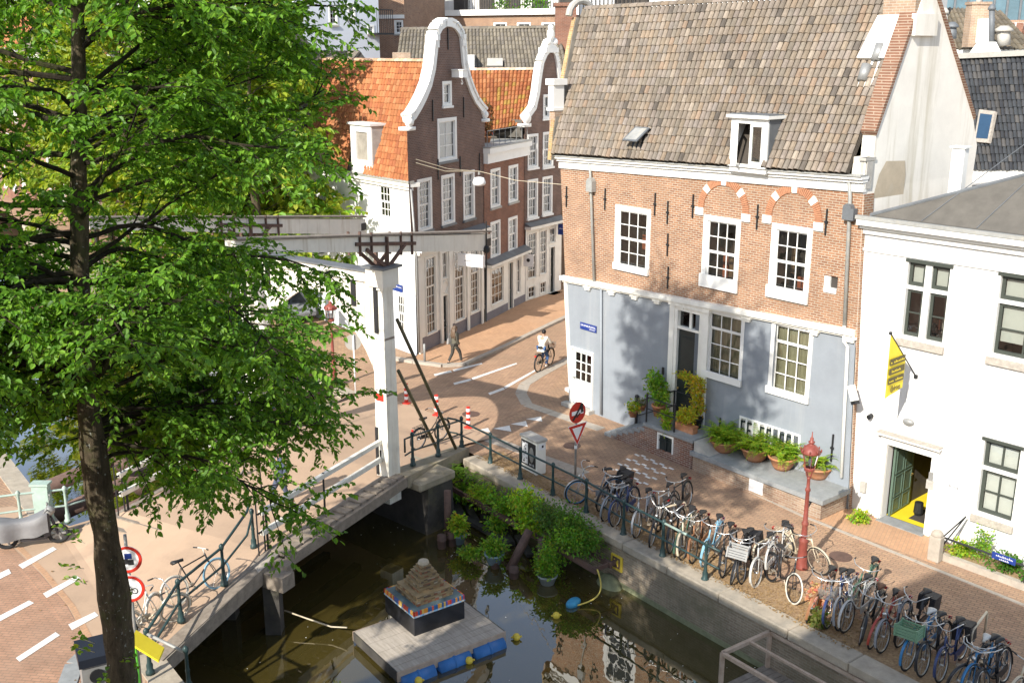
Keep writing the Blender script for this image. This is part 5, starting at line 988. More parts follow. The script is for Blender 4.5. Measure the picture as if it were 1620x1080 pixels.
# balance beams, tilted a little up over the leaf, with counterweight box
bd = Vector((d.x, d.y, 0)).normalized()
for x in (W_, 0):
    o = Tp @ Vector((x, 0, 0)); ctr = Vector((o.x, o.y, 7.72)); slope = -.150
    f = ctr+bd*6.35+Vector((0, 0, slope*6.35)); bk = ctr-bd*6.2+Vector((0, 0, -slope*6.2)); sd = Vector((bd.y, -bd.x, 0))
    b = MB(); up = Vector((0, 0, 1))
    for (p, q, h0, h1) in ((bk, ctr, .24, .42), (ctr, f, .42, .52)):
        b.hexa([p+sd*.16-up*h0/2*1.2, q+sd*.16-up*h1/2*1.2, q-sd*.16-up*h1/2*1.2, p-sd*.16-up*h0/2*1.2], [p+sd*.16+up*h0/2, q+sd*.16+up*h1/2, q-sd*.16+up*h1/2, p-sd*.16+up*h0/2])
    bo = b.build('balance_beam', 'bridge_white', br)
    b = MB(); b.hexa([bk+sd*.22+up*.13, f+sd*.22+up*.32, f-sd*.22+up*.32, bk-sd*.22+up*.13], [bk+sd*.22+up*.18, f+sd*.22+up*.38, f-sd*.22+up*.38, bk-sd*.22+up*.18]); b.build('beam_cover', 'grey_wood', bo)
    b = MB(); 
    for sgn in (-1, 1):
        s2 = sd*(.19*sgn); b.bar(ctr+s2-bd*1.5+up*.0+Vector((0, 0, .225)), ctr+s2+bd*1.55+Vector((0, 0, -.235)), .05, .10)
        for t in (-1.3, -.75, .75, 1.35): p = ctr+bd*t+s2+up*(slope*t); b.bar(p+up*.32, p-up*.34, .07, .04, up=tuple(bd))
        b.bar(ctr+s2-up*.72, ctr+s2-bd*1.0-up*.0, .07, .09); b.bar(ctr+s2-up*.72, ctr+s2+bd*1.0-up*.15, .07, .09); b.bar(ctr+s2-up*.75, ctr+s2+up*.2, .12, .06, up=tuple(bd))
    b.ball(ctr-up*.68, .16, 10); b.build('pivot_iron', 'rust_brown', bo)
    b = MB(); b.hexa([f-bd*.5+sd*.165+up*(.05-.30), f+sd*.165-up*.25, f-sd*.165-up*.25, f-bd*.5-sd*.165-up*.25], [f-bd*.5+sd*.165+up*.0, f+sd*.165+up*.0, f-sd*.165+up*.0, f-bd*.5-sd*.165]); b = MB(); b.bar(f-bd*.28+sd*.17+up*.0, f+bd*.02+sd*.17+up*.0, .03, .26); b.build('end_iron', 'black_iron', bo)
    e = bk+bd*.3-up*.1; g = secR[2].lerp(secL[2], .03 if x else .97)+d*.2; b = MB(); b.tube([e, Vector((g.x, g.y, 1.7))], .02, 6); b.build('lifting_rod', 'black_iron', bo)
    if x:
        pv = Vector((f.x, f.y, f.z)); b = MB(); b.tube([f-bd*.35+sd*.2+up*.75, f-bd*.35+sd*.2-up*.1, f-bd*.4+sd*.2-up*2.7], .025, 6); b.box(f.x-.62, f.y-.9, f.z-.32, f.x-.3, f.y-.4, f.z-.05) if False else None; b.ball(f-bd*.35+sd*.2-up*.2, .14, 8); b.build('hanging_chain', 'black_iron', bo)
# pieces of moss and dead wood lying on the beam
# stays behind the right post
for q0, q1 in (((628, 505), (721, 709)), ((630, 586), (694, 715))):
    e = P(*q1, .3); o = Tp @ Vector((W_, .2, 0)); r = ray(*q0); t = (o.y+.25)/r.y; st = Vector((r.x*t, r.y*t, CAMH+r.z*t)); b = MB(); b.tube([st, e], .055, 8); b.build('stay', 'weathered_pole', br, True)
# white hand rails
up = Vector((0, 0, 1))
for (sec, sg_) in ((secR, 1), (secL, -1)):
    a, c = sec[2], sec[3]; dd = (c-a).normalized()
    for h in (1.12, .56):
        b = MB(); b.bar(a+up*h-dd*.1, c+up*h-dd*.3, .12, .13); b.build('hand_rail', 'bridge_white', br)
    for k in (0.02, .45): b = MB(); p = a+(c-a)*k; b.bar(p, p+up*1.2, .05, .05, up=(0, 1, 0)); b.build('rail_upright', 'black_iron', br)
    b = MB(); b.tube([a-dd*.25+up*.0, a-dd*.25+up*1.45, a+up*1.45, a+up*.0], .022, 6); b.tube([a-dd*.2+up*.6, a+dd*.2+up*.6], .03, 6); b.tube([a-dd*.2+up*1.12, a+dd*.2+up*1.12], .03, 6); b.build('rail_iron', 'black_iron', br)
    b = MB(); b.box(-.05, -.05, 0, .05, .05, .3, T=Matrix.Translation(c-dd*.25+up*.55)); b.build('rail_latch', 'black_iron', br)
# sticker on the post
b = MB(); zz = 2.05+.75; b.box(W_-.16, -.262, 3.05, W_+.12, -.25, 3.27); st = pb(b, 'sticker', 'sign_red')
# green iron rail at the near end of the bridge
gr = thing('approach_railing', 'dark green curved iron railing at the near end of the bridge with bicycles behind', 'railing', (0, 0, 0))
ps = [P(402, 866, .58)+Vector((.0, 0, 0)), P(355, 925, .42), P(287, 983, .22), P(238, 1065, .05)]
for p in ps: rail_post(gr, p)
b = MB(); b.tube([ps[0]+up*1.35, ps[0]+(ps[1]-ps[0])*.15+up*1.15]+[p+up*1.0 for p in ps[1:]], .035, 8); b.tube([ps[0]+up*.9, ps[0]+(ps[1]-ps[0])*.2+up*.55]+[p+up*.52 for p in ps[1:]], .03, 8); b.build('rail', 'iron_green', gr, True)
b = MB(); e = P(300, 1095, .0); b.tube([ps[3]+up*.98, e+up*.95], .035, 8); b.build('pipe_rail', 'zinc', gr, True); rail_post(gr, e)
# near approach slab beam
b = MB(); b.bar(secR[1]+n*.2+up*-.15, secR[2]+n*.25+up*-.2, .35, .42); b.build('edge_beam', 'grey_wood', br)
b = MB(); b.face([p+up*.02 for p in (secR[1], secR[2], secR[2]+n*.42, secR[1]+n*.40)][::-1]); b.build('edge_planks', 'deck_wood', br)
# timber pier at the near end of the leaf
p = P(438, 1000, WZ); b = MB()
for k in range(3): q = p+QD*-.1+ (secL[2]-secR[2])*(k*.3); b.box(q.x-.2, q.y-.2, -3.2, q.x+.2, q.y+.2, .1)
b.build('pier_pile', 'wet_timber', br); b = MB(); dl = (secL[2]-secR[2]).normalized(); b.bar(Vector((p.x, p.y, .2))-dl*.5, Vector((p.x, p.y, .2))+dl*6, .45, .4); b.bar(Vector((p.x, p.y, .42))-dl*.35+d*.3, Vector((p.x, p.y, .42))+dl*6+d*.3, .3, .2); b.build('pier_cap', 'grey_wood', br)
# dark abutment block under the portal
q = [P(556, 800, WZ), P(672, 850, WZ)]; a, c = q; bdv = (c-a).normalized(); bn = Vector((-bdv.y, bdv.x, 0)); bn = bn if bn.y > 0 else -bn; b = MB()
b.hexa([a-bdv*4+Vector((0, 0, -1.8)), c+Vector((0, 0, -1.8)), c+bn*1.4+Vector((0, 0, -1.8)), a-bdv*4+bn*1.4+Vector((0, 0, -1.8))], [a-bdv*4+bn*.3+up*1.7, c-bdv*.1+bn*.3+up*1.7, c-bdv*.1+bn*1.3+up*1.7, a-bdv*4+bn*1.3+up*1.7]); b.build('abutment', 'wet_timber', br)
b = MB(); t = c+bn*.25-bdv*.5; b.hexa([Vector((t.x, t.y, .12))-bdv*1.6-bn*.35, Vector((t.x, t.y, .12))+bdv*.45-bn*.35, Vector((t.x, t.y, .12))+bdv*.45+bn*1.2, Vector((t.x, t.y, .12))-bdv*1.6+bn*1.2], [Vector((t.x, t.y, .42))-bdv*1.6-bn*.35, Vector((t.x, t.y, .42))+bdv*.45-bn*.35, Vector((t.x, t.y, .42))+bdv*.45+bn*1.2, Vector((t.x, t.y, .42))-bdv*1.6+bn*1.2]); weld_bevel(b.build('abutment_cap', 'concrete_moss', br), .06)
# slab from the portal to the quay
a, c = secR[3]+n*.0, secR[4]; b = MB(); w2 = n*.75; b.hexa([a+w2-up*.35, c+n*.4-up*.35, c-n*.1-up*.35, a-up*.35][::-1], [a+w2+up*.02, c+n*.4+up*.04, c-n*.1+up*.04, a+up*.02][::-1]) if False else b.hexa([a-up*.35, a+w2-up*.35, c+n*.5-up*.35, c-up*.35], [a+up*.03, a+w2+up*.03, c+n*.5+up*.05, c+up*.05]); b.build('approach_slab', 'concrete_moss', br)
fr = thing('bridge_side_railing', 'dark green iron railing between the white bridge post and the quay corner', 'railing', (0, 0, 0)); a, c = secR[3]+n*.35+d*.5, secR[4]+n*.25
ps = [a.lerp(c, t) for t in (.12, .55, .98)]
for p in ps: rail_post(fr, p+up*.03)
b = MB(); b.tube([a+up*.55, a+up*.98]+[p+up*1.0 for p in ps], .032, 8); b.tube([a+up*.45]+[p+up*.52 for p in ps], .026, 8); b.build('rail', 'iron_green', fr, True)
# brown steel pipes crossing the canal left of the bridge
for k, (h, o, lab) in enumerate(((-.15, 1.2, 'brown steel pipe crossing the canal nearest the bridge, left of the tree trunk'), (.0, 2.6, 'brown steel pipe in the middle of three crossing the canal left of the bridge'), (.15, 4.2, 'brown steel pipe farthest from the bridge of the three crossing the canal'))):
    a = secL[2]-n*o; a = a+d*((CN-a.dot(QN))/d.dot(QN)); c = a+d*((CF-CN)/d.dot(QN)); b = MB(); m_ = (a+c)/2; b.tube([Vector((a.x, a.y, h))-m_, Vector((c.x, c.y, h))-m_], .24, 12)
    for t in (.2, .5, .8): x = a.lerp(c, t)-m_; b.tube([Vector((x.x, x.y, h))-d*.06, Vector((x.x, x.y, h))+d*.06], .29, 12)
    tag(b.build('steel_pipe', 'rust_brown', None, True, m_), lab, 'pipe', 'brown pipes crossing the canal')
# mint green railing on the near quay left of the trunk
mr = thing('mint_railing', 'pale mint green iron railing behind the parked scooter', 'railing', (0, 0, 0)); mp = [P(0, 838, 0), P(36, 826, 0), P(72, 822, 0), P(107, 826, 0)]
mp = [PY(x, y, 27.6) for x, y in ((0, 808), (35, 800), (73, 785), (107, 778))]; mp = [Vector((p.x, 27.6+.18*i, 0)) for i, p in enumerate(mp)]
mp = [P(-40, 845), P(0, 838), P(35, 833), P(108, 825)]
for p in mp: rail_post(mr, p, mat='iron_mint')
p = P(72, 828); b = MB(); b.box(p.x-.22, p.y-.12, 0, p.x+.22, p.y+.12, 1.2); b.box(p.x-.26, p.y-.16, 1.2, p.x+.26, p.y+.16, 1.27); b.build('end_pillar', 'iron_mint', mr); mp.append(P(150, 812))
b = MB(); b.tube([q+up*1.0 for q in mp], .035, 8); b.tube([q+up*.5 for q in mp], .03, 8); b.build('rail', 'iron_mint', mr, True)
# ================================================================== raft with the stepped pyramid
zr = -1.0; A_, B_, C_, D_ = P(550, 998, zr), P(641, 1062, zr), P(797, 993, zr), P(722, 946, zr); ctr = (A_+B_+C_+D_)/4
ax = ((C_-B_)+(D_-A_)).normalized(); rzf = math.atan2(ax.y, ax.x); ay = Vector((-ax.y, ax.x, 0)); hw = ((C_-B_).length+(D_-A_).length)/4; hd_ = ((A_-B_).length+(D_-C_).length)/4
rf = thing('raft', 'square floating timber raft on blue barrels carrying the stepped pyramid', 'raft', (ctr.x, ctr.y, WZ), rzf); h = zr-WZ
b = MB(); npl = 9
for k in range(npl): y0 = -hd_+2*hd_*k/npl; b.box(-hw, y0, h-.06, hw, y0+2*hd_/npl-.008, h+R.uniform(-.003, .003))
b.build('deck', 'deck_wood', rf); [(b := MB(), b.box(-hw-.03, y-.019, h-.26, hw+.03, y+.019, h-.01), b.build('side_board', 'pale_wood', rf)) for y in (-hd_-.021, hd_+.021)]; [(b := MB(), b.box(x-.019, -hd_, h-.26, x+.019, hd_, h-.01), b.build('end_board', 'wet_timber', rf)) for x in (-hw-.021, hw+.021)]
for y in (-hd_+.02, hd_-.02):
    for k in range(3): b = MB(); x = -hw+2*hw*(k+.5)/3; b.tube([(x-hw/3+.06, y, .0), (x+hw/3-.06, y, .0)], .23, 14); b.tube([(x-.03, y, 0), (x+.03, y, 0)], .25, 14); b.build('barrel', 'blue_plastic', rf, True)
b = MB()
for k in (-1, 1): b.tube([(-hw+.1, k*.5, h-.2), (hw-.1, k*.5, h-.2)], .03, 6)
b.build('strap', 'sign_blue', rf)
pc = P(663, 1029, zr); pcl = Matrix.Rotation(-rzf, 4, 'Z') @ (pc-Vector((ctr.x, ctr.y, zr))); tw_ = 1.5
py = thing('stepped_pyramid', 'small stepped pyramid model in pale stone on a black box with a mosaic band', 'sculpture', (0, 0, 0), rzf); cc = P(672, 972, zr); py.location = (cc.x, cc.y, zr)
hb = .50; hx = .74; b = MB(); b.box(-hx, -hx, .002, hx, hx, hb); b.build('plinth', 'black_panel', py)
b = MB(); nb = 26
for (ya, yb2, zz0, zz1, cols) in ((0, 0, hb+.002, hb+.05, [(.6, .6, .62), (.2, .4, .6), (.65, .6, .5), (.3, .5, .7)]), (0, 0, hb+.05, hb+.16, [(.5, .05, .03), (.62, .25, .03), (.1, .1, .3), (.55, .1, .05), (.03, .12, .3), (.6, .4, .1)])):
    e = hx+.015
    for k in range(nb):
        x0 = -e+2*e*k/nb; x1 = x0+2*e/nb
        for T in [Matrix.Rotation(PI/2*r, 4, 'Z') for r in range(4)]: b.box(x0, -e, zz0, x1, -e+.03, zz1, 0, R.choice(cols), T)
b.box(-hx, -hx, hb+.05, hx, hx, hb+.155, 0, (.12, .17, .18)); b.build('mosaic_band', 'mosaic', py)
st = MB(); z = hb+.157; e = .52; cols = [(.29, .20, .10), (.36, .26, .14), (.21, .14, .075), (.42, .35, .25), (.30, .13, .075), (.15, .11, .08), (.32, .22, .12)]
for lv, (e, hh) in enumerate(((.54, .13), (.50, .10), (.37, .10), (.325, .10), (.28, .10), (.235, .09), (.185, .085), (.135, .08))):
    nk = max(4, int(e/.05)); st.box(-e+.02, -e+.02, z, e-.02, e-.02, z+hh, 0, (.3, .25, .18))
    for T in [Matrix.Rotation(PI/2*r, 4, 'Z') for r in range(4)]:
        for r_ in range(2):
            for k in range(nk): x0 = -e+2*e*k/nk; j = R.uniform(-.015, .008); st.box(x0+.004, -e-j, z+hh*r_/2+.003, x0+2*e/nk-.004, -e+.03, z+hh*(r_+1)/2-.002, 0, R.choice(cols), T)
    z += hh; st.box(-e-.014, -e-.014, z-.010, e+.010, e+.010, z+.004, 0, (.30, .22, .12))
st.lathe([(.13, 0), (.15, .04), (.13, .1), (.1, .11)], 12, (0, 0, z), 0, (.45, .38, .28)); st.build('tiers', 'mosaic', py)
# mooring rope, balls and floats
def ballat(x, y, r, mat, label, cat, name, z=WZ+.06): p = P(x, y, z); b = MB(); b.ball((0, 0, 0), r, 14); b.tube([(r*.9, 0, 0), (r*1.3, 0, .03)], .025, 6); b.tube([(-r*.9, 0, 0), (-r*1.3, 0, -.02)], .025, 6); return tag(b.build(name, mat, None, True, p), label, cat, 'yellow floats on the canal')
ballat(880, 973, .10, 'yellow_plastic', 'yellow ball float beside the blue float near the quay wall', 'float', 'ball_float'); ballat(817, 1007, .10, 'yellow_plastic', 'yellow ball float just off the right corner of the raft', 'float', 'ball_float'); ballat(742, 1044, .10, 'yellow_plastic', 'yellow ball float against the front barrels of the raft', 'float', 'ball_float'); ballat(662, 1076, .10, 'yellow_plastic', 'yellow ball float at the nearest corner of the raft', 'float', 'ball_float')
p = P(907, 953, WZ+.05); b = MB(); b.ball((0, 0, 0), .16, 14, sc=(1.7, 1, .8)); o = b.build('blue_float', 'blue_float', None, True, p); o.rotation_euler = (0, 0, .9); tag(o, 'blue oval float at the end of the yellow rope', 'float')
a = P(945, 900, -.5); c = P(914, 957, WZ+.06); b = MB(); b.tube([(c-a)*t+Vector((.32*math.sin(PI*t), 0, -.18*math.sin(PI*t))) for t in [k/10 for k in range(11)]], .022, 6); tag(b.build('mooring_rope', 'rope_yellow', None, True, a), 'yellow rope hanging from the planter to the blue float', 'rope')
a = P(450, 965, -.9); c = P(549, 992, -1.02); b = MB(); b.tube([a-a, (c-a)*.4+Vector((0, 0, -.06)), (c-a)*.75+Vector((0, 0, -.1)), c-a], .02, 6); tag(b.build('mooring_rope', 'rope_pale', None, True, a), 'pale rope tying the raft to the timber bridge pier', 'rope')
# timber landing stage at the bottom right
lt_ = [P(1143, 1033, .0), P(1216, 998, .0)]; zr2 = .0
def at2(x, y, z): return P(x, y, z)
ls = thing('landing_stage', 'bare timber landing stage with handrails against the quay at the bottom right', 'jetty', (0, 0, 0)); a, c = P(1143, 1033, -.25), P(1218, 999, -.25); dd = QD*4.5; dz = Vector((0, 0, -.95))
b = MB(); b.bar(a, c, .09, .09); b.bar(a, a+dd, .08, .09); b.bar(c+QD*.0, c+dd, .09, .09); m_ = a.lerp(c, .55); b.bar(m_, m_+dd, .06, .06); b.bar(c+QD*2.9, a.lerp(c, .35)+QD*2.9, .08, .08); b.build('hand_rail', 'pale_wood', ls)
for q in (a, c, a+QD*2.2, c+QD*2.9): b = MB(); b.bar(q, q+dz*1.6, .1, .1, up=(0, 1, 0)); b.build('post', 'pale_wood', ls)
b = MB(); e = (a-c).normalized(); f0 = c+dz
for k in range(26): q = f0+QD*(.18*k); b.hexa([q+up*-.05, q+e*((a-c).length), q+e*((a-c).length)+QD*.165, q+QD*.165][::1], [q+up*.0, q+e*((a-c).length)+up*.05, q+e*((a-c).length)+QD*.165+up*.05, q+QD*.165+up*.05]) if False else b.bar(q-e*.05, q+e*((a-c).length), .165, .05)
b.build('deck', 'grey_wood', ls); b = MB(); q = a.lerp(c, .25)+QD*1.75+dz*.55; b.box(q.x-.25, q.y-.2, q.z, q.x+.25, q.y+.2, q.z+.03); b.build('plywood_piece', 'plywood', ls)
# ================================================================== bicycles
plain('tyre', (.022, .022, .023), .85, var=.2); plain('tyre_white', (.62, .58, .50), .7, var=.1); plain('chrome', (.55, .55, .54), .28, .85, var=.1); plain('old_chrome', (.42, .36, .28), .45, .5, var=.25, scale=8)
plain('saddle_black', (.025, .024, .024), .5, var=.2); plain('saddle_brown', (.16, .065, .03), .5, var=.25); plain('saddle_pale', (.55, .54, .50), .6)
for nm, c in dict(bike_black=(.018, .018, .02), bike_blue=(.03, .17, .36), bike_lightblue=(.22, .42, .55), bike_grey=(.24, .25, .27), bike_silver=(.50, .49, .46), bike_cream=(.55, .47, .34), bike_green=(.06, .12, .08), bike_darkblue=(.03, .05, .14), bike_red=(.35, .05, .03), bike_white=(.66, .64, .58), bike_rust=(.28, .13, .06)).items(): plain(nm, c, .35, var=.18, scale=6, spec=.5)
plain('crate_green', (.17, .30, .19), .55, var=.08); plain('crate_grey', (.36, .36, .35), .6, var=.1); plain('bag_black', (.025, .025, .028), .6, var=.3, bump=.3); plain('basket_wire', (.33, .32, .30), .5, .4); plain('net_orange', (.62, .33, .20), .8, var=.25)
plain('lamp_red', (.5, .02, .02), .3)
WR = .345
def wheel_mesh():
    b = MB(); n = 28; b.tube([(WR*math.cos(2*PI*k/n), 0, WR*math.sin(2*PI*k/n)) for k in range(n)], .021, 6, closed=True); ty = b
    r = MB(); r.tube([((WR-.032)*math.cos(2*PI*k/n), 0, (WR-.032)*math.sin(2*PI*k/n)) for k in range(n)], .014, 5, closed=True); r.tube([(0, -.045, 0), (0, .045, 0)], .022, 8)
    s = MB()
    for k in range(18):
        a = 2*PI*k/18; y = .03*(1 if k % 2 else -1); s.tube([(0, y, 0), ((WR-.035)*math.cos(a), 0, (WR-.035)*math.sin(a))], .0022, 3, cap=False)
    return ty, r, s
ty, rim, spk = wheel_mesh()
BM = {}
def reg(k, mb, mat, smooth=True): BM[k] = mesh_of(mb, k, mat, smooth); return BM[k]
reg('wheel', ty, 'tyre'); reg('rim', rim, 'chrome'); reg('spokes', spk, 'chrome')
FH, RH = Vector((.55, 0, WR)), Vector((-.55, 0, WR)); BB = Vector((-.09, 0, .29)); ST = Vector((-.27, 0, .80)); H0 = Vector((.415, 0, .66)); H1 = Vector((.355, 0, .90))
def frame(kind):
    b = MB(); r = .017
    b.tube([BB, ST+Vector((-.03, 0, .08))], r, 7); b.tube([H0-Vector((-.01, 0, .03)), H1], .021, 7)
    if kind == 'men': b.tube([ST*.98+Vector((0, 0, 0)), H1-Vector((0, 0, .04))], r, 7); b.tube([BB, H0], r, 7)
    elif kind == 'omafiets': b.tube([BB+(ST-BB)*.12, Vector((.08, 0, .36)), Vector((.28, 0, .52)), H0], r, 7); b.tube([BB+(ST-BB)*.38, Vector((.06, 0, .52)), Vector((.25, 0, .68)), H1-Vector((0, 0, .05))], r*.9, 7)
    else: b.tube([BB, Vector((.12, 0, .38)), H0+(H1-H0)*.2], .024, 7)
    for s in (-1, 1):
        y = Vector((0, .05*s, 0)); b.tube([BB+y*.5, RH+y], .009, 5); b.tube([ST+y*.4, RH+y], .008, 5)
    return b
for k in ('men', 'omafiets', 'step'): reg('frame_'+k, frame(k), 'bike_black')
b = MB()
for s in (-1, 1): b.tube([H0+Vector((.015, .035*s, -.02)), Vector((.50, .045*s, .50)), FH+Vector((0, .05*s, 0))], .010, 5)
b.tube([H0+Vector((.015, -.04, -.02)), H0+Vector((.015, .04, -.02))], .014, 5); reg('fork', b, 'bike_black')
def bars(kind):
    b = MB(); t = H1+Vector((-.02, 0, .12)); b.tube([H1, t], .013, 6)
    if kind == 'swept': pts = [(-.26, .30, .04), (-.10, .29, .06), (.02, .20, .03), (.03, .06, .0), (.03, -.06, 0), (.02, -.20, .03), (-.10, -.29, .06), (-.26, -.30, .04)]
    elif kind == 'high': pts = [(-.30, .27, .10), (-.10, .27, .16), (.0, .2, .12), (.02, .07, .0), (.02, -.07, 0), (0, -.2, .12), (-.10, -.27, .16), (-.30, -.27, .10)]
    else: pts = [(-.05, .30, .02), (.0, .15, .01), (.02, 0, 0), (.0, -.15, .01), (-.05, -.30, .02)]
    b.tube([t+Vector(p) for p in pts], .0115, 6); return b, [t+Vector(p) for p in pts]
for k in ('swept', 'high', 'flat'):
    b, pts = bars(k); reg('handlebar_'+k, b, 'chrome')
    for i, (p, q) in enumerate(((pts[0], pts[1]), (pts[-1], pts[-2]))): g = MB(); g.tube([p, p+(q-p).normalized()*.12], .017, 6); reg('grip_%s%d' % (k, i), g, 'saddle_black')
b = MB(); o = ST+Vector((-.05, 0, .17)); vs = []
b.tube([ST, o-Vector((0, 0, .03))], .012, 6); SEC = [(-.15, .085, .0), (-.10, .105, .012), (-.02, .07, .005), (.06, .032, 0), (.13, .018, -.008)]
ring = []
for (x, w, z) in SEC:
    for (yy, zz) in ((-1, -.02), (-.8, .02), (0, .03), (.8, .02), (1, -.02), (0, -.045)): ring.append(o+Vector((x, yy*w, z+zz)))
fs = []
for i in range(len(SEC)-1):
    for j in range(6): fs.append((i*6+j, i*6+(j+1) % 6, (i+1)*6+(j+1) % 6, (i+1)*6+j))
fs += [(0, 1, 2, 3, 4, 5)[::-1], tuple(range(24, 30))]; b.raw(ring, fs); reg('saddle', b, 'saddle_black')
def guard(c, a0, a1):
    b = MB(); n = 12; r = WR+.035; A = [a0+(a1-a0)*k/n for k in range(n+1)]
    for k in range(n):
        q = []
        for a, y in ((A[k], -.028), (A[k+1], -.028), (A[k+1], .028), (A[k], .028)): q.append(c+Vector((r*math.cos(a), y, r*math.sin(a))))
        m = [c+Vector(((r+.012)*math.cos(a), 0, (r+.012)*math.sin(a))) for a in (A[k], A[k+1])]
        b.face([q[0], q[1], m[1], m[0]]); b.face([m[0], m[1], q[2], q[3]])
    return b
reg('front_guard', guard(FH, math.radians(-15), math.radians(140)), 'bike_black'); reg('rear_guard', guard(RH, math.radians(35), math.radians(200)), 'bike_black')
b = MB(); z = .76
for y in (-.06, .0, .06): b.tube([(-.80, y, z), (-.30, y, z+.01)], .007, 5)
for x in (-.78, -.6, -.4): b.tube([(x, -.065, z), (x, .065, z)], .006, 5)
for s in (-1, 1): b.tube([(-.70, .06*s, z), RH+Vector((0, .06*s, 0))], .006, 5)
reg('rack', b, 'bike_black')
b = MB(); b.hexa([(-.56, .05, .29), (.02, .05, .22), (.02, .075, .22), (-.56, .075, .29)], [(-.56, .05, .39), (.02, .05, .385), (.02, .075, .385), (-.56, .075, .39)]); reg('chain_case', b, 'bike_black', False)
b = MB(); b.tube([BB-Vector((0, .1, 0)), BB+Vector((0, .1, 0))], .015, 6); b.tube([BB+Vector((0, .09, 0)), BB+Vector((.12, .10, -.12))], .009, 5); b.tube([BB-Vector((0, .09, 0)), BB+Vector((-.12, -.10, .12))], .009, 5); b.box(.0, .10, .145, .10, .19, .17, T=Matrix.Translation((-.02, 0, 0))); b.box(-.25, -.19, .40, -.16, -.10, .425); reg('crank', b, 'old_chrome', False)
b = MB(); b.lathe([(.03, 0), (.045, .05), (.045, .07)], 10, H1+Vector((.07, 0, -.08)), T=Matrix.Rotation(PI/2, 4, 'Y')); reg('headlight', b, 'chrome')
b = MB(); b.box(-.86, -.035, .68, -.83, .035, .74); reg('rear_light', b, 'lamp_red', False)
b = MB(); b.tube([(-.06, .06, .27), (-.2, .2, .0)], .008, 5); reg('kickstand', b, 'old_chrome')
def crate(w, d, h, n=4):
    b = MB()
    for k in range(n): z = h*k/n; zz = z+h/n*.72; b.box(-d/2, -w/2, z, d/2, -w/2+.012, zz); b.box(-d/2, w/2-.012, z, d/2, w/2, zz); b.box(-d/2, -w/2+.012, z, -d/2+.012, w/2-.012, zz); b.box(d/2-.012, -w/2+.012, z, d/2, w/2-.012, zz)
    b.box(-d/2+.012, -w/2+.012, 0, d/2-.012, w/2-.012, .012)
    for sx in (-1, 1):
        for sy in (-1, 1): b.box(sx*d/2-.02, sy*w/2-.02, 0, sx*d/2+.02, sy*w/2+.02, h)
    return b
reg('crate', crate(.46, .32, .26), 'crate_green', False)
b = MB()
for k in range(7):
    t = k/6; w, d_, z = .15+.03*t, .11+.03*t, .22*t
    b.tube([(-d_, -w, z), (d_, -w, z), (d_, w, z), (-d_, w, z)], .004, 4, closed=True)
for k in range(9): y = -.15+.3*k/8; b.tube([(-.11, y, 0), (-.14, y*1.2, .22)], .0035, 4); b.tube([(.11, y, 0), (.14, y*1.2, .22)], .0035, 4); b.tube([(-.11, y, 0), (.11, y, 0)], .0035, 4)
for k in range(6): x = -.11+.22*k/5; b.tube([(x, -.15, 0), (x*1.27, -.18, .22)], .0035, 4); b.tube([(x, .15, 0), (x*1.27, .18, .22)], .0035, 4)
reg('basket', b, 'basket_wire')
b = MB(); b.box(-.82, .07, .42, -.46, .19, .76); b.box(-.82, -.19, .42, -.46, -.07, .76); b.box(-.80, -.19, .772, -.48, .19, .785); reg('panniers', b, 'bag_black', False)
def bike(label, front, rear=None, col='bike_black', kind='omafiets', bar='swept', saddle='saddle_black', tyres=('tyre', 'tyre'), lean=0., rims='chrome', guards=True, extra=(), yaw=None, steer=0., z=0., barm='chrome', group='bicycles parked along the far quay'):
    """front and rear: where the two tyres touch the ground"""
    f = Vector(front)
    if rear is not None: d = f-Vector(rear); d.z = 0; a = math.atan2(d.y, d.x)
    else: a = yaw
    o = f-Vector((math.cos(a), math.sin(a), 0))*.55; o.z = f.z if z == 0 else z
    t = thing('bicycle', label, 'bicycle', o, a, group); t.rotation_euler = (math.radians(lean), 0, a); t.scale = (1.06,)*3
    def add(name, key, mat=None, par=t, loc=(0, 0, 0), rot=None):
        x = bpy.data.objects.new(name, BM[key]); C.objects.link(x); x.parent = par; x.location = loc
        if rot: x.rotation_euler = rot
        if mat: x.material_slots[0].link = 'OBJECT'; x.material_slots[0].material = MATS[mat]
        return x
    add('frame', 'frame_'+kind, col)
    piv = Matrix.Translation(H0) @ Matrix.Rotation(math.radians(steer), 4, (H1-H0).normalized()) @ Matrix.Translation(-H0)
    for hub, tm, front_ in ((FH, tyres[0], 1), (RH, tyres[1], 0)):
        w = add('wheel', 'wheel', tm, loc=hub, rot=(0, R.uniform(0, 3), 0)); add('rim', 'rim', rims, w); add('spokes', 'spokes', rims, w)
        if front_ and steer: w.matrix_local = piv @ Matrix.Translation(hub)
    fk = add('fork', 'fork', col); hb = add('handlebar', 'handlebar_'+bar, barm); [add('grip', 'grip_%s%d' % (bar, i), None, hb) for i in (0, 1)]
    st = [fk, hb]
    if guards:
        g = add('mudguard', 'front_guard', col); st.append(g); add('mudguard', 'rear_guard', col); add('chain_case', 'chain_case', col)
    if steer:
        for x in st: x.matrix_local = piv
    add('saddle', 'saddle', saddle); add('crank', 'crank')
    if 'norack' not in extra: add('rack', 'rack', col if 'crack' in extra else None); add('rear_light', 'rear_light')
    if 'light' in extra: add('headlight', 'headlight')
    if 'stand' in extra: add('kickstand', 'kickstand')
    if 'crate' in extra: add('front_crate', 'crate', 'crate_green', loc=(.60, 0, .78)); 
    if 'greycrate' in extra: add('front_crate', 'crate', 'crate_grey', loc=(.60, 0, .76))
    if 'basket' in extra: add('basket', 'basket', None, loc=(.58, 0, .72))
    if 'panniers' in extra: add('panniers', 'panniers')
    return t
def bk(label, f, r, col, **k): return bike(label, P(*f), P(*r), col, **k)
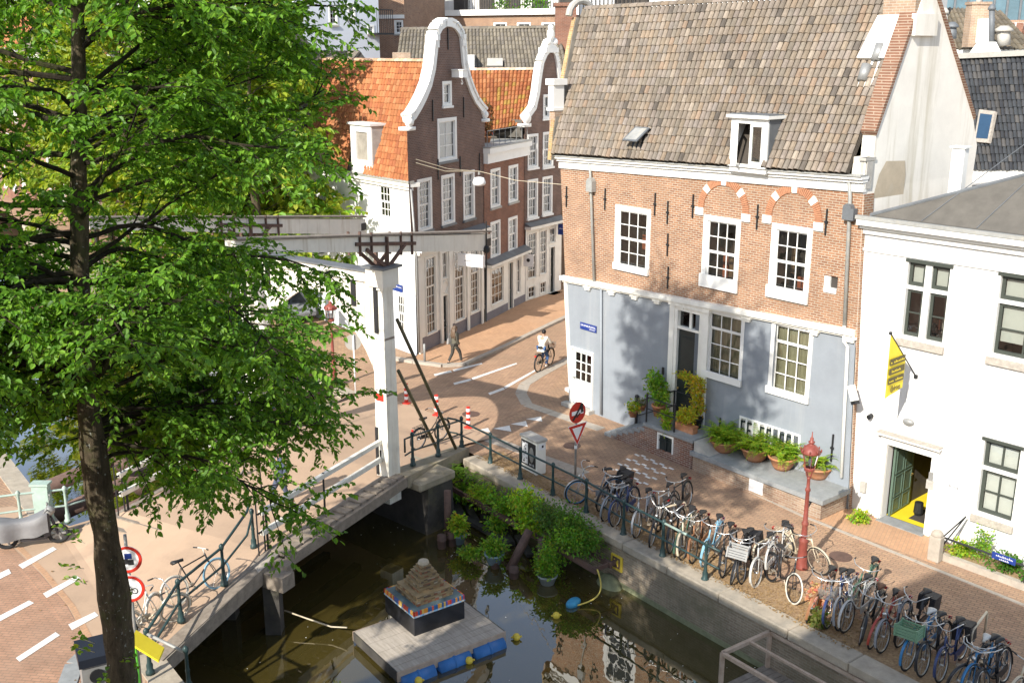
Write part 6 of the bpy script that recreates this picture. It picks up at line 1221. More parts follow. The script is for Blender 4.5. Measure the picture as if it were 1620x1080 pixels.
bk('blue-rimmed bicycle with high bars beside the traffic sign pole', (914, 797), (975, 793), 'bike_grey', rims='bike_blue', bar='high', kind='omafiets', lean=6, steer=12, extra=('light',))
bk('black bicycle with rear bags, second from the traffic sign pole', (952, 806), (1000, 772), 'bike_black', kind='men', lean=-8, extra=('panniers',))
bk('dark blue bicycle with a curved frame between the fourth and fifth railing posts', (976, 831), (1018, 797), 'bike_darkblue', kind='omafiets', lean=7, extra=('light',))
bk('grey bicycle with chrome guards just right of the fifth railing post', (1009, 848), (1046, 806), 'bike_grey', kind='step', lean=4, extra=('stand', 'crack'))
bk('black bicycle with bright front rim nearest the worn pale rail', (1031, 862), (1060, 815), 'bike_black', kind='omafiets', bar='high', lean=-6, extra=('light',))
bk('slim silver bicycle leaning on the pale steel rack hoop', (1045, 838), (1085, 800), 'bike_silver', kind='men', bar='flat', guards=False, lean=10, extra=('norack',))
bk('cream bicycle with high chrome handlebars between the sixth and seventh railing posts', (1082, 883), (1118, 838), 'bike_cream', kind='omafiets', bar='high', lean=8, extra=('crack',))
bk('light blue bicycle with pale blue front tyre at the last railing post', (1114, 893), (1148, 846), 'bike_lightblue', kind='step', tyres=('bike_lightblue', 'tyre'), lean=-4, extra=('crack',))
bk('black bicycle just right of the last railing post', (1145, 910), (1172, 858), 'bike_black', kind='men', lean=5)
bk('black bicycle carrying a pale grey crate over its front wheel', (1158, 921), (1180, 866), 'bike_black', kind='omafiets', lean=-7, extra=('greycrate',))
bk('silver grey bicycle with pale tyres in front of the black one near the lamp post', (1198, 926), (1240, 882), 'bike_silver', kind='men', tyres=('tyre_white', 'tyre_white'), lean=6, extra=('crack',))
bk('black bicycle with white front tyre parked askew in front of the red lamp post', (1250, 951), (1217, 918), 'bike_black', kind='step', bar='flat', tyres=('tyre_white', 'tyre'), lean=-10, guards=False, rims='bike_black', extra=('stand', 'norack'))
bk('old sand-coloured bicycle standing behind the foot of the red lamp post', (1293, 906), (1248, 884), 'bike_cream', kind='men', lean=8, rims='old_chrome', extra=('crack',))
bk('dark bicycle with a faded orange net sack over its front, right of the lamp post', (1281, 982), (1318, 934), 'bike_rust', kind='men', lean=-8)
bk('grey bicycle with two pale wheels close together, right of the orange net sack', (1330, 993), (1366, 944), 'bike_grey', kind='omafiets', lean=9, rims='old_chrome', extra=('crack',))
bk('silver bicycle with a wide chrome front wheel left of the brown saddle', (1340, 997), (1392, 955), 'bike_silver', kind='step', tyres=('tyre', 'tyre'), bar='high', lean=3, extra=('crack', 'light'))
bk('black bicycle with brown leather saddle turned sideways in the row', (1361, 1014), (1402, 958), 'bike_black', kind='men', saddle='saddle_brown', lean=-5, steer=15)
bk('dark grey bicycle with high swept chrome bars left of the green crate', (1398, 1029), (1446, 985), 'bike_grey', kind='omafiets', bar='high', saddle='saddle_brown', lean=6, extra=('light', 'crack'))
bk('black bicycle with big saddlebags behind the blue one with the crate', (1425, 1020), (1474, 978), 'bike_black', kind='omafiets', bar='high', lean=-4, extra=('panniers',))
bk('bright blue bicycle with a green crate over the front wheel', (1437, 1057), (1487, 1015), 'bike_blue', kind='step', bar='swept', lean=2, saddle='saddle_pale', tyres=('tyre', 'tyre_white'), extra=('crate', 'crack'))
bk('dark bicycle with long swept bars right of the bright blue one', (1490, 1075), (1530, 1032), 'bike_darkblue', kind='omafiets', bar='high', lean=5, extra=('panniers',))
bk('black bicycle with pale saddle and white grips cut by the lower picture edge', (1512, 1098), (1560, 1052), 'bike_black', kind='men', saddle='saddle_pale', lean=-8, steer=-14)
bk('blue-forked bicycle beside the tilted steel hoop near the lower right corner', (1535, 1102), (1580, 1068), 'bike_blue', kind='men', lean=4, extra=('light',))
bk('black bicycle lying close to the lower right corner with chrome rear wheel up', (1556, 1112), (1605, 1062), 'bike_black', kind='omafiets', lean=10, extra=('crack',))
bk('pale-framed bicycle at the right picture edge, last of the quay row', (1600, 1120), (1655, 1075), 'bike_cream', kind='men', bar='flat', lean=-4, extra=('norack',))
bk('thin black bicycle in a second row behind the cream one, nearer the houses', (1068, 822), (1098, 790), 'bike_black', kind='men', lean=8)
bk('grey-green bicycle in a second row behind the wide chrome wheel', (1345, 964), (1372, 935), 'bike_green', kind='omafiets', lean=-9, extra=('crack',))
bk('dull silver bicycle just left of the red lamp post, farther from the canal', (1222, 905), (1258, 868), 'bike_silver', kind='step', lean=6, guards=True, extra=('crack',))
bk('black step-through bicycle pressed against the sixth railing post', (1062, 872), (1090, 824), 'bike_black', kind='step', lean=4, bar='high', extra=('light', 'crack'))
bk('dark green bicycle wedged left of the cream one with chrome bars', (1071, 878), (1104, 830), 'bike_green', kind='men', lean=-5)
bk('rust-speckled bicycle wedged between the cream and the light blue bicycle', (1098, 888), (1132, 842), 'bike_rust', kind='omafiets', lean=6, rims='old_chrome')
bk('black bicycle wedged right of the pale grey crate', (1176, 920), (1206, 872), 'bike_black', kind='omafiets', lean=8, extra=('panniers',))
bk('matt grey bicycle wedged between the fourth railing post and its dark blue neighbour', (960, 822), (1004, 788), 'bike_grey', kind='men', lean=-3, rims='old_chrome')
bk('dark bicycle with a wire basket left of the wide chrome front wheel', (1312, 990), (1350, 942), 'bike_darkblue', kind='omafiets', lean=5, extra=('basket',))
bk('faded red bicycle between the brown saddle and the dark grey bicycle', (1380, 1022), (1424, 972), 'bike_red', kind='step', lean=-6, rims='old_chrome')
bk('plain black bicycle between the bright blue one and the dark one with swept bars', (1462, 1066), (1506, 1022), 'bike_black', kind='men', lean=7, extra=('crack',))
gb = 'bicycles parked at the bridge railings'
bk('black bicycle behind the green railing beside the white bridge post', (698, 708), (655, 727), 'bike_black', kind='omafiets', lean=3, bar='swept', z=.3, extra=('light',), group=gb)
bike('black bicycle with pale blue tyres leaning on the near bridge railing', P(345, 926, .42), P(290, 958, .3), 'bike_black', kind='men', bar='flat', tyres=('bike_lightblue', 'tyre_white'), lean=-12, guards=False, z=.36, barm='bike_white', extra=('norack',), group=gb)
bike('rusty cream bicycle against the near bridge railing, left of the pale-blue-tyred one', P(275, 980, .25), P(232, 1000, .18), 'bike_cream', kind='step', lean=10, z=.22, rims='old_chrome', tyres=('tyre_white', 'tyre_white'), extra=('crack',), group=gb)
bike('white and red bicycle nearest the tree trunk by the bridge railing', P(248, 985, .2), P(222, 1018, .12), 'bike_white', kind='omafiets', lean=-6, z=.16, rims='old_chrome', tyres=('tyre_white', 'tyre'), group=gb)
bike('dark bicycle half hidden by leaves on the far side of the bridge', P(372, 757, .6), P(335, 772, .6), 'bike_black', kind='omafiets', lean=5, z=.6, group=gb)
# orange net sack on one of them
p = P(1297, 940, .45)
# steel bicycle hoops
def hoop(a, c, label, h=.75):
    a, c = Vector(a), Vector(c); b = MB(); b.tube([a-a, Vector((0, 0, h-.08)), (c-a)*.06+Vector((0, 0, h)), (c-a)*.94+Vector((0, 0, h)), c-a+Vector((0, 0, h-.08)), c-a], .028, 8); m_ = a; tag(b.build('bike_hoop', 'bike_cream', None, True, m_), label, 'bike rack', 'steel hoops for bicycles')
hoop(P(1048, 842), P(1083, 832), 'pale steel hoop with a capped post behind the sixth railing post'); hoop(P(1190, 905), P(1225, 885), 'pale steel hoop between the pale-tyred bicycle and the crate bicycle'); hoop(P(1532, 1045), P(1556, 1012), 'pale steel hoop standing clear right of the bright blue bicycle'); hoop(P(1455, 1040), P(1480, 1012), 'pale steel hoop behind the bright blue bicycle')
# ================================================================== red lamp posts
plain('lamp_red_paint', (.235, .06, .045), .45, var=.2, scale=5, stain=(.34, .15, .11), sscale=3, samt=.6)
def lamp(p, label, s=1.):
    t = thing('street_lamp', label, 'street lamp', p, .4, 'red crown street lamps'); t.scale = (.82, .82, 1)
    b = MB(); b.lathe([(.20, 0), (.20, .06), (.17, .10), (.155, .45), (.13, .72), (.15, .76), (.15, .82), (.10, .88), (.085, 1.2), (.11, 1.24), (.11, 1.29), (.075, 1.34), (.06, 2.15), (.085, 2.18), (.085, 2.23), (.055, 2.27), (.05, 2.50), (.07, 2.53), (.03, 2.56)], 16); b.build('post', 'lamp_red_paint', t, True)
    b = MB()
    for k in range(4): a = PI/2*k; b.tube([(0, 0, 2.5), (.10*math.cos(a), .10*math.sin(a), 2.62), (.14*math.cos(a), .14*math.sin(a), 2.74)], .016, 6)
    b.lathe([(.05, 2.70), (.16, 2.74), (.17, 2.80), (.12, 2.84), (.05, 2.86)], 12); b.build('lantern_bracket', 'lamp_red_paint', t)
    g = MB(); n = 6; rb, rt, z0, z1 = .145, .27, 2.80, 3.22
    for k in range(n): a, c = 2*PI*k/n, 2*PI*(k+1)/n; g.face([(rb*math.cos(a), rb*math.sin(a), z0), (rb*math.cos(c), rb*math.sin(c), z0), (rt*math.cos(c), rt*math.sin(c), z1), (rt*math.cos(a), rt*math.sin(a), z1)])
    g.build('lantern_glass', 'lamp_glass', t); b = MB()
    for k in range(n): a = 2*PI*k/n; b.tube([(rb*math.cos(a), rb*math.sin(a), z0), (rt*math.cos(a), rt*math.sin(a), z1)], .012, 5)
    b.build('lantern_frame', 'lamp_red_paint', t); b = MB(); b.lathe([(.30, 3.21), (.315, 3.25), (.22, 3.36), (.12, 3.43), (.07, 3.45), (.07, 3.47), (.10, 3.49), (.10, 3.52), (.05, 3.54), (.06, 3.60), (.025, 3.64), (.012, 3.78)], 16)
    for k in range(8): a = 2*PI*k/8; b.ball((.31*math.cos(a), .31*math.sin(a), 3.30), .04, 6, sc=(.7, .7, 1.3))
    b.build('crown_roof', 'lamp_red_paint', t, True); b = MB(); b.ball((0, 0, 2.98), .06, 10, sc=(1, 1, 1.4)); b.lathe([(.03, 2.84), (.03, 2.92)], 8); b.build('bulb', 'sign_white', t, True); return t
lamp(P(1268, 898), 'weathered red crown lamp post in the row of bicycles, facing the potted ferns'); lamp(P(529, 612), 'dark red lamp post beyond the bridge, left of the white portal post')
# lamp hanging over the street on a cable
hp = PY(758, 289, 46.5); hl = thing('cable_lamp', 'white street lamp hanging from cables over the shopping street', 'street lamp', hp); b = MB(); b.lathe([(.08, .25), (.22, .22), (.30, .0), (.26, -.1), (.10, -.15)], 14); b.build('shade', 'sign_white', hl, True); b = MB(); b.lathe([(.05, .35), (.05, .5)], 8); b.build('hook', 'grey_metal', hl)
b = MB(); w0 = F1.w(0.3, -.1, 8.6); w1 = F1.w(F1.px(655, 252)[0], -.1, F1.px(655, 252)[1]); e1 = FB.w(-.7, 0, 8.3); cN = hp+Vector((0, 0, .5)); b.tube([w1-hp, (w1-hp)*.5+Vector((0, 0, .1)), cN-hp], .016, 5); b.tube([cN-hp, (e1-hp)*.5+Vector((0, 0, .12)), e1-hp], .014, 5); b.tube([w1-hp+Vector((0, 0, -.15)), (w1-hp)*.55+Vector((0, 0, -.05)), (w1-hp)*.2+Vector((0, 0, .3)), (0, 0, .5)], .02, 5); b.build('cable', 'rope_pale', hl)
# ================================================================== bollards, cabinet, signs
def bollard(p, label):
    t = thing('warning_bollard', label, 'bollard', p, 0, 'red and white bollards'); b = MB(); b.lathe([(.17, 0), (.17, .04), (.10, .06), (.09, .06)], 12); b.build('base', 'sign_red', t, True); b = MB(); w = MB(); z = .06
    for k in range(6): (b if k % 2 == 0 else w).lathe([(.075, z), (.075, z+.115)], 12); z += .116
    b.lathe([(.075, z), (.07, z+.05), (.03, z+.06)], 12); b.build('red_band', 'sign_red', t); w.build('white_band', 'sign_white', t)
bollard(P(643, 638), 'red and white bollard closest to the white bridge post'); bollard(P(691, 657), 'middle red and white bollard, partly behind the slanting bridge stay'); bollard(P(741, 677), 'red and white bollard standing clear at the railing bend')
def steel_bollard(p, h, label): b = MB(); b.lathe([(.05, 0), (.05, h), (.02, h+.02)], 10); return tag(b.build('steel_bollard', 'grey_metal', None, True, p), label, 'bollard')
steel_bollard(P(672, 576), .9, 'thin pale steel post at the kerb in front of the dark shop door')
# electricity cabinet
a, c, e = P(824, 739), P(848, 752), P(858, 742); ex = (c-a).normalized(); cb_ = thing('utility_cabinet', 'pale grey utility cabinet with dark posters behind the quay railing', 'cabinet', a, math.atan2(ex.y, ex.x)); w = .85; dp_ = .38; h = 1.18
b = MB(); b.box(0, 0, 0, w, dp_, h-.1); weld_bevel(b.build('housing', 'cabinet_paint' if False else 'cream_paint', cb_), .015); b = MB(); b.box(-.04, -.04, h-.098, w+.04, dp_+.04, h); weld_bevel(b.build('lid', 'stone', cb_), .02)
b = MB(); b.box(.04, -.012, .2, w-.04, -.002, h-.16); po = b.build('poster_board', 'sign_black', cb_); b = MB()
b.box(.10, -.018, .25, .40, -.013, h-.22); b.build('pale_poster', 'sign_white', po); b = MB()
for k in range(10): x = .13+R.uniform(0, .18); z = .3+.07*k; b.box(x, -.022, z, x+R.uniform(.05, .1), -.019, z+R.uniform(.02, .05))
b.build('poster_print', 'sign_black', po); b = MB(); b.ball((.60, -.014, .62), .12, 10, sc=(1, .05, 2.2)); b.build('poster_figure', 'grey_metal', po); b = MB(); scribble(b, 6, .045, .09); b.build('lettering', 'sign_white', po, loc=(.62, -.016, .3))
b = MB(); b.box(w+.001, .08, h-.34, w+.006, dp_-.06, h-.14); so = b.build('notice', 'sign_white', cb_); b = MB(); b.box(w+.007, .2, h-.28, w+.009, .27, h-.2); b.build('print', 'sign_black', so)
# no-entry and give-way signs
sp = P(910, 757); sg = thing('traffic_sign', 'round red no-entry sign above a give-way triangle on a grey pole by the quay', 'traffic sign', sp, math.radians(40)); b = MB(); b.tube([(0, 0, 0), (0, 0, 2.55)], .035, 8); b.build('pole', 'grey_metal', sg, True)
b = MB(); T = Matrix.Translation((0, -.05, 2.22)) @ Matrix.Rotation(PI/2, 4, 'X'); b.lathe([(.34, -.008), (.34, .008)], 28, T=None, o=(0, 0, 0)); b.v = [tuple(T @ Vector(p)) for p in b.v]; d_ = b.build('no_entry_disc', 'sign_red', sg); b = MB(); b.box(-.25, -.064, 2.16, .25, -.06, 2.29); b.build('white_bar', 'sign_white', d_)
b = MB(); b.bar((-.2, -.07, 2.0), (.16, -.07, 2.46), .07, .004, up=(0, 1, 0)); b.bar((-.05, -.072, 2.08), (.1, -.072, 2.2), .05, .004, up=(0, 1, 0)); b.ball((.16, -.07, 2.45), .06, 8, sc=(1, .1, 1)); b.bar((.16, -.071, 2.42), (.19, -.071, 2.2), .1, .004, up=(0, 1, 0)); b.build('sticker', 'sign_black', d_)
b = MB(); z = 1.84; r = .40; tri = [(-r, z), (0, z-r*1.72), (r, z)]; b.prism(tri, -.06, -.045); to = b.build('give_way_triangle', 'sign_red', sg); b = MB(); b.prism([(-r*.55, z-.10), (0, z-r*1.3), (r*.55, z-.10)], -.066, -.061); b.build('white_field', 'sign_white', to)
b = MB(); b.prism([(-r, z), (-r+.02, z-.012), (r-.02, z-.012), (r, z)][::1], -.064, -.061); b.tube([(-r, -.062, z), (0, -.062, z-r*1.72), (r, -.062, z)], .012, 4, closed=True); b.build('white_edge', 'sign_white', to); b = MB(); b.tube([(0, 0, 1.02), (0, 0, 1.12)], .045, 8); b.build('pole_band', 'sign_white', sg)
# round signs beside the tree trunk (near side)
sp = Vector((-8.3, 19.9, 0)); u_ = P(207, 1000); sp = P(214, 1040)+Vector((0, 0, 0)); s2 = thing('traffic_sign', 'two round red-bordered prohibition signs half hidden by the big tree trunk', 'traffic sign', (-8.35, 19.4, 0), math.radians(8))
dep = 19.4; p1 = PY(201, 884, dep); p2 = PY(205, 930, dep); s2.location = (p1.x, dep, 0); b = MB(); b.tube([(0, .03, 0), (0, .03, PY(200, 846, dep).z)], .035, 8); b.build('pole', 'grey_metal', s2, True)
for k, q in enumerate((p1, p2)):
    b = MB(); T = Matrix.Translation((0, -.02, q.z)) @ Matrix.Rotation(PI/2, 4, 'X'); b.lathe([(.30, -.008), (.30, .008)], 28); b.v = [tuple(T @ Vector(p)) for p in b.v]; d_ = b.build('sign_disc', 'sign_white', s2)
    b = MB(); b.tube([(.265*math.cos(2*PI*j/28), -.03, q.z+.265*math.sin(2*PI*j/28)) for j in range(28)], .035, 6, closed=True); b.v = [(x, -.03+(y+.03)*.25, z) for x, y, z in b.v]; b.build('red_border', 'sign_red', d_)
    b = MB(); T = Matrix.Translation((0, -.031, q.z))
    if k == 0: b.box(-.04, -.004, .02, .1, 0, .14, T=T, m=1); b.box(-.14, -.004, -.1, .02, 0, .02, T=T); b.box(.02, -.004, -.12, .13, 0, .0, T=T)
    else: b.tube([(-.08+.06*math.cos(t), -.032, q.z-.05+.06*math.sin(t)) for t in [2*PI*j/12 for j in range(12)]], .01, 4, closed=True); b.tube([(.09+.06*math.cos(t), -.032, q.z-.05+.06*math.sin(t)) for t in [2*PI*j/12 for j in range(12)]], .01, 4, closed=True); b.bar((-.08, -.032, q.z-.05), (.0, -.032, q.z+.06), .02, .004); b.bar((.09, -.032, q.z-.05), (.0, -.032, q.z+.06), .02, .004)
    b.build('pictogram', ['sign_black', 'sign_blue'], d_)
# sign seen from behind beyond the bridge
sp = P(563, 632); s3 = thing('traffic_sign', 'pale back of a round sign on a thin white pole beyond the bridge', 'traffic sign', sp, math.radians(20)); b = MB(); b.tube([(0, 0, 0), (0, 0, 2.6)], .03, 8); b.build('pole', 'sign_white', s3, True); b = MB(); T = Matrix.Translation((0, .04, 2.3)) @ Matrix.Rotation(PI/2, 4, 'X'); b.lathe([(.32, -.008), (.32, .008)], 24); b.v = [tuple(T @ Vector(p)) for p in b.v]; b.build('sign_disc', 'stone', s3); b = MB(); b.bar((0, .02, 1.98), (0, .02, 2.62), .04, .02, up=(0, 1, 0)); b.build('clamp_rail', 'zinc_dark', s3)
# banner stand at the left corner of the brick house
bp_ = P(893, 502); bs = thing('banner_stand', 'turquoise and white banner stand peeping out behind the corner of the brick house', 'banner', FB.w(-.95, 1.2, 0), FB.rz-.2); b = MB(); b.box(-.45, -.3, 0, .45, .3, .12); b.build('base', 'sign_white', bs); b = MB(); b.box(-.38, -.03, .14, .38, .03, 2.25); pl = b.build('panel', 'sign_white', bs)
plain('turquoise', (.08, .42, .50), .5, var=.2)
b = MB()
for (z0, z1) in ((.3, .55), (.75, .95), (1.02, 1.2)): b.box(-.36, -.036, z0, .36, -.031, z1)
b.ball((.05, -.034, 1.75), .28, 10, sc=(1, .02, 1.3)); b.build('print', 'turquoise', pl); b = MB(); scribble(b, 8, .08, .1); b.build('lettering', 'sign_black', pl, loc=(0, -.037, .86)); b = MB(); scribble(b, 8, .08, .1); b.build('lettering', 'sign_black', pl, loc=(0, -.037, 1.11))
# blue nameplate at the end of the gable shops
s, z = F3.px(881, 378); t = thing('wall_sign', 'small dark blue sign projecting from the last shop front', 'sign', F3.w(3.0, -.1, 3.6), F3.rz); b = MB(); b.box(-.02, -.5, -.3, .02, -.05, .3); o = b.build('panel', 'sign_blue', t); b = MB(); scribble(b, 4, .08, .08); lt = b.build('lettering', 'sign_white', o, loc=(-.024, -.28, .05)); lt.rotation_euler = (0, 0, -PI/2); b = MB(); b.tube([(0, .02, .33), (0, -.5, .33)], .015, 5); b.build('bracket', 'black_iron', t)
# granite bollard, rail and kerb of the planting bed
p = P(1478, 886); b = MB(); b.box(-.16, -.12, 0, .16, .12, .72); b.lathe([(.16, 0), (.15, .08), (.1, .14), (.03, .17)], 12, (0, 0, .72)); gbol = b.build('granite_bollard', 'kerb_stone', None, False, p); gbol.rotation_euler = (0, 0, FW.rz); weld_bevel(gbol, .03, 2); tag(gbol, 'round-topped pale granite bollard at the end of the planting bed', 'bollard')
a = P(1484, 884); dirw = FW.e; bed = thing('planting_bed', 'narrow kerbed planting bed with iron rail below the white house window', 'planter', a, FW.rz); b = MB(); b.box(0, 0, 0, 4.5, .16, .18); b.build('kerb', 'kerb_stone', bed); b = MB(); b.box(0, .16, 0, 4.5, .95, .10); b.build('soil', 'gravel_soil', bed)
b = MB(); b.tube([(.05, .08, .62), (4.5, .08, .62)], .03, 8); b.tube([(.02, .08, .62), (.22, .85, 1.05)], .02, 6); b.tube([(.02, .08, .35), (.22, .85, 1.05)], .02, 6)
for x in (2.2, 4.3): b.tube([(x, .08, .18), (x, .08, .62)], .025, 6)
b.build('rail', 'black_iron', bed); b = MB(); b.box(1.35, .03, .56, 1.95, .045, .74); so = b.build('street_name_plate', 'sign_blue', bed); b = MB(); scribble(b, 9, .055, .06); b.build('lettering', 'sign_white', so, loc=(1.65, .028, .68)); b = MB(); scribble(b, 6, .05, .05); b.build('lettering', 'sign_white', so, loc=(1.7, .028, .60))
# bin, yellow canopy and green pole at the lower left
q = PY(150, 1050, 17.6); bn_ = thing('litter_bin', 'grey steel litter bin with sloping dark blue lid left of the tree trunk', 'bin', (q.x, q.y, 0), .5); zt_ = PY(150, 1020, 17.6).z
plain('bin_lid', (.018, .022, .032), .35, var=.1); b = MB(); b.box(-.26, -.26, 0, .26, .26, zt_-.28); b.build('body', 'grey_metal', bn_); b = MB(); b.hexa([(-.3, -.3, zt_-.27), (.3, -.3, zt_-.27), (.3, .3, zt_-.2), (-.3, .3, zt_-.2)], [(-.3, -.3, zt_-.1), (.3, -.3, zt_-.1), (.3, .3, zt_+.02), (-.3, .3, zt_+.02)]); b.build('lid', 'bin_lid', bn_); b = MB(); b.lathe([(.14, 0), (.14, .03)], 14, (0, -.27, zt_-.5), T=Matrix.Rotation(PI/2, 4, 'X')); b.build('opening', 'black_iron', bn_)
plain('lime_paint', (.16, .62, .06), .5, var=.08); q = PY(214, 1040, 17.9); gp = thing('green_post', 'bright green post with a slanting yellow panel right of the tree trunk', 'post', (q.x, q.y, 0)); b = MB(); zt_ = PY(214, 1010, 17.9).z; b.tube([(0, 0, 0), (0, 0, zt_)], .055, 8); b.build('pole', 'lime_paint', gp, True); b = MB(); a = PY(212, 996, 17.9); c = PY(257, 1024, 17.9); d_ = c-a; b.hexa([Vector((0, -.18, zt_-.02)), d_+Vector((0, -.18, zt_-.02)), d_+Vector((0, .18, zt_+.04)), Vector((0, .18, zt_+.04))], [Vector((0, -.18, zt_+.03)), d_+Vector((0, -.18, zt_+.03)), d_+Vector((0, .18, zt_+.09)), Vector((0, .18, zt_+.09))]); b.build('yellow_panel', 'yellow_paint', gp); q = PY(150, 1016, 18.2)
# bicycle with grey crate at the bottom edge beside the trunk
bike('bicycle with a grey front crate at the bottom edge beside the tree trunk', PY(235, 1095, 17.5)*1.0 if False else Vector((PY(240, 1090, 17.3).x, 17.3, .02)), None, 'bike_black', yaw=.35, kind='omafiets', lean=4, extra=('greycrate',), group=gb)
# near side markings and kerb lines
sheet('near_street', 'paving_red', ccw([Vector((-40, 5, 0)), Vector((-8.6, 17.6, 0)), P(135, 1030), P(90, 950), P(10, 868), P(-90, 800), Vector((-40, 26, 0))]), .006)
sheet('near_roadway', 'asphalt_tan', ccw([P(138, 1038), P(92, 956), P(14, 872), P(-70, 812), P(20, 800), P(110, 832), P(150, 820), P(260, 985), P(238, 1040), P(230, 1080), P(160, 1085)]), .005)
kerbline('near_kerb', [P(8, 866), P(52, 908), P(95, 960), P(133, 1030)], .3, .012, mat='paving_red'); kerbline('near_kerb', [P(30, 865), P(70, 905), P(115, 960), P(148, 1022)], .14, .012, mat='paving_walk')
kerbline('near_kerb', [P(150, 1020), P(118, 1050), P(102, 1095)], .4, .03, mat='bluestone')
for q in (((29, 894), (84, 865), (90, 869), (36, 900)), ((68, 939), (121, 911), (128, 915), (74, 946)), ((108, 988), (150, 968), (156, 974), (114, 997)), ((-10, 911), (14, 900), (18, 907), (-8, 920)), ((-8, 978), (46, 950), (54, 954), (-2, 984)), ((25, 1041), (88, 1000), (95, 1005), (31, 1047))): dash(q, .016)
# ================================================================== parked scooter under its grey cover
plain('scooter_cover', (.19, .187, .19), .6, var=.12, scale=4, bump=.3, bscale=5); plain('scooter_body', (.06, .06, .07), .35, var=.2)
f = P(95, 858); r = P(12, 868); d_ = (f-r); d_.z = 0; sc_ = thing('scooter', 'parked scooter under a grey cover in front of the mint railing', 'scooter', (f+r)/2, math.atan2(d_.y, d_.x)); wb = 1.3
SW = .24
for x in (-wb/2, wb/2):
    b = MB(); n = 24; b.tube([(SW*math.cos(2*PI*k/n), 0, SW*math.sin(2*PI*k/n)) for k in range(n)], .055, 8, closed=True); w = b.build('wheel', 'tyre', sc_, True, (x, 0, SW+.05)); b = MB()
    for k in range(5): a = 2*PI*k/5; b.bar((0, 0, 0), (.2*math.cos(a), 0, .2*math.sin(a)), .03, .05)
    b.lathe([(.06, -.05), (.06, .05)], 10, T=Matrix.Rotation(PI/2, 4, 'X')); b.build('rim', 'grey_metal', w)
b = MB(); b.tube([(.65, .06, .29), (.52, .05, .75), (.46, 0, 1.0)], .03, 6); b.tube([(.65, -.06, .29), (.52, -.05, .75)], .03, 6); b.hexa([(-.3, -.12, .2), (.38, -.12, .2), (.38, .12, .2), (-.3, .12, .2)], [(-.3, -.14, .3), (.38, -.14, .3), (.38, .14, .3), (-.3, .14, .3)]); b.hexa([(.30, -.2, .3), (.46, -.15, .3), (.46, .15, .3), (.30, .2, .3)], [(.38, -.2, .95), (.5, -.12, .95), (.5, .12, .95), (.38, .2, .95)]); b.hexa([(-.85, -.12, .5), (-.2, -.14, .3), (-.2, .14, .3), (-.85, .12, .5)], [(-.95, -.1, .72), (-.1, -.16, .68), (-.1, .16, .68), (-.95, .1, .72)]); weld_bevel(b.build('body', 'scooter_body', sc_), .03); b = MB(); b.tube([(-.5, .14, .3), (-.95, .16, .38)], .05, 10); b.build('exhaust', 'grey_metal', sc_, True)
b = MB(); b.tube([(.40, -.36, 1.08), (.46, -.15, 1.05), (.46, .15, 1.05), (.40, .36, 1.08)], .02, 6); b.ball((.5, 0, .98), .14, 10); b.tube([(.45, .25, 1.06), (.5, .3, 1.28)], .008, 5); b.ball((.5, .31, 1.3), .06, 8, sc=(.4, 1, .8)); b.tube([(.45, -.25, 1.06), (.5, -.3, 1.28)], .008, 5); b.ball((.5, -.31, 1.3), .06, 8, sc=(.4, 1, .8)); b.build('handlebar', 'grey_metal', sc_, True)
b = MB(); gx, gy = 18, 12; gd = {}
for i in range(gx+1):
    for j in range(gy+1):
        x = -.9+1.35*i/gx; t = -1+2*j/gy; top = .84+.10*math.exp(-((x-.42)/.2)**2)+.04*math.sin(x*5); w = .22+.05*math.sin(x*7); a = abs(t); y = math.copysign(w*min(1, a/.45), t); z = top if a < .45 else top-(a-.45)/.55*(.50+.03*math.sin(i*.5)); y += math.copysign(.05*max(0, a-.45)*(1+math.sin(i*.7)), t); gd[i, j] = (x, y, z)
for i in range(gx):
    for j in range(gy): b.face([gd[i, j], gd[i+1, j], gd[i+1, j+1], gd[i, j+1]])
weld(b.build('cover', 'scooter_cover', sc_, True))
# ================================================================== vegetation
def bark(name, a, c, spots):
    m, nt, out = _new(name); v = coords(nt); mp = N(nt, 'ShaderNodeMapping'); mp.inputs['Scale'].default_value = (1, 1, .35); nt.links.new(v, mp.inputs[0])
    f = noise(nt, mp.outputs[0], 9, 8, .75); col = ramp(nt, f, [(.32, a), (.68, c)])
    g = noise(nt, v, 2.1, 6, .7); col = mixc(nt, ramp(nt, g, [(.5, (0, 0, 0)), (.68, (.75,)*3)]), col, (.075, .085, .025, 1))
    s = noise(nt, v, 16, 3, .5); col = mixc(nt, ramp(nt, s, [(.66, (0, 0, 0)), (.70, (.8,)*3)]), col, c4(spots))
    princ(nt, out, col, .9, 0, bumpn(nt, f, 1., .05), .2)
bark('bark', (.032, .025, .016), (.14, .11, .07), (.36, .37, .32)); bark('twig', (.018, .014, .010), (.05, .04, .028), (.05, .04, .03))
def leaf(b, p, d, nrm, L, w, col):
    """one folded leaf: two quads either side of the midrib"""
    d = d.normalized(); s = d.cross(nrm)
    if s.length < 1e-4: s = d.orthogonal()
    s.normalize(); n = s.cross(d); k = len(b.v); m = p+d*(L*.5); t = p+d*L-n*(L*.12)
    for q in (p, p+d*(L*.28)+s*(w*.46)+n*(w*.16), p+d*(L*.66)+s*(w*.38)+n*(w*.08), t, p+d*(L*.66)-s*(w*.38)+n*(w*.08), p+d*(L*.28)-s*(w*.46)+n*(w*.16)): b.v.append((q.x, q.y, q.z))
    b.f.append((k, k+1, k+2, k+3)); b.f.append((k, k+3, k+4, k+5)); b.m += [0, 0]; b.c += [col, col]
UP = Vector((0, 0, 1))
def rv(s=1.): return Vector((R.gauss(0, s), R.gauss(0, s), R.gauss(0, s)))
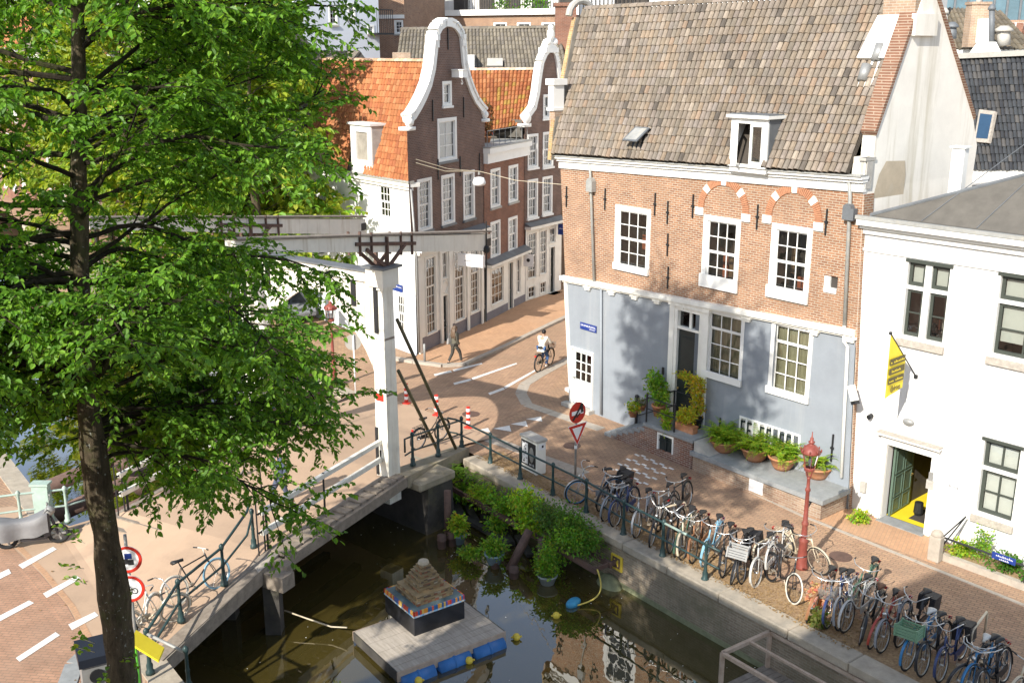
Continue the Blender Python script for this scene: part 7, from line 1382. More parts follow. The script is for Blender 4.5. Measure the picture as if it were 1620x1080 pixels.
def polyline(p, d, L, seg, wob, trop):
    pts = [p.copy()]; n = max(2, int(L/seg)); dd = d.normalized()
    for k in range(n): dd = (dd+rv(wob)+UP*trop).normalized(); pts.append(pts[-1]+dd*(L/n))
    return pts
def tree(base, prof, limbs, pal, leafL=.115, child_step=.3, twig_step=.2, leaf_step=.052, cl=(1.0, 1.8), tl=(.35, .7), droop=-.05, name='tree', leafm='leaf', label='', group=None, barkm='bark', axis=(0, 0), jit=.10, thin=1.):
    """prof: (height, radius) up the trunk; limbs: (height, azimuth deg, elevation deg, length)"""
    t = thing(name, label, 'tree', base, 0, group); tb = MB(); br_ = MB(); lf = MB()
    def axis_at(z): return Vector((axis[0]*z+.10*math.sin(z*.55), axis[1]*z+.10*math.sin(z*.43+1), z))
    zs = [prof[0][0]+(prof[-1][0]-prof[0][0])*k/48 for k in range(49)]
    def rad(z):
        for (a, ra), (c, rc) in zip(prof[:-1], prof[1:]):
            if z <= c: return ra+(rc-ra)*(z-a)/(c-a)
        return prof[-1][1]
    tb.tube([axis_at(z) for z in zs], [rad(z)*(1+.06*math.sin(z*3.1)+.04*math.sin(z*7.3+1)) for z in zs], 22, jit=jit); tb.build('trunk', barkm, t, True)
    def leaves(pts, L):
        for a, c in zip(pts[:-1], pts[1:]):
            n = max(1, int((c-a).length/leaf_step)); d = (c-a).normalized(); sd = d.cross(UP); sd = sd.normalized() if sd.length > 1e-3 else d.orthogonal()
            for k in range(n):
                if R.random() > thin: continue
                p = a+(c-a)*(k/n); sg = 1 if R.random() < .5 else -1; ld = d*.55+sd*(sg*.8)+UP*R.uniform(-.75, .05)+rv(.22); col = R.choice(pal); s = R.uniform(.75, 1.25); col = tuple(x*s for x in col)
                leaf(lf, p, ld, (UP+rv(.38)).normalized(), leafL*R.uniform(.6, 1.3), leafL*R.uniform(.55, .78), col)
    for (z, az, el, L) in limbs:
        p = axis_at(z); a = math.radians(az); e = math.radians(el); d = Vector((math.cos(a)*math.cos(e), math.sin(a)*math.cos(e), math.sin(e))); pts = polyline(p, d, L, .3, .10, droop*.6); n = len(pts); r0 = min(rad(z)*.45, .0068*L+.009)
        br_.tube(pts, [r0*(1-.86*k/(n-1))+.004 for k in range(n)], 6)
        acc = 0
        for k in range(1, n):
            fr = k/(n-1)
            if fr < .16: continue
            acc += (pts[k]-pts[k-1]).length
            while acc > child_step:
                acc -= child_step; dd = (pts[k]-pts[k-1]).normalized(); sd = dd.cross(UP).normalized()*R.choice((-1, 1)); cd = (dd*.75+sd*R.uniform(.5, 1.1)+UP*R.uniform(-.35, .45)+rv(.15)).normalized()
                cL = R.uniform(*cl)*(1.05-.5*fr); cp = polyline(pts[k]-dd*R.uniform(0, child_step), cd, cL, .2, .13, droop); m = len(cp); br_.tube(cp, [max(.004, .014*(1-.8*j/(m-1))) for j in range(m)], 4, cap=False)
                ac2 = 0
                for j in range(1, m):
                    ac2 += (cp[j]-cp[j-1]).length
                    while ac2 > twig_step:
                        ac2 -= twig_step; d2 = (cp[j]-cp[j-1]).normalized(); s2 = d2.cross(UP); s2 = (s2.normalized() if s2.length > 1e-3 else d2.orthogonal())*R.choice((-1, 1)); td = (d2*.7+s2*R.uniform(.4, 1.0)+UP*R.uniform(-.3, .25)).normalized()
                        tp = polyline(cp[j], td, R.uniform(*tl), .12, .12, droop*1.6); br_.tube(tp, [.0045, *([.003]*(len(tp)-1))], 3, cap=False); leaves(tp, 1)
                leaves(cp[m//2:], 1)
    br_.build('branches', 'twig', t); lf.build('crown', leafm, t); print('LEAVES', name, len(lf.f)//2); return t
PALF = [(0.127, 0.285, 0.028), (0.157, 0.336, 0.032), (0.104, 0.241, 0.026), (0.185, 0.367, 0.038), (0.141, 0.311, 0.031), (0.222, 0.406, 0.047), (0.089, 0.210, 0.028)]
PALY = [(.26, .36, .035), (.32, .40, .04), (.20, .31, .03), (.38, .43, .06), (.15, .26, .03)]
R.seed(23)
limbs = []
for k in range(37):
    z = 7.1+11.0*(k/36)**.9; az = k*137.5+20; fr = (z-6.9)/11.2; L = (3.9-.2*fr if fr < .6 else 3.8-1.9*(fr-.6)/.4)
    c = math.cos(math.radians(az)); L *= 1+.22*max(0, -c)
    limbs.append((z, az, 10+42*fr+R.uniform(-6, 10), L*R.uniform(.88, 1.14)))
limbs = [l if not (l[0] < 7.9 and math.cos(math.radians(l[1])) < -.2) else (l[0]+.9, l[1], l[2]+10, l[3]) for l in limbs]
limbs = [(z, a, e+(14 if z < 9.5 and math.sin(math.radians(a)) < -.25 else 0), L) for z, a, e, L in limbs]
limbs += [(7.2, 62, 2, 4.0), (7.1, -8, 6, 3.4), (7.4, 28, 8, 4.1), (7.2, 100, 4, 3.8), (7.8, 48, 6, 4.3), (8.0, 80, 8, 4.2), (7.6, 135, 10, 4.2), (7.9, 165, 12, 4.4), (8.6, 185, 14, 4.6), (7.7, 205, 14, 4.4), (8.3, 150, 8, 5.0), (9.0, 200, 10, 5.0), (9.4, 170, 6, 5.2), (10.2, 140, 8, 5.0), (10.8, 195, 10, 5.2), (8.0, 175, 10, 4.8), (9.6, 225, 16, 4.6), (9.2, 200, 12, 5.0), (9.6, 215, 14, 4.8), (9.0, 180, 8, 5.2), (9.8, 230, 14, 4.4), (9.2, 160, 6, 5.2), (8.9, 165, 10, 4.6), (10.4, 210, 6, 5), (11.5, 180, 10, 5.2), (12.6, 205, 14, 5), (13.5, 160, 16, 5), (6.7, 75, -2, 4.0), (7.0, 110, 4, 3.7), (7.0, 55, 0, 3.8), (8.1, 140, 12, 3.8), (7.3, 88, 2, 4.2)] + [(12.3+.34*k, k*137.5+60, 28+R.uniform(-8, 10), 3.5-.07*k) for k in range(0, 17, 2)] + [(8.6, 10, 14, 4.6), (10.8, 15, 20, 4.7), (11.9, 38, 16, 5.0), (9.6, 50, 12, 4.9), (13.8, 5, 24, 4.2), (7.3, 62, 6, 3.8), (7.6, 20, 12, 3.5), (8.2, 45, 10, 4.4), (9.2, 5, 12, 4.4), (10.3, 30, 14, 4.9), (11.4, -5, 20, 4.7), (12.4, 25, 16, 4.8), (13.2, 48, 22, 4.6), (8.0, 150, 12, 4.2), (8.2, 190, 14, 4.5), (8.8, 170, 8, 4.8), (8.0, 120, 8, 4.4), (10, 160, 12, 5), (12, 185, 12, 5), (14, 175, 14, 4.8), (8.2, 230, 12, 3.4), (8.6, 260, 12, 3.2), (9.5, -60, 12, 3.4), (9.8, 75, 10, 4.6), (11.6, 85, 14, 4.6)]
limbs = [(z, a, e, L*(.86 if 8 < z < 12.2 and math.cos(math.radians(a)) > .65 else 1)) for z, a, e, L in limbs]
TB = Vector((-6.82, 15.5, 0)); limbs += [(13.8+.42*k, -45+(k*47) % 130, 16+R.uniform(-6, 10), 3.7-.07*k) for k in range(11)]; tr = tree(TB, [(0, .30), (1.2, .26), (3.3, .235), (4.0, .25), (5.2, .205), (7, .19), (9, .145), (12, .105), (15, .07), (18.8, .02)], limbs, PALF, leafL=.102, child_step=.19, twig_step=.14, leaf_step=.038, label='large elm in the foreground with dark mossy trunk and dense green crown', axis=(.042, .0))
for (z, a) in ((5.6, 200), (5.3, 150), (4.9, 190), (4.3, 10), (3.5, 170), (3.35, 180), (3.2, -10), (3.0, -70), (2.9, 10), (2.6, 240), (2.3, -90), (4.6, 175)):
    b = MB(); a = math.radians(a); p = Vector((.2*math.cos(a), .2*math.sin(a)-.04, z)); d = Vector((math.cos(a), math.sin(a), .3))
    for k in range(9): leaf(b, p+d*(.035*k)+rv(.03), d+rv(.5), (UP+rv(.5)).normalized(), .10, .075, R.choice(PALF+PALY[:2]))
    b.tube([p-d*.05, p+d*.3], .006, 4, cap=False); b.build('trunk_sprout', 'leaf', tr)
# trees along the far canal side, seen through the big crown
def far_tree(p, H, label, pal, seed):
    lm = []
    for k in range(27): z = H*(.22+.74*k/26); fr = k/26; lm.append((z, k*137.5+seed*40, 15+40*fr, (H*.30)*(1-.55*fr)*R.uniform(.85, 1.15)))
    return tree(p, [(0, .26), (H*.3, .2), (H*.7, .1), (H, .02)], lm, pal, leafL=.38, child_step=.40, twig_step=.25, leaf_step=.085, cl=(1.4, 2.6), tl=(.5, 1.0), label=label, leafm='leaf_light', group='trees along the far canal bank')
for k, (u, c, H, pal, lab) in enumerate(((-17.5, CF+1.0, 15, PALY+PALF[:2], 'bright green canal tree nearest the bridge portal, behind the big elm'), (-21, CF+1.4, 17, PALY, 'yellow-green canal tree second from the bridge, behind the big elm'), (-28, CF+1.6, 16.5, PALY+PALF[:3], 'mid green canal tree third from the bridge, behind the big elm'), (-37, CF+1.5, 18, PALY, 'tall yellow-green canal tree at the left edge behind the big elm'), (-24, CF+.9, 13, PALY+PALF, 'low green canal tree between two taller ones behind the big elm'), (-48, CF+2, 17, PALY, 'distant canal tree deep behind the big elm, farthest along the bank'), (-25, CF+5, 15, PALY, 'yellow-green street tree before the brick canal house behind the elm'), (-55, CF+.5, 19, PALY, 'yellow-green canal tree at the vanishing end of the bank behind the elm'), (-46, CF+4, 17, PALY, 'yellow-green canal tree before the orange brick canal house'), (-33, CF+4.5, 16, PALY, 'yellow-green street tree before the pale grey canal house behind the elm'), (-41.5, CF+1.2, 15, PALY, 'distant yellow-green canal tree at the left edge, behind the tall one'))):
    far_tree(qc(u, c), H, lab, pal, k)
# ferns in terracotta bowls on the terrace
def frond(b, p, az, L, rise, pal, wid=.085, nl=15):
    d = Vector((math.cos(az), math.sin(az), rise)).normalized(); pts = [p.copy()]; n = 9
    for k in range(n): d = (d+Vector((0, 0, -.19))+rv(.02)).normalized(); pts.append(pts[-1]+d*(L/n))
    b.tube(pts, .004, 3, 0, pal[0], cap=False)
    for k in range(nl):
        f = .12+.86*k/nl; i = min(n-1, int(f*n)); q = pts[i]+(pts[i+1]-pts[i])*(f*n-i); dd = (pts[i+1]-pts[i]).normalized(); sd = dd.cross(UP).normalized(); w = wid*math.sin(PI*min(1, f*.9+.12))*1.5
        for sg in (-1, 1): leaf(b, q, sd*sg+dd*.45+UP*R.uniform(-.25, .1), UP+rv(.2), w, w*.36, tuple(x*R.uniform(.8, 1.25) for x in R.choice(pal)))
PALN = [(.30, .46, .03), (.38, .52, .045), (.23, .39, .03), (.46, .55, .06), (.17, .33, .03)]
def potfern(p, r, h, label, pal, n=44, L=.62, group='potted ferns on the terrace', mat='terracotta', cat='potted plant', bias=None):
    t = thing('potted_fern', label, cat, p, R.uniform(0, 6), group); b = MB(); b.lathe([(r*.55, 0), (r*.75, h*.3), (r*.97, h*.85), (r*1.06, h*.87), (r*1.06, h), (r*.94, h), (r*.9, h*.8), (.02, h*.78)], 24); b.build('bowl', mat, t, True); s = MB(); s.lathe([(r*.9, h*.79), (.01, h*.86)], 16); s.build('soil', 'gravel_soil', t); f = MB()
    for k in range(n): a = R.uniform(0, 2*PI) if bias is None or R.random() < .45 else bias+R.gauss(0, .7); frond(f, Vector((R.uniform(-.4, .4)*r, R.uniform(-.4, .4)*r, h*.85)), a, L*R.uniform(.6, 1.15), R.uniform(.8, 3.6), pal)
    f.build('fronds', 'leaf_light', t); return t
def tp(x, y, z=.66): return P(x, y, z)
potfern(tp(1145, 713), .44, .38, 'yellow-green fern in a terracotta bowl, leftmost on the terrace', PALN, 90, L=.95); potfern(tp(1194, 727), .45, .42, 'fern in the terracotta bowl whose soil shows, second on the terrace', PALN, 56, L=.95, bias=.6); potfern(tp(1237, 741), .42, .42, 'fern drooping over the terracotta bowl left of the lantern', PALN+[(.08, .18, .03)], 84, L=1.0); potfern(tp(1293, 755), .42, .38, 'fern with pale silvery fronds in the bowl right of the lantern', PALN+[(.2, .3, .14)], 74, L=.95)
# pots on the stoop landing
def leafball(b, c, rx, ry, rz, n, pal, L=.09, shell=.35):
    for k in range(n):
        d = rv().normalized(); f = (shell+(1-shell)*R.random())*(1+.25*math.sin(d.x*5+d.z*4)); p = Vector((c[0]+d.x*rx*f, c[1]+d.y*ry*f, c[2]+d.z*rz*f)); leaf(b, p, d+rv(.7)+UP*-.2, (UP+rv(.6)).normalized(), L*R.uniform(.6, 1.3), L*R.uniform(.45, .75), tuple(x*R.uniform(.75, 1.3) for x in R.choice(pal)))
b = MB(); leafball(b, (0, 0, 0), .30, .30, .26, 420, [(.60, .34, .22), (.5, .27, .17), (.68, .45, .32)], .11, .3); tag(b.build('net_sack', 'leaf', None, False, P(1297, 940, .45)), 'faded orange net sack slung over a parked bicycle right of the lamp post', 'sack')
PALP = [(.16, .32, .035), (.23, .40, .04), (.12, .26, .03), (.30, .44, .045)]
PALGOLD = [(.52, .48, .04), (.44, .46, .05), (.60, .48, .05), (.34, .42, .04)]
def potplant(p, r, h, label, balls, pal, n, mat='terracotta', box=None, L=.09, name='potted_plant', group='potted plants on the stoop'):
    t = thing(name, label, 'potted plant', p, FB.rz, group); b = MB()
    if box: b.box(-box, -.12, 0, box, .12, h); b.box(-box-.02, -.14, h-.04, box+.02, .14, h+.002)
    else: b.lathe([(r*.7, 0), (r, h*.85), (r*1.1, h*.86), (r*1.1, h), (r*.9, h), (r*.85, h*.8), (.01, h*.8)], 18)
    b.build('pot', mat, t, not box); f = MB()
    for c in balls:
        leafball(f, c[:3], c[3], c[4], c[5], int(n*c[6]), pal, L)
        f.tube([(0, 0, h*.8), (c[0]*.5, c[1]*.5, (h+c[2])*.45), c[:3]], .012, 5, 0, (.06, .05, .03))
    f.build('foliage', 'leaf_light', t); return t
def lp(s, y, z=1.02): return FB.w(s, y, z)
sx = lambda x, y, o, z=None: FB.px(x, y, o)[0]
potplant(lp(sx(1005, 650, -.7)-.05, -.75, .8), .16, .25, 'small golden-tipped shrub in a pot on the upper stoop steps', [(0, 0, .38, .28, .25, .22, 1)], PALGOLD+PALP, 320); potplant(lp(sx(1043, 640, -.45), -.45), .24, .4, 'tall leafy green shrub in a clay pot beside the dark front door', [(-.1, 0, .95, .42, .35, .42, 1), (-.25, 0, 1.3, .3, .25, .28, .5), (.15, -.05, .7, .3, .25, .25, .4)], PALP, 620, L=.11); potplant(lp(sx(1057, 648, -.95), -1.0), .18, .26, 'pot of trailing pale foliage at the landing edge', [(0, 0, .35, .32, .22, .2, 1), (.22, -.22, .05, .18, .12, .3, .7)], PALN, 420, L=.08)
potplant(lp(sx(1090, 655, -.75), -.85), .2, .24, 'golden shrub in a long clay trough at the landing corner', [(0, 0, .55, .35, .25, .3, 1), (-.3, .1, .45, .2, .2, .2, .4)], PALGOLD, 560, box=.38, L=.09); potplant(lp(sx(1105, 640, -.3), -.35), .2, .35, 'tall golden climber in a dark pot right of the front door', [(0, 0, .8, .25, .22, .45, 1), (-.05, 0, 1.45, .35, .25, .35, .9), (-.55, 0, 1.65, .4, .15, .12, .5)], PALGOLD+[(.38, .25, .05)], 520, mat='black_iron', L=.10); potplant(lp(sx(1022, 640, -.3), -.5), .14, .2, 'small grey-green plant in a pot at the top of the steps', [(0, 0, .3, .22, .2, .15, 1)], [(.16, .2, .12), (.2, .22, .10)], 220, L=.06); potplant(lp(sx(1072, 650, -.9), -.6), .15, .2, 'low purple-grey plant between the landing pots', [(0, 0, .3, .25, .2, .16, 1)], [(.17, .18, .12), (.2, .15, .12), (.14, .19, .06)], 260, L=.06)
# climbing greenery trough hung on the quay wall
tg = thing('canal_planter', 'rusty steel trough of lush greenery hung along the quay wall beside the bridge', 'planter', Q0, Fq.rz); f = MB()
ctl = [(.0, 700+70, .3), ]
for (x, y, off, rx, rz_, n, pal, L) in ((735, 775, -.35, .5, .35, 420, PALP, .13), (765, 785, -.5, .5, .35, 420, PALN, .12), (800, 800, -.5, .6, .4, 520, PALP, .12), (835, 795, -.5, .55, .4, 520, PALN, .12), (870, 815, -.5, .6, .45, 620, [(.10, .18, .05), (.13, .22, .05)], .09), (840, 825, -.7, .5, .3, 420, PALN, .12), (905, 830, -.5, .65, .5, 760, [(.10, .2, .035), (.13, .25, .035), (.08, .16, .03)], .10), (930, 855, -.45, .5, .45, 620, [(.11, .22, .035), (.14, .26, .04)], .10), (880, 865, -.75, .45, .45, 460, PALP, .11), (790, 830, -.8, .35, .35, 260, PALP, .12), (725, 770, -.3, .3, .3, 200, PALP, .12), (870, 890, -.9, .35, .4, 320, PALP, .11), (905, 850, -.75, .45, .4, 420, PALP, .10)):
    s, z = Fq.px(x, y, off); leafball(f, (s, off-.05, z+.04), rx*1.25, .5, rz_*1.15, int(n*1.9), [tuple(x*1.15 for x in q) for q in pal], L*.9, .15)
f.build('foliage', 'leaf_light', tg); f = MB()
for k in range(70): s = R.uniform(.4, 2.6); frond(f, Vector((s, R.uniform(-.5, -.2), R.uniform(-.25, .0))), R.uniform(-2.6, -.6), R.uniform(.5, .8), R.uniform(.4, 1.5), PALP, wid=.03)
f.build('grasses', 'leaf', tg); b = MB(); s0, z0 = Fq.px(770, 840, -.7); s1, _ = Fq.px(955, 900, -.4); zb_ = -.62
b.bar((.5, -.85, zb_), (s1+.2, -.85, zb_), .08, .16); b.bar((.5, -.3, zb_), (s1+.2, -.3, zb_), .08, .16)
for k in range(8): s = .6+(s1-.5)*k/7; b.bar((s, -.85, zb_), (s, 0, zb_), .06, .12)
b.build('trough', 'rust_brown', tg); b = MB()
p = Fq.loc(P(806, 902, WZ)); q = Fq.loc(P(838, 838, -.3)); b.tube([p, q], .13, 12); b.build('raking_pipe', 'rust_brown', tg, True); b = MB(); q = Fq.loc(P(857, 900, WZ)); b.tube([(q[0], q[1], WZ-.3), (q[0], q[1], -.4)], .12, 10); q = Fq.loc(P(709, 850, WZ)); b.tube([(q[0], q[1], WZ-.3), (q[0], q[1], .2)], .11, 10); b.build('steel_pile', 'rust_brown', tg, True)
b = MB()
for k in range(5): s = .3+k*.9; b.bar((s, -.5, WZ+.14), (s+1.2, -.95, WZ+.10), .22, .1)
b.bar((.3, -1.1, WZ+.12), (4.2, -1.0, WZ+.12), .2, .14); b.build('timber_fender', 'wet_timber', tg)
def stub(x, y, h, label): p = P(x, y, WZ); b = MB(); b.lathe([(.13, -.4), (.13, h*.55), (.145, h*.58), (.145, h*.66), (.13, h*.7), (.13, h), (.05, h+.02)], 12); tag(b.build('mooring_stub', 'rust_brown', None, True, (p.x, p.y, WZ)), label, 'pile', 'rusty steel stubs standing in the canal')
plain('stub_brown', (.17, .105, .085), .8, var=.2); stub(699, 866, .42, 'rusty steel stub left of the pale-leaved plant pot, nearest the bridge abutment'); stub(715, 862, .42, 'rusty steel stub touching the pale-leaved plant pot'); stub(783, 897, .3, 'rusty steel stub under the pale blue plant pot'); stub(813, 913, .32, 'rusty steel stub at the foot of the raking brown pipe')
plain('pot_blue', (.24, .33, .38), .6, var=.15); plain('pot_grey', (.26, .29, .28), .6, var=.15)
potplant(P(725, 858, WZ), .24, .3, 'yellow-green plant in a floating pot close to the bridge abutment', [(0, 0, .55, .36, .3, .34, 1), (.1, 0, .8, .2, .2, .2, .3)], PALGOLD[2:]+PALN, 420, 'pot_blue', L=.12, group='floating plant pots'); potplant(P(782, 890, WZ+.1), .27, .32, 'spreading green plant in a pale blue pot on the water left of the raking pipe', [(0, 0, .5, .4, .35, .32, 1), (-.6, -.4, .2, .4, .3, .15, .6)], PALP, 620, 'pot_blue', L=.10, group='floating plant pots'); potplant(P(866, 922, WZ), .27, .28, 'bushy plant in a grey pot on the water below the raking pipe', [(0, 0, .5, .36, .33, .3, 1), (0, 0, .9, .25, .25, .3, .4)], PALP, 620, 'pot_grey', L=.09, group='floating plant pots')
# weeds by the white house and in the planting bed
def weed(p, rx, rz_, n, label, pal, L=.09): b = MB(); leafball(b, (0, 0, rz_*.8), rx, rx*.7, rz_, n, pal, L, .1); return tag(b.build('weed_clump', 'leaf_light', None, False, p), label, 'plant')
for u, r, lab in ((-13.5, 1.3, 'overhanging green shrub at the canal edge just beyond the brown pipes'), (-17.5, 1.7, 'overhanging green shrub at the canal edge, second beyond the brown pipes'), (-22, 1.9, 'overhanging green shrub at the canal edge behind the elm trunk'), (-27.5, 2.1, 'overhanging green shrub at the canal edge left of the elm trunk'), (-34, 2.4, 'overhanging green shrub far along the canal edge')):
    t = thing('canal_shrub', lab, 'shrub', qc(u, CF-.3, -.2), 0, 'shrubs along the canal edge'); b = MB(); leafball(b, (0, 0, .6), r*1.4, r*1.1, r*.8, int(900*r), PALF+PALP, .24, .2); b.build('foliage', 'leaf', t); b = MB(); b.tube([(0, .2, -.6), (.1, 0, .4), (.2, 0, 1.0)], [.1, .07, .03], 6); b.build('stem', 'bark', t, True)
weed(P(1360, 826), .3, .22, 420, 'low bright green weeds at the foot of the wall left of the open doorway', PALN); 
def inb(x, y, z=.1): return FW.w(bed_s0+x, y, z)
bl = Vector(bed.location)
def bedp(s, t): return bl+FW.e*s+FW.n*t+Vector((0, 0, .1))
weed(bedp(.4, .5), .38, .24, 620, 'bright yellow-green plants in the planting bed beside the granite bollard', PALN); weed(bedp(.85, .6), .35, .55, 620, 'tall bushy plant in the planting bed under the white house window', PALP, .07); weed(bedp(1.6, .55), .5, .28, 700, 'dark green plants behind the small blue plate on the bed rail', [(.07, .18, .02), (.09, .22, .03)]); weed(bedp(2.5, .5), .55, .32, 800, 'dark green plants filling the right end of the planting bed', [(.06, .17, .02), (.08, .21, .03)]); weed(bedp(3.6, .5), .6, .3, 500, 'dark green plants of the bed cut by the right picture edge', [(.06, .17, .02), (.08, .21, .03)])
weed(P(1293, 992), .2, .25, 200, 'tuft of grass at the quay edge under the orange net sack', [(.14, .20, .04), (.2, .22, .07)], .14)
potplant(F2.w(2.2, .9, 8.62), .22, .3, 'reddish shrub in a pot on the white-corniced roof terrace', [(0, 0, .9, .4, .35, .5, 1), (.1, 0, 1.6, .3, .25, .35, .5)], [(.20, .08, .05), (.16, .10, .05), (.25, .13, .07)], 260, L=.16, group='plants on the roof terrace')
# dry leaves scattered on the bicycle strip and along the wall foot
plain('dry_leaf', (.36, .24, .11), .9, scale=30, col2=(.2, .12, .05))
b = MB()
for k in range(5200):
    u = R.uniform(.5, 15); c = CF+.35+abs(R.gauss(0, .75)); p = qc(u, min(c, CF+2.4), .07 if c < CF+.55 else .012+R.random()*.01); d = Vector((R.uniform(-1, 1), R.uniform(-1, 1), R.uniform(-.2, .3))); leaf(b, p, d, UP+rv(.3), R.uniform(.03, .07), R.uniform(.02, .045), None)
b.c = []; b.c = [None]*len(b.f); tag(b.build('leaf_litter', 'dry_leaf'), 'dry brown leaves scattered between the bicycles', 'leaves', kind='stuff')
b = MB()
for k in range(320):
    p = P(R.uniform(20, 1600), R.uniform(560, 1080)); cc_ = p.dot(QN)
    if CN-.2 < cc_ < CF+.6: continue
    q = FB.loc(p)
    if q[1] > -1.5 and -1 < q[0] < 20: continue
    leaf(b, p+Vector((0, 0, .02)), Vector((R.uniform(-1, 1), R.uniform(-1, 1), .1)), UP+rv(.2), R.uniform(.03, .08), R.uniform(.02, .06), None)
tag(b.build('street_litter', 'dry_leaf'), 'small scraps and dead leaves lying about the street', 'litter', kind='stuff')
# ================================================================== people
plain('skin', (.42, .25, .17), .6, var=.05); plain('hair_brown', (.13, .085, .055), .55, var=.3, scale=20); plain('hair_black', (.012, .010, .010), .5, var=.3); plain('jacket_olive', (.115, .105, .078), .85, var=.12, scale=8, bump=.3, bscale=20); plain('trouser_dark', (.055, .05, .042), .85, var=.15); plain('shoe_black', (.02, .02, .02), .5); plain('sweater_grey', (.24, .235, .235), .9, var=.1, bump=.2); plain('sweater_cream', (.68, .65, .57), .9, var=.06, bump=.2); plain('jeans_blue', (.05, .11, .26), .85, var=.15); plain('denim_shirt', (.07, .085, .13), .85, var=.15); plain('shoe_white', (.6, .58, .54), .6); plain('bag_grey', (.25, .24, .23), .6, var=.15)
def skin_mesh(name, J, E, mat, par, sub=2, extra=None):
    """J: joint name -> (position, radius); E: bones between joints; grown into one continuous surface"""
    ks = list(J); me = bpy.data.meshes.new(name); me.from_pydata([J[k][0] for k in ks], [(ks.index(a), ks.index(c)) for a, c in E], []); o = bpy.data.objects.new(name, me); C.objects.link(o)
    sk = o.modifiers.new('Skin', 'SKIN'); sk.use_smooth_shade = True
    if not me.skin_vertices: me.skin_vertices.new() if hasattr(me.skin_vertices, 'new') else None
    for i, k in enumerate(ks):
        r = J[k][1]; r = r if isinstance(r, tuple) else (r, r); d = me.skin_vertices[0].data[i]; d.radius = r; d.use_root = (i == 0)
    s = o.modifiers.new('Subdivision', 'SUBSURF'); s.levels = s.render_levels = sub
    dg = bpy.context.evaluated_depsgraph_get(); dg.update(); m2 = bpy.data.meshes.new_from_object(o.evaluated_get(dg)); bpy.data.objects.remove(o)
    if extra: 
        x = MB(); x.v = [tuple(v.co) for v in m2.vertices]; x.f = [tuple(p.vertices) for p in m2.polygons]; x.m = [0]*len(x.f); x.c = [None]*len(x.f); extra(x); m2 = mesh_of(x, name, mat, True)
    else:
        m2.materials.clear(); m2.materials.append(MATS[mat]); m2.polygons.foreach_set('use_smooth', [True]*len(m2.polygons))
    m2.name = name; r = bpy.data.objects.new(name, m2); C.objects.link(r); r.parent = par; return r
V = Vector
def fingers(x, w, d, side):
    """five bent fingers and a thumb from the wrist w along direction d"""
    d = d.normalized(); s = d.cross(V((0, 0, 1))); s = s.normalized() if s.length > .2 else V((1, 0, 0)); n = s.cross(d)
    x.ball(w+d*.045, .036, 8, sc=(.9, .9, 1.1))
    for k, L in enumerate((.062, .075, .08, .072)):
        o = w+d*.075+s*(.016*(k-1.5)); x.tube([o-d*.02, o+d*L*.5-n*.006, o+d*L*.85-n*.025], [.010, .009, .007], 6)
    o = w+d*.03+s*(.03*side); x.tube([o, o+d*.03+s*.02*side, o+d*.06+s*.02*side-n*.01], [.012, .010, .008], 6)
def head(par, c, yaw, mat_hair, long=False, tilt=0.):
    """face features and hair on the head centred at c, looking along yaw"""
    T = Matrix.Translation(c) @ Matrix.Rotation(yaw, 4, 'Z') @ Matrix.Rotation(tilt, 4, 'X')
    h = MB(); n, m = 16, 9
    for i in range(m):
        for j in range(n):
            q = []
            for (ii, jj) in ((i, j), (i, j+1), (i+1, j+1), (i+1, j)):
                el = PI/2-(PI*.62)*ii/m; az = 2*PI*jj/n; front = max(0, math.sin(az)); el = max(el, .42*front-.9*(1-front)) ; r = .112*(1+.03*math.sin(jj*5+ii*2)); q.append(T @ V((.092/.112*r*math.cos(el)*math.cos(az), r*math.cos(el)*math.sin(az)*1.02-.006, r*1.06*math.sin(el)+.02)))
            h.face(q)
    if long:
        for k in range(16):
            t = k/15; x = -.10+.2*t; h.tube([T @ V((x*.75, -.07-.03*math.sin(PI*t), .04)), T @ V((x, -.115-.03*math.sin(PI*t), -.12)), T @ V((x*1.25, -.125+R.uniform(-.02, .02), -.30)), T @ V((x*1.15, -.11+R.uniform(-.02, .02), -.46+R.uniform(-.05, .04)))], [.03, .034, .03, .012], 6)
    h.build('hair', mat_hair, par, True)
    f = MB()
    for sx in (-1, 1): f.ball(T @ V((.034*sx, .094, .005)), .012, 8)
    f.build('eyes', 'shoe_black', par, True)
def face_extra(c, yaw):
    def fn(x):
        T = Matrix.Translation(c) @ Matrix.Rotation(yaw, 4, 'Z'); x.tube([T @ V((0, .095, .0)), T @ V((0, .118, -.035)), T @ V((0, .098, -.045))], [.009, .014, .008], 6); x.tube([T @ V((-.025, .094, -.068)), T @ V((0, .101, -.066)), T @ V((.025, .094, -.068))], .006, 5)
        for sx in (-1, 1): x.ball(T @ V((.088*sx, -.005, -.01)), .026, 8, sc=(.4, .8, 1.2))
    return fn
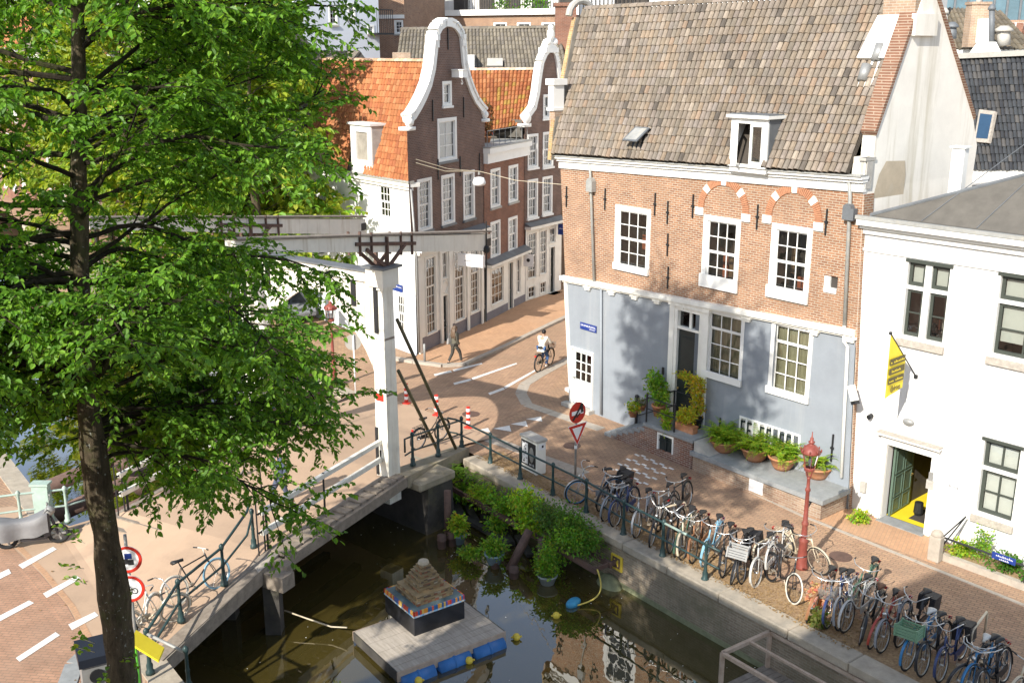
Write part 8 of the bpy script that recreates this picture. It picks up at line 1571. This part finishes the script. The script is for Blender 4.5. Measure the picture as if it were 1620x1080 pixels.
def person(label, loc, yaw, J, mats, hair, long=False, scale=1., hy=0.):
    """J gives every joint; y is the way the person faces"""
    t = thing('person', label, 'person', loc, yaw); t.scale = (scale,)*3
    E = [('pelvis', 'spine'), ('spine', 'chest'), ('chest', 'neck'), ('neck', 'jaw'), ('jaw', 'crown')]
    for s in 'LR': E += [('pelvis', 'hip'+s), ('hip'+s, 'knee'+s), ('knee'+s, 'ankle'+s), ('ankle'+s, 'toe'+s), ('chest', 'sho'+s), ('sho'+s, 'elb'+s), ('elb'+s, 'wri'+s)]
    rad = dict(pelvis=(.14, .11), spine=(.12, .09), chest=(.15, .105), neck=.052, jaw=(.07, .08), crown=(.078, .09), hip=.095, knee=.058, ankle=.038, toe=.034, sho=.062, elb=.042, wri=.030); B = {}
    for k, p in J.items(): B[k] = (V(p), rad[k if k in rad else k[:-1]])
    hc = (V(J['jaw'])+V(J['crown']))/2+V((0, .0, .012))
    def ex(x):
        for s, sd in (('L', 1), ('R', -1)): fingers(x, V(J['wri'+s]), V(J['wri'+s])-V(J['elb'+s])+V((0, .02, -.02)), sd)
        face_extra(hc, hy)(x)
    skin_mesh('body', B, E, 'skin', t, 2, ex)
    grow_ = lambda k, f: tuple(x*f+.012 for x in (B[k][1] if isinstance(B[k][1], tuple) else (B[k][1],)*2))
    E2 = [('pelvis', 'spine'), ('spine', 'chest'), ('chest', 'collar')]; Jc = {k: (B[k][0], grow_(k, 1.1)) for k in ('pelvis', 'spine', 'chest')}; Jc['collar'] = (B['chest'][0].lerp(B['neck'][0], .7), (.07, .065))
    for s in 'LR':
        for k in ('sho', 'elb'): Jc[k+s] = (B[k+s][0], grow_(k+s, 1.15))
        Jc['cuf'+s] = (B['elb'+s][0].lerp(B['wri'+s][0], .9), (.045, .045)); E2 += [('chest', 'sho'+s), ('sho'+s, 'elb'+s), ('elb'+s, 'cuf'+s)]
    if mats.get('hem'): Jc['hem'] = (V(J['pelvis'])+V((0, -.0, -mats['hem'])), (.19, .15)); E2.append(('pelvis', 'hem'))
    skin_mesh(mats.get('topname', 'jacket'), Jc, E2, mats['top'], t, 2)
    E3 = []; Jt = {'pelvis': (B['pelvis'][0], grow_('pelvis', 1.02))}
    for s in 'LR':
        for k in ('hip', 'knee'): Jt[k+s] = (B[k+s][0], grow_(k+s, 1.05))
        Jt['cuff'+s] = (B['knee'+s][0].lerp(B['ankle'+s][0], .92), (.055, .055)); E3 += [('pelvis', 'hip'+s), ('hip'+s, 'knee'+s), ('knee'+s, 'cuff'+s)]
    skin_mesh('trousers', Jt, E3, mats['legs'], t, 2)
    for s in 'LR': a, c = V(J['ankle'+s]), V(J['toe'+s]); m = MB(); d = (c-a); d.z *= .3; m.tube([a-d*.25+V((0, 0, -.03)), a+V((0, 0, -.035)), a+d*.6+V((0, 0, -.03)), c+d*.12], [.035, .046, .045, .025], 8); m.build('shoe', mats['shoe'], t, True)
    head(t, hc, hy, hair, long); return t
W = dict(pelvis=(0, 0, .93), spine=(0, .0, 1.10), chest=(0, .01, 1.29), neck=(0, .015, 1.45), jaw=(0, .035, 1.52), crown=(0, .025, 1.62), hipL=(-.09, 0, .88), kneeL=(-.10, -.06, .49), ankleL=(-.10, -.30, .13), toeL=(-.10, -.19, .05), hipR=(.09, 0, .88), kneeR=(.10, .20, .50), ankleR=(.10, .28, .09), toeR=(.10, .43, .05), shoL=(-.18, 0, 1.38), elbL=(-.25, .03, 1.12), wriL=(-.24, .15, .95), shoR=(.18, 0, 1.38), elbR=(.25, -.05, 1.12), wriR=(.24, .03, .90))
pw = person('woman with long brown hair, olive jacket and dark leggings walking up the shop pavement', P(720, 577, .0)+Vector((0, 0, .03)), math.radians(-48), W, dict(top='jacket_olive', legs='trouser_dark', shoe='shoe_black', hem=.22, topname='jacket'), 'hair_brown', True)
b = MB(); b.hexa([(-.40, -.16, .84), (-.27, -.16, .84), (-.27, .18, .84), (-.40, .18, .84)], [(-.37, -.12, 1.10), (-.29, -.12, 1.10), (-.29, .14, 1.10), (-.37, .14, 1.10)]); bo = weld_bevel(b.build('shoulder_bag', 'bag_grey', None), .03, 2); bo.location = pw.location; bo.rotation_euler = pw.rotation_euler; tag(bo, 'soft grey shoulder bag hanging at the walking woman\'s side', 'bag'); b = MB(); b.tube([(-.33, -.10, 1.08), (-.24, -.09, 1.3), (-.2, 0, 1.45), (-.24, .1, 1.3), (-.33, .12, 1.08)], .012, 6); b.build('strap', 'bag_grey', bo)
# cyclist riding away up the street
yb = math.atan2(.89, .455); cb2 = bike('black city bicycle with front basket ridden up the street', P(870, 577), None, 'bike_black', yaw=yb, kind='omafiets', bar='swept', extra=('basket', 'crack'), group='bicycle being ridden', rims='old_chrome')
del cb2['group']
Cj = dict(pelvis=(0, -.30, .98), spine=(0, -.24, 1.14), chest=(0, -.16, 1.31), neck=(0, -.10, 1.46), jaw=(0, -.07, 1.53), crown=(0, -.07, 1.63), hipL=(-.09, -.26, .95), kneeL=(-.12, .12, .70), ankleL=(-.13, .02, .33), toeL=(-.13, .16, .29), hipR=(.09, -.26, .95), kneeR=(.12, .06, .52), ankleR=(.13, -.14, .20), toeR=(.13, .0, .17), shoL=(-.19, -.15, 1.40), elbL=(-.27, .02, 1.17), wriL=(-.28, .20, 1.07), shoR=(.19, -.15, 1.40), elbR=(.27, .02, 1.17), wriR=(.28, .20, 1.07))
cy = person('cyclist with short black hair in cream and grey sweater and blue jeans', cb2.location, yb-PI/2, Cj, dict(top='sweater_cream', legs='jeans_blue', shoe='shoe_white', hem=.1, topname='sweater'), 'hair_black')
sk_ = {k: (V(Cj[k]), r) for k, r in dict(chest=(.178, .142), shoL=.092, shoR=.092).items()}; sk_['up'] = (V((0, -.12, 1.40)), (.11, .10)); skin_mesh('sweater_yoke', sk_, [('chest', 'up'), ('chest', 'shoL'), ('chest', 'shoR')], 'sweater_grey', cy, 2)
# man crossing the bridge, half hidden by leaves
Mj = dict(W); Mj.update(shoL=(-.2, 0, 1.40), shoR=(.2, 0, 1.40), elbL=(-.27, -.1, 1.16), wriL=(-.26, -.02, .95), elbR=(.27, .08, 1.14), wriR=(.24, .22, 1.0), kneeL=(-.1, -.08, .5), ankleL=(-.1, -.30, .13))
person('man in dark blue shirt and trousers crossing the bridge behind the white rail', P(447, 802, .6)+Vector((0, 0, .02)), math.radians(115), Mj, dict(top='denim_shirt', legs='denim_shirt', shoe='shoe_white', hem=.12, topname='shirt'), 'hair_black', scale=1.04)
# ================================================================== houses farther off
def far_house(name, label, A, B, z1, depth, wallm, ops=(), roof=None, cols=2, rows=3, fm='white_paint', z0=0., wname='wall', group=None, flat=True):
    F = Fac(A, B); t = thing(name, label, 'house', F.A, F.rz, group); b = MB(); wall(b, z0, z1, 0, F.L, ops); b.face([(0, 0, z0), (0, 0, z1), (0, depth, z1), (0, depth, z0)]); b.face([(F.L, 0, z0), (F.L, depth, z0), (F.L, depth, z1), (F.L, 0, z1)]); b.face([(0, depth, z0), (0, depth, z1), (F.L, depth, z1), (F.L, depth, z0)])
    if flat: b.face([(0, 0, z1), (F.L, 0, z1), (F.L, depth, z1), (0, depth, z1)])
    b.build(wname, wallm, t)
    for o in ops: window(t, o, cols, rows, fm=fm, fw=.1, rec=.08, sill='stone', mid=False, room=True)
    return F, t
# orange brick block with a white band and a roof terrace behind the gables
A, B = PY(612, 30, 82), PY(892, 30, 76); F = Fac(A, B)
def fz(x, y): return F.px(x, y)
op = [F.q((x0, 36), (x1, 36), (x1, 46), (x0, 46)) for x0, x1 in ((716, 724), (781, 802), (818, 840), (857, 879))]; op = [(a, c, d-1.0, e) for a, c, d, e in op]
F, t1 = far_house('brick_block', 'long orange brick block with white band and railed roof terrace behind the gables', A, B, fz(750, 24)[1], 8, 'brick_orange', op)
b = MB(); z = fz(750, 24)[1]; b.box(-.1, -.25, z-.05, F.L, .1, z+.35); b.build('white_band', 'white_paint', t1); b = MB(); zt_ = z+2.6
for k in range(40): x = F.L*(.45+.54*k/39); b.tube([(x, .3, z), (x, .3, z+1.3)], .025, 4)
b.tube([(F.L*.45, .3, z+1.3), (F.L*.99, .3, z+1.3)], .04, 5); b.build('terrace_railing', 'black_iron', t1); b = MB(); b.box(.5, 3, z, F.L, 7, zt_); b.build('penthouse', 'white_render', t1); b = MB()
for k in range(6): x = 2+F.L*.15*k; b.box(x, 2.9, z+.2, x+1.2, 2.99, zt_-.4)
b.build('terrace_window', 'room_dark', t1); b = MB(); b.box(F.L*.13, 1.4, z+.35, F.L*.22, 1.9, z+2.2); b.build('stucco_panel', 'brick_pale', t1)
b = MB()
for x, r in ((.8, 1.6), (.62, .8)): b = MB(); leafball(b, (F.L*x, 1.2, z+.6), r, .5, .6, int(180*r), PALF, .25); b.build('terrace_plant', 'leaf', t1)
A, B = PY(575, 40, 74), PY(640, 40, 73); F = Fac(A, B); o1 = F.q((624, 32), (638, 32), (638, 54), (624, 54)); F, t2 = far_house('brick_house', 'tall bright orange brick house end with a small arched window, left of the brick block', A, B, 19, 7, 'brick_orange', [o1]); b = MB(); zz = F.px(610, 27)[1]; b.box(0, -.12, zz-.12, F.L, .02, zz+.12); b.build('white_band', 'white_paint', t2)
A, B = PY(470, 50, 66), PY(600, 50, 70); F = Fac(A, B); o1 = [F.q((581, 40), (592, 40), (592, 54), (581, 54)), F.q((520, 10), (534, 10), (534, 40), (520, 40)), F.q((550, 5), (562, 5), (562, 30), (550, 30))]; F, t3 = far_house('white_back_house', 'pale grey rendered house back with iron balcony, half hidden by the elm', A, B, 18, 7, 'pale_blue_render', o1); s, z = F.px(596, 32); b = MB()
for k in range(9): b.tube([(s-.6+.15*k, -.9, z-.8), (s-.6+.15*k, -.9, z+.6)], .02, 4)
b.tube([(s-.6, -.9, z+.6), (s+.6, -.9, z+.6)], .03, 5); b.box(s-.65, -.95, z-.9, s+.65, 0, z-.8); b.build('balcony', 'black_iron', t3)
# broad brown tiled roof behind the bell gable
e0, e1, r0, r1 = PY(622, 132, 61), PY(905, 140, 60), PY(634, 47, 66), PY(884, 44, 65); t4 = thing('broad_roof_house', 'house with a broad grey-brown tiled roof just behind the bell gable', 'house', (e0.x, e0.y, 0), 0); o = Vector((e0.x, e0.y, 0)); tiles(t4, 'roof', e0-o, e1-o, r0-o, r1-o, 46, 13, PALG, 'tile_brown', depth=.1); ridge(t4, r0-o, r1-o, 20, PALG, r=.16); b = MB(); lo = [Vector((p.x, p.y, 0))-o for p in (e0, e1)]; h = e0.z-.1
b.face([lo[0], lo[1], e1-o, e0-o]); bk0, bk1 = r0-o+Vector((0, 5, -4)), r1-o+Vector((0, 5, -4)); b.face([r0-o, r1-o, bk1, bk0][::-1]); b.face([lo[0], e0-o, r0-o, bk0]); b.face([lo[1], bk1, r1-o, e1-o]); b.build('wall', 'brick_pale', t4)
b = MB(); c = PY(636, 95, 60.5)-o; b.box(c.x-.5, c.y-.3, c.z-2, c.x+.5, c.y+.5, c.z+.4); b.build('chimney', 'brick_pale', t4); b = MB(); c = PY(738, 100, 61.5)-o; b.box(c.x-.4, c.y-.2, c.z-.6, c.x+.45, c.y+1.5, c.z+.45); b.build('dormer', 'white_render', t4); b = MB(); c = PY(783, 101, 62)-o; up_ = (r0-e0).normalized(); b.hexa([c+Vector((-.45, 0, 0))-up_*.4, c+Vector((.45, 0, 0))-up_*.4, c+Vector((.45, 0, 0))+up_*.4, c+Vector((-.45, 0, 0))+up_*.4], [c+Vector((-.45, -.1, .1))-up_*.4, c+Vector((.45, -.1, .1))-up_*.4, c+Vector((.45, -.1, .1))+up_*.4, c+Vector((-.45, -.1, .1))+up_*.4]); b.build('skylight', 'stone', t4)
b = MB(); c = PY(892, 28, 64)-o; b.box(c.x-.5, c.y-.5, c.z-5, c.x+.7, c.y+.5, c.z+.6); b.box(c.x-.6, c.y-.6, c.z+.6, c.x+.8, c.y+.6, c.z+.8); b.build('chimney', 'brick_red', t4)
# row behind the big roof
A, B = PY(930, 10, 62), PY(1420, 5, 50); F, t5 = far_house('white_back_row', 'white house back just showing above the ridge of the big brown roof', A, B, 16.2, 6, 'white_render', [])
b = MB(); b.box(2, -.2, 14.5, 4.2, .4, 16.8); b.build('roof_box', 'room_dark', t5); b = MB()
for k in range(14): b.tube([(.2+.28*k, -1, 14), (.2+.28*k, -1, 16.4)], .03, 4)
b.build('railing', 'black_iron', t5)
# dark tiled house behind the plastered gable
e0, e1, r0, r1 = PY(1535, 268, 43), PY(1680, 268, 39), PY(1500, 92, 47), PY(1660, 85, 43); o = Vector((e0.x, e0.y, 0)); t6 = thing('dark_tiled_house', 'house with a dark grey ribbed tile roof and a roof window behind the plastered gable', 'house', o, 0); tiles(t6, 'roof', e0-o, e1-o, r0-o, r1-o, 22, 15, PALD, 'tile_dark', depth=.1)
b = MB(); b.bar(r0-o+Vector((0, 0, .06)), r1-o+Vector((0, 0, .06)), .5, .22); b.build('ridge_flashing', 'stone', t6); b = MB(); lo = [Vector((p.x, p.y, 0))-o for p in (e0, e1)]; b.face([lo[0], lo[1], e1-o, e0-o]); b.face([r0-o, r1-o, r1-o+Vector((1, 4, 0)), r0-o+Vector((1, 4, 0))]); b.face([lo[0], e0-o, r0-o, r0-o+Vector((1, 4, 0)), lo[0]+Vector((1, 8, 0))]); b.build('wall', 'white_render', t6)
b = MB(); b.bar(e0-o+Vector((-.1, -.25, -.35)), e1-o+Vector((0, -.25, -.35)), .2, .5); b.build('eave_board', 'white_paint', t6)
def onroof(x, y):
    n = (e1-e0).cross(r0-e0).normalized(); r = ray(x, y); k = (e0-Vector((0, 0, CAMH))).dot(n)/r.dot(n); return Vector((0, 0, CAMH))+r*k-o
q = [onroof(1544, 226), onroof(1568, 228), onroof(1578, 178), onroof(1553, 175)]; n = (e1-e0).cross(r0-e0).normalized(); b = MB(); b.hexa([p for p in q], [p+n*.14 for p in q]); wo = b.build('roof_window', 'stone_sill', t6); cen = sum(q, Vector())/4; b = MB(); b.hexa([cen+(p-cen)*.76+n*.142 for p in q], [cen+(p-cen)*.76+n*.15 for p in q])
plain('sky_pane', (.03, .07, .13), .1, spec=.6, var=.1); b.build('pane', 'sky_pane', wo)
# farther roofs, chimney stack and flues at the top right
e0, e1, r0, r1 = PY(1500, 78, 52), PY(1640, 78, 50), PY(1480, 12, 56), PY(1585, 18, 55); o = Vector((e0.x, e0.y, 0)); t7 = thing('brown_roof_house', 'house with mossy brown roof, tan chimney and metal flues at the top right', 'house', o, 0); tiles(t7, 'roof', e0-o, e1-o, r0-o, r1-o, 16, 8, [(.17, .145, .105), (.14, .12, .09), (.20, .165, .12)], 'tile_brown', depth=.1); b = MB(); lo = [Vector((p.x, p.y, 0))-o for p in (e0, e1)]; b.face([lo[0], lo[1], e1-o, e0-o]); b.face([r1-o, r0-o, r0-o+Vector((1, 4, -2)), r1-o+Vector((1, 4, -2))]); b.build('wall', 'white_render', t7); b = MB(); p = e0-o; b.box(p.x-1, p.y-3.5, p.z-.5, p.x+7, p.y+.2, p.z-.28); b.build('flat_roof', 'zinc', t7)
b = MB(); c = PY(1541, 68, 51)-o; d = PY(1541, 8, 51)-o; b.box(c.x-.42, c.y-.35, c.z-.2, c.x+.42, c.y+.35, d.z); b.box(c.x-.47, c.y-.4, d.z, c.x+.47, c.y+.4, d.z+.12); co = b.build('chimney', 'brick_pale', t7); b = MB(); b.lathe([(.12, 0), (.1, .5)], 8, (c.x, c.y, d.z+.12)); b.build('chimney_pot', 'stone', co)
for (x, y0, y1, r, m) in ((1569, 68, 16, .12, 'zinc_dark'), (1506, 62, 44, .2, 'zinc_dark'), (1588, 72, 50, .28, 'stone'), (1494, 60, 22, .14, 'stone')): c, d = PY(x, y0, 49.5)-o, PY(x, y1, 49.5)-o; b = MB(); b.tube([c, d], r, 10); b.lathe([(r*1.5, 0), (r*1.4, .1), (r*.6, .25)], 10, d); b.build('flue', m, t7, True)
b = MB(); c, d = PY(1555, 68, 50.5)-o, PY(1555, 30, 50.5)-o; b.box(c.x-.3, c.y-.3, c.z, c.x+.3, c.y+.3, d.z); b.build('vent_housing', 'white_paint', t7); b = MB(); c = PY(1560, 74, 49.5)-o; b.hexa([(c.x-.6, c.y-.5, c.z-.4), (c.x+.6, c.y-.5, c.z-.4), (c.x+.6, c.y+.5, c.z-.4), (c.x-.6, c.y+.5, c.z-.4)], [(c.x-.3, c.y-.3, c.z+.2), (c.x+.3, c.y-.3, c.z+.2), (c.x+.3, c.y+.3, c.z+.2), (c.x-.3, c.y+.3, c.z+.2)]); b.build('flue_base', 'white_paint', t7)
A, B = PY(1545, 40, 70), PY(1680, 40, 68); F = Fac(A, B); F, t8 = far_house('battlement_house', 'far red brick building with white wall and small battlements at the right top edge', A, B, F.px(1600, 32)[1], 6, 'brick_orange', []); b = MB(); z0_, z1_ = F.px(1600, 58)[1], F.px(1600, 36)[1]; b.box(0, -.15, z0_, F.L, -.01, z1_); b.build('white_wall', 'white_render', t8); b = MB()
for k in range(6): s, z = F.px(1597+14*k, 60); b.box(s-.35, -.7, z-3, s+.35, -.2, z+.5); b.box(s-.2, -.65, z+.5, s+.2, -.25, z+.9)
b.build('battlement', 'brick_red', t8)
A, B = PY(1490, 5, 90), PY(1700, 5, 88); F = Fac(A, B); F, t9 = far_house('glass_building', 'far modern building of blue glass at the top right corner', A, B, 24, 6, 'blue_glass', []); b = MB()
for k in range(11): x = F.L*k/10; b.box(x-.08, -.12, 8, x+.08, -.01, 24)
for k in range(6): b.box(0, -.1, 10+2.6*k, F.L, -.012, 10.2+2.6*k)
b.build('mullion', 'zinc_dark', t9)
# houses along the canal behind the trees at the left
hx = [(-8.5, 8.2, 9.0, 'white_render', 'white canal house left of the bell-gabled corner house, behind leaves'), (-17, 8.4, 11.5, 'brick_pale', 'pale brick canal house behind the trees left of the portal'), (-26, 8.8, 12.5, 'brick_red', 'red brick canal house behind the trees'), (-35.5, 9.2, 11.0, 'brick_brown', 'dark brick canal house deep behind the trees'), (-46, 10, 12.5, 'brick_orange', 'orange brick canal house deep behind the trees'), (-57, 10.5, 13, 'brick_red', 'tall red brick canal house farthest along the bank')]
for k, (u, w, h, m, lab) in enumerate(hx):
    A = FS.B+FS.e*(u-w-.6) if False else FS.A+FS.e*(u+8.4-w); B = A+FS.e*(w-.02); ops = []
    for r_ in range(3):
        for c_ in range(3): s = .9+c_*(w-1.2)/3; ops.append((s, s+1.1, .9+3.1*r_, 2.9+3.1*r_) if .9+3.1*r_+2 < h-.4 else None)
    F, t = far_house('canal_house', lab, A, B, h, 7, m, [o for o in ops if o], group='houses along the far canal bank', cols=2, rows=4, flat=False); b = MB(); b.box(-.05, -.3, h-.1, F.L+.05, .05, h+.25); b.build('cornice', 'white_paint', t); tiles(t, 'roof', (0, -.1, h+.3), (F.L, -.1, h+.3), (0, 3.5, h+4), (F.L, 3.5, h+4), 20, 10, PALO if k % 2 else PALG, 'tile_orange', depth=.1); b = MB(); b.face([(0, 3.5, h+4), (F.L, 3.5, h+4), (F.L, 7, h), (0, 7, h)]); b.face([(0, 0, h), (0, 3.5, h+4), (0, 7, h)]); b.face([(F.L, 0, h), (F.L, 7, h), (F.L, 3.5, h+4)]); b.build('roof_back', 'bitumen', t)
# cars and a covered boat glimpsed through the leaves
for k, (u, m, lab) in enumerate(((-21, 'bike_grey', 'grey parked car on the far quay seen through the elm leaves'), (-27, 'bike_white', 'white parked car on the far quay seen through the elm leaves'), (-33, 'bike_darkblue', 'dark blue parked car on the far quay seen through the elm leaves'))):
    p = qc(u, CF+3.6); t = thing('parked_car', lab, 'car', p, Fq.rz, 'cars parked on the far quay'); b = MB(); prof = [(-2.0, .35), (2.0, .35), (2.05, .62), (1.9, .78), (1.1, .88), (.5, 1.38), (-.9, 1.42), (-1.6, .95), (-2.02, .88)]; b.prism(prof, -.82, .82); weld_bevel(b.build('body', m, t), .07, 2); b = MB(); b.prism([(.95, .9), (.46, 1.31), (-.84, 1.35), (-1.4, .95)], -.826, .826); b.hexa([(.62, -.68, 1.0), (1.12, -.72, .9), (1.12, .72, .9), (.62, .68, 1.0)], [(.50, -.6, 1.37), (.52, -.6, 1.375), (.52, .6, 1.375), (.50, .6, 1.37)]); b.build('car_window', 'bin_lid', t)
    for x in (-1.25, 1.25):
        for y in (-.78, .78): b = MB(); b.lathe([(.31, -.1), (.33, -.06), (.33, .06), (.31, .1)], 18, T=Matrix.Rotation(PI/2, 4, 'X')); w = b.build('wheel', 'tyre', t, True, (x, y, .33)); b = MB(); b.lathe([(.19, -.105), (.19, .105)], 12, T=Matrix.Rotation(PI/2, 4, 'X')); b.build('rim', 'chrome', w)
p = qc(-13, CF-1.6, WZ); t = thing('covered_boat', 'small boat under a grey tarpaulin moored beyond the pipes behind the elm', 'boat', p, Fq.rz); b = MB(); L_ = 3.2
sec = [(-1, .7), (-.6, .95), (0, 1.0), (.6, .8), (.9, .4), (1, .05)]
for (a, wa_), (c, wc_) in zip(sec[:-1], sec[1:]): b.hexa([(a*L_, -wa_*.6, -.2), (c*L_, -wc_*.6, -.2), (c*L_, wc_*.6, -.2), (a*L_, wa_*.6, -.2)], [(a*L_, -wa_, .6), (c*L_, -wc_, .7), (c*L_, wc_, .7), (a*L_, wa_, .6)])
b.build('hull', 'bike_darkblue', t); b = MB()
for (a, wa_), (c, wc_) in zip(sec[:-1], sec[1:]):
    for s in (-1, 1): q = [(a*L_, s*wa_*1.02, .62), (c*L_, s*wc_*1.02, .72), (c*L_, 0, 1.1), (a*L_, 0, 1.15)]; b.face(q if s < 0 else q[::-1])
b.build('tarpaulin', 'scooter_cover', t)
# ================================================================== the row of houses on this side, behind the camera: it shades the canal
def near_house(u0, u1, h, rise, m, lab):
    c0 = -.35; A, B = qc(u0+0, c0)-QD*0, qc(u1, c0); base = Q0.dot(QN); t = thing('near_house', lab, 'house', qc(u0, c0), Fq.rz, 'houses on the near quay'); L = u1-u0; b = MB(); b.box(0, -8, -.05, L, 0, h); b.build('wall', 'brick_red', t)
    b = MB(); b.raw([(0, -8, h), (L, -8, h), (L, 0, h), (0, 0, h), (0, -4, h+rise), (L, -4, h+rise)], [(0, 4, 5, 1), (3, 2, 5, 4), (0, 3, 4), (1, 5, 2)]); b.build('roof', 'bitumen', t); return t
uoff = -(Q0.dot(QD)); uo = lambda u: u-Q0.dot(QD)
near_house(uo(-13.6), uo(-11.1), 10.3, .3, 'brick_red', 'lowest brick house on the near quay behind and left of the viewpoint')
near_house(uo(-11.0), uo(-4.6), 13.0, .4, 'brick_red', 'low brick house on the near quay behind the viewpoint')
near_house(uo(-4.5), uo(9), 16.9, .5, 'brick_red', 'tall brick house on the near quay at the viewpoint')
# ================================================================== light, sky, camera
AZ_, EL_ = math.radians(33.5), math.radians(33.5)
sd = Vector((math.sin(AZ_)*math.cos(EL_), math.cos(AZ_)*math.cos(EL_), -math.sin(EL_)))
sun = bpy.data.lights.new('sun', 'SUN'); sun.energy = 4.3; sun.angle = math.radians(.53); sun.color = (1, .945, .85); so = bpy.data.objects.new('sun', sun); so.rotation_euler = sd.to_track_quat('-Z', 'Y').to_euler(); C.objects.link(so)
w = bpy.data.worlds.new('World'); bpy.context.scene.world = w; w.use_nodes = True; nt = w.node_tree; nt.nodes.clear(); out = nt.nodes.new('ShaderNodeOutputWorld'); bg = nt.nodes.new('ShaderNodeBackground'); sk = nt.nodes.new('ShaderNodeTexSky'); sk.sky_type = 'NISHITA'; sk.sun_disc = False; sk.sun_elevation = EL_; sk.sun_rotation = PI+AZ_; sk.air_density = 1.0; sk.dust_density = .6; sk.ozone_density = 1.2; hs = nt.nodes.new('ShaderNodeHueSaturation'); hs.inputs['Saturation'].default_value = .72; nt.links.new(sk.outputs[0], hs.inputs['Color']); nt.links.new(hs.outputs[0], bg.inputs['Color']); bg.inputs['Strength'].default_value = .15; nt.links.new(bg.outputs[0], out.inputs['Surface'])
cd = bpy.data.cameras.new('camera'); cam = bpy.data.objects.new('camera', cd); C.objects.link(cam); cam.location = (0, 0, CAMH); cam.rotation_euler = (PI/2-TH, 0, 0); cd.sensor_width = 36; cd.lens = FPX*36/1620; cd.clip_end = 2000; cd.clip_start = .1
sc = bpy.context.scene; sc.camera = cam; sc.render.engine = 'CYCLES'; sc.view_settings.view_transform = 'Standard'; sc.view_settings.look = 'None'; sc.view_settings.exposure = .76; sc.view_settings.gamma = 1
sc.cycles.max_bounces = 8; sc.cycles.transparent_max_bounces = 12; sc.cycles.diffuse_bounces = 3; sc.cycles.glossy_bounces = 3
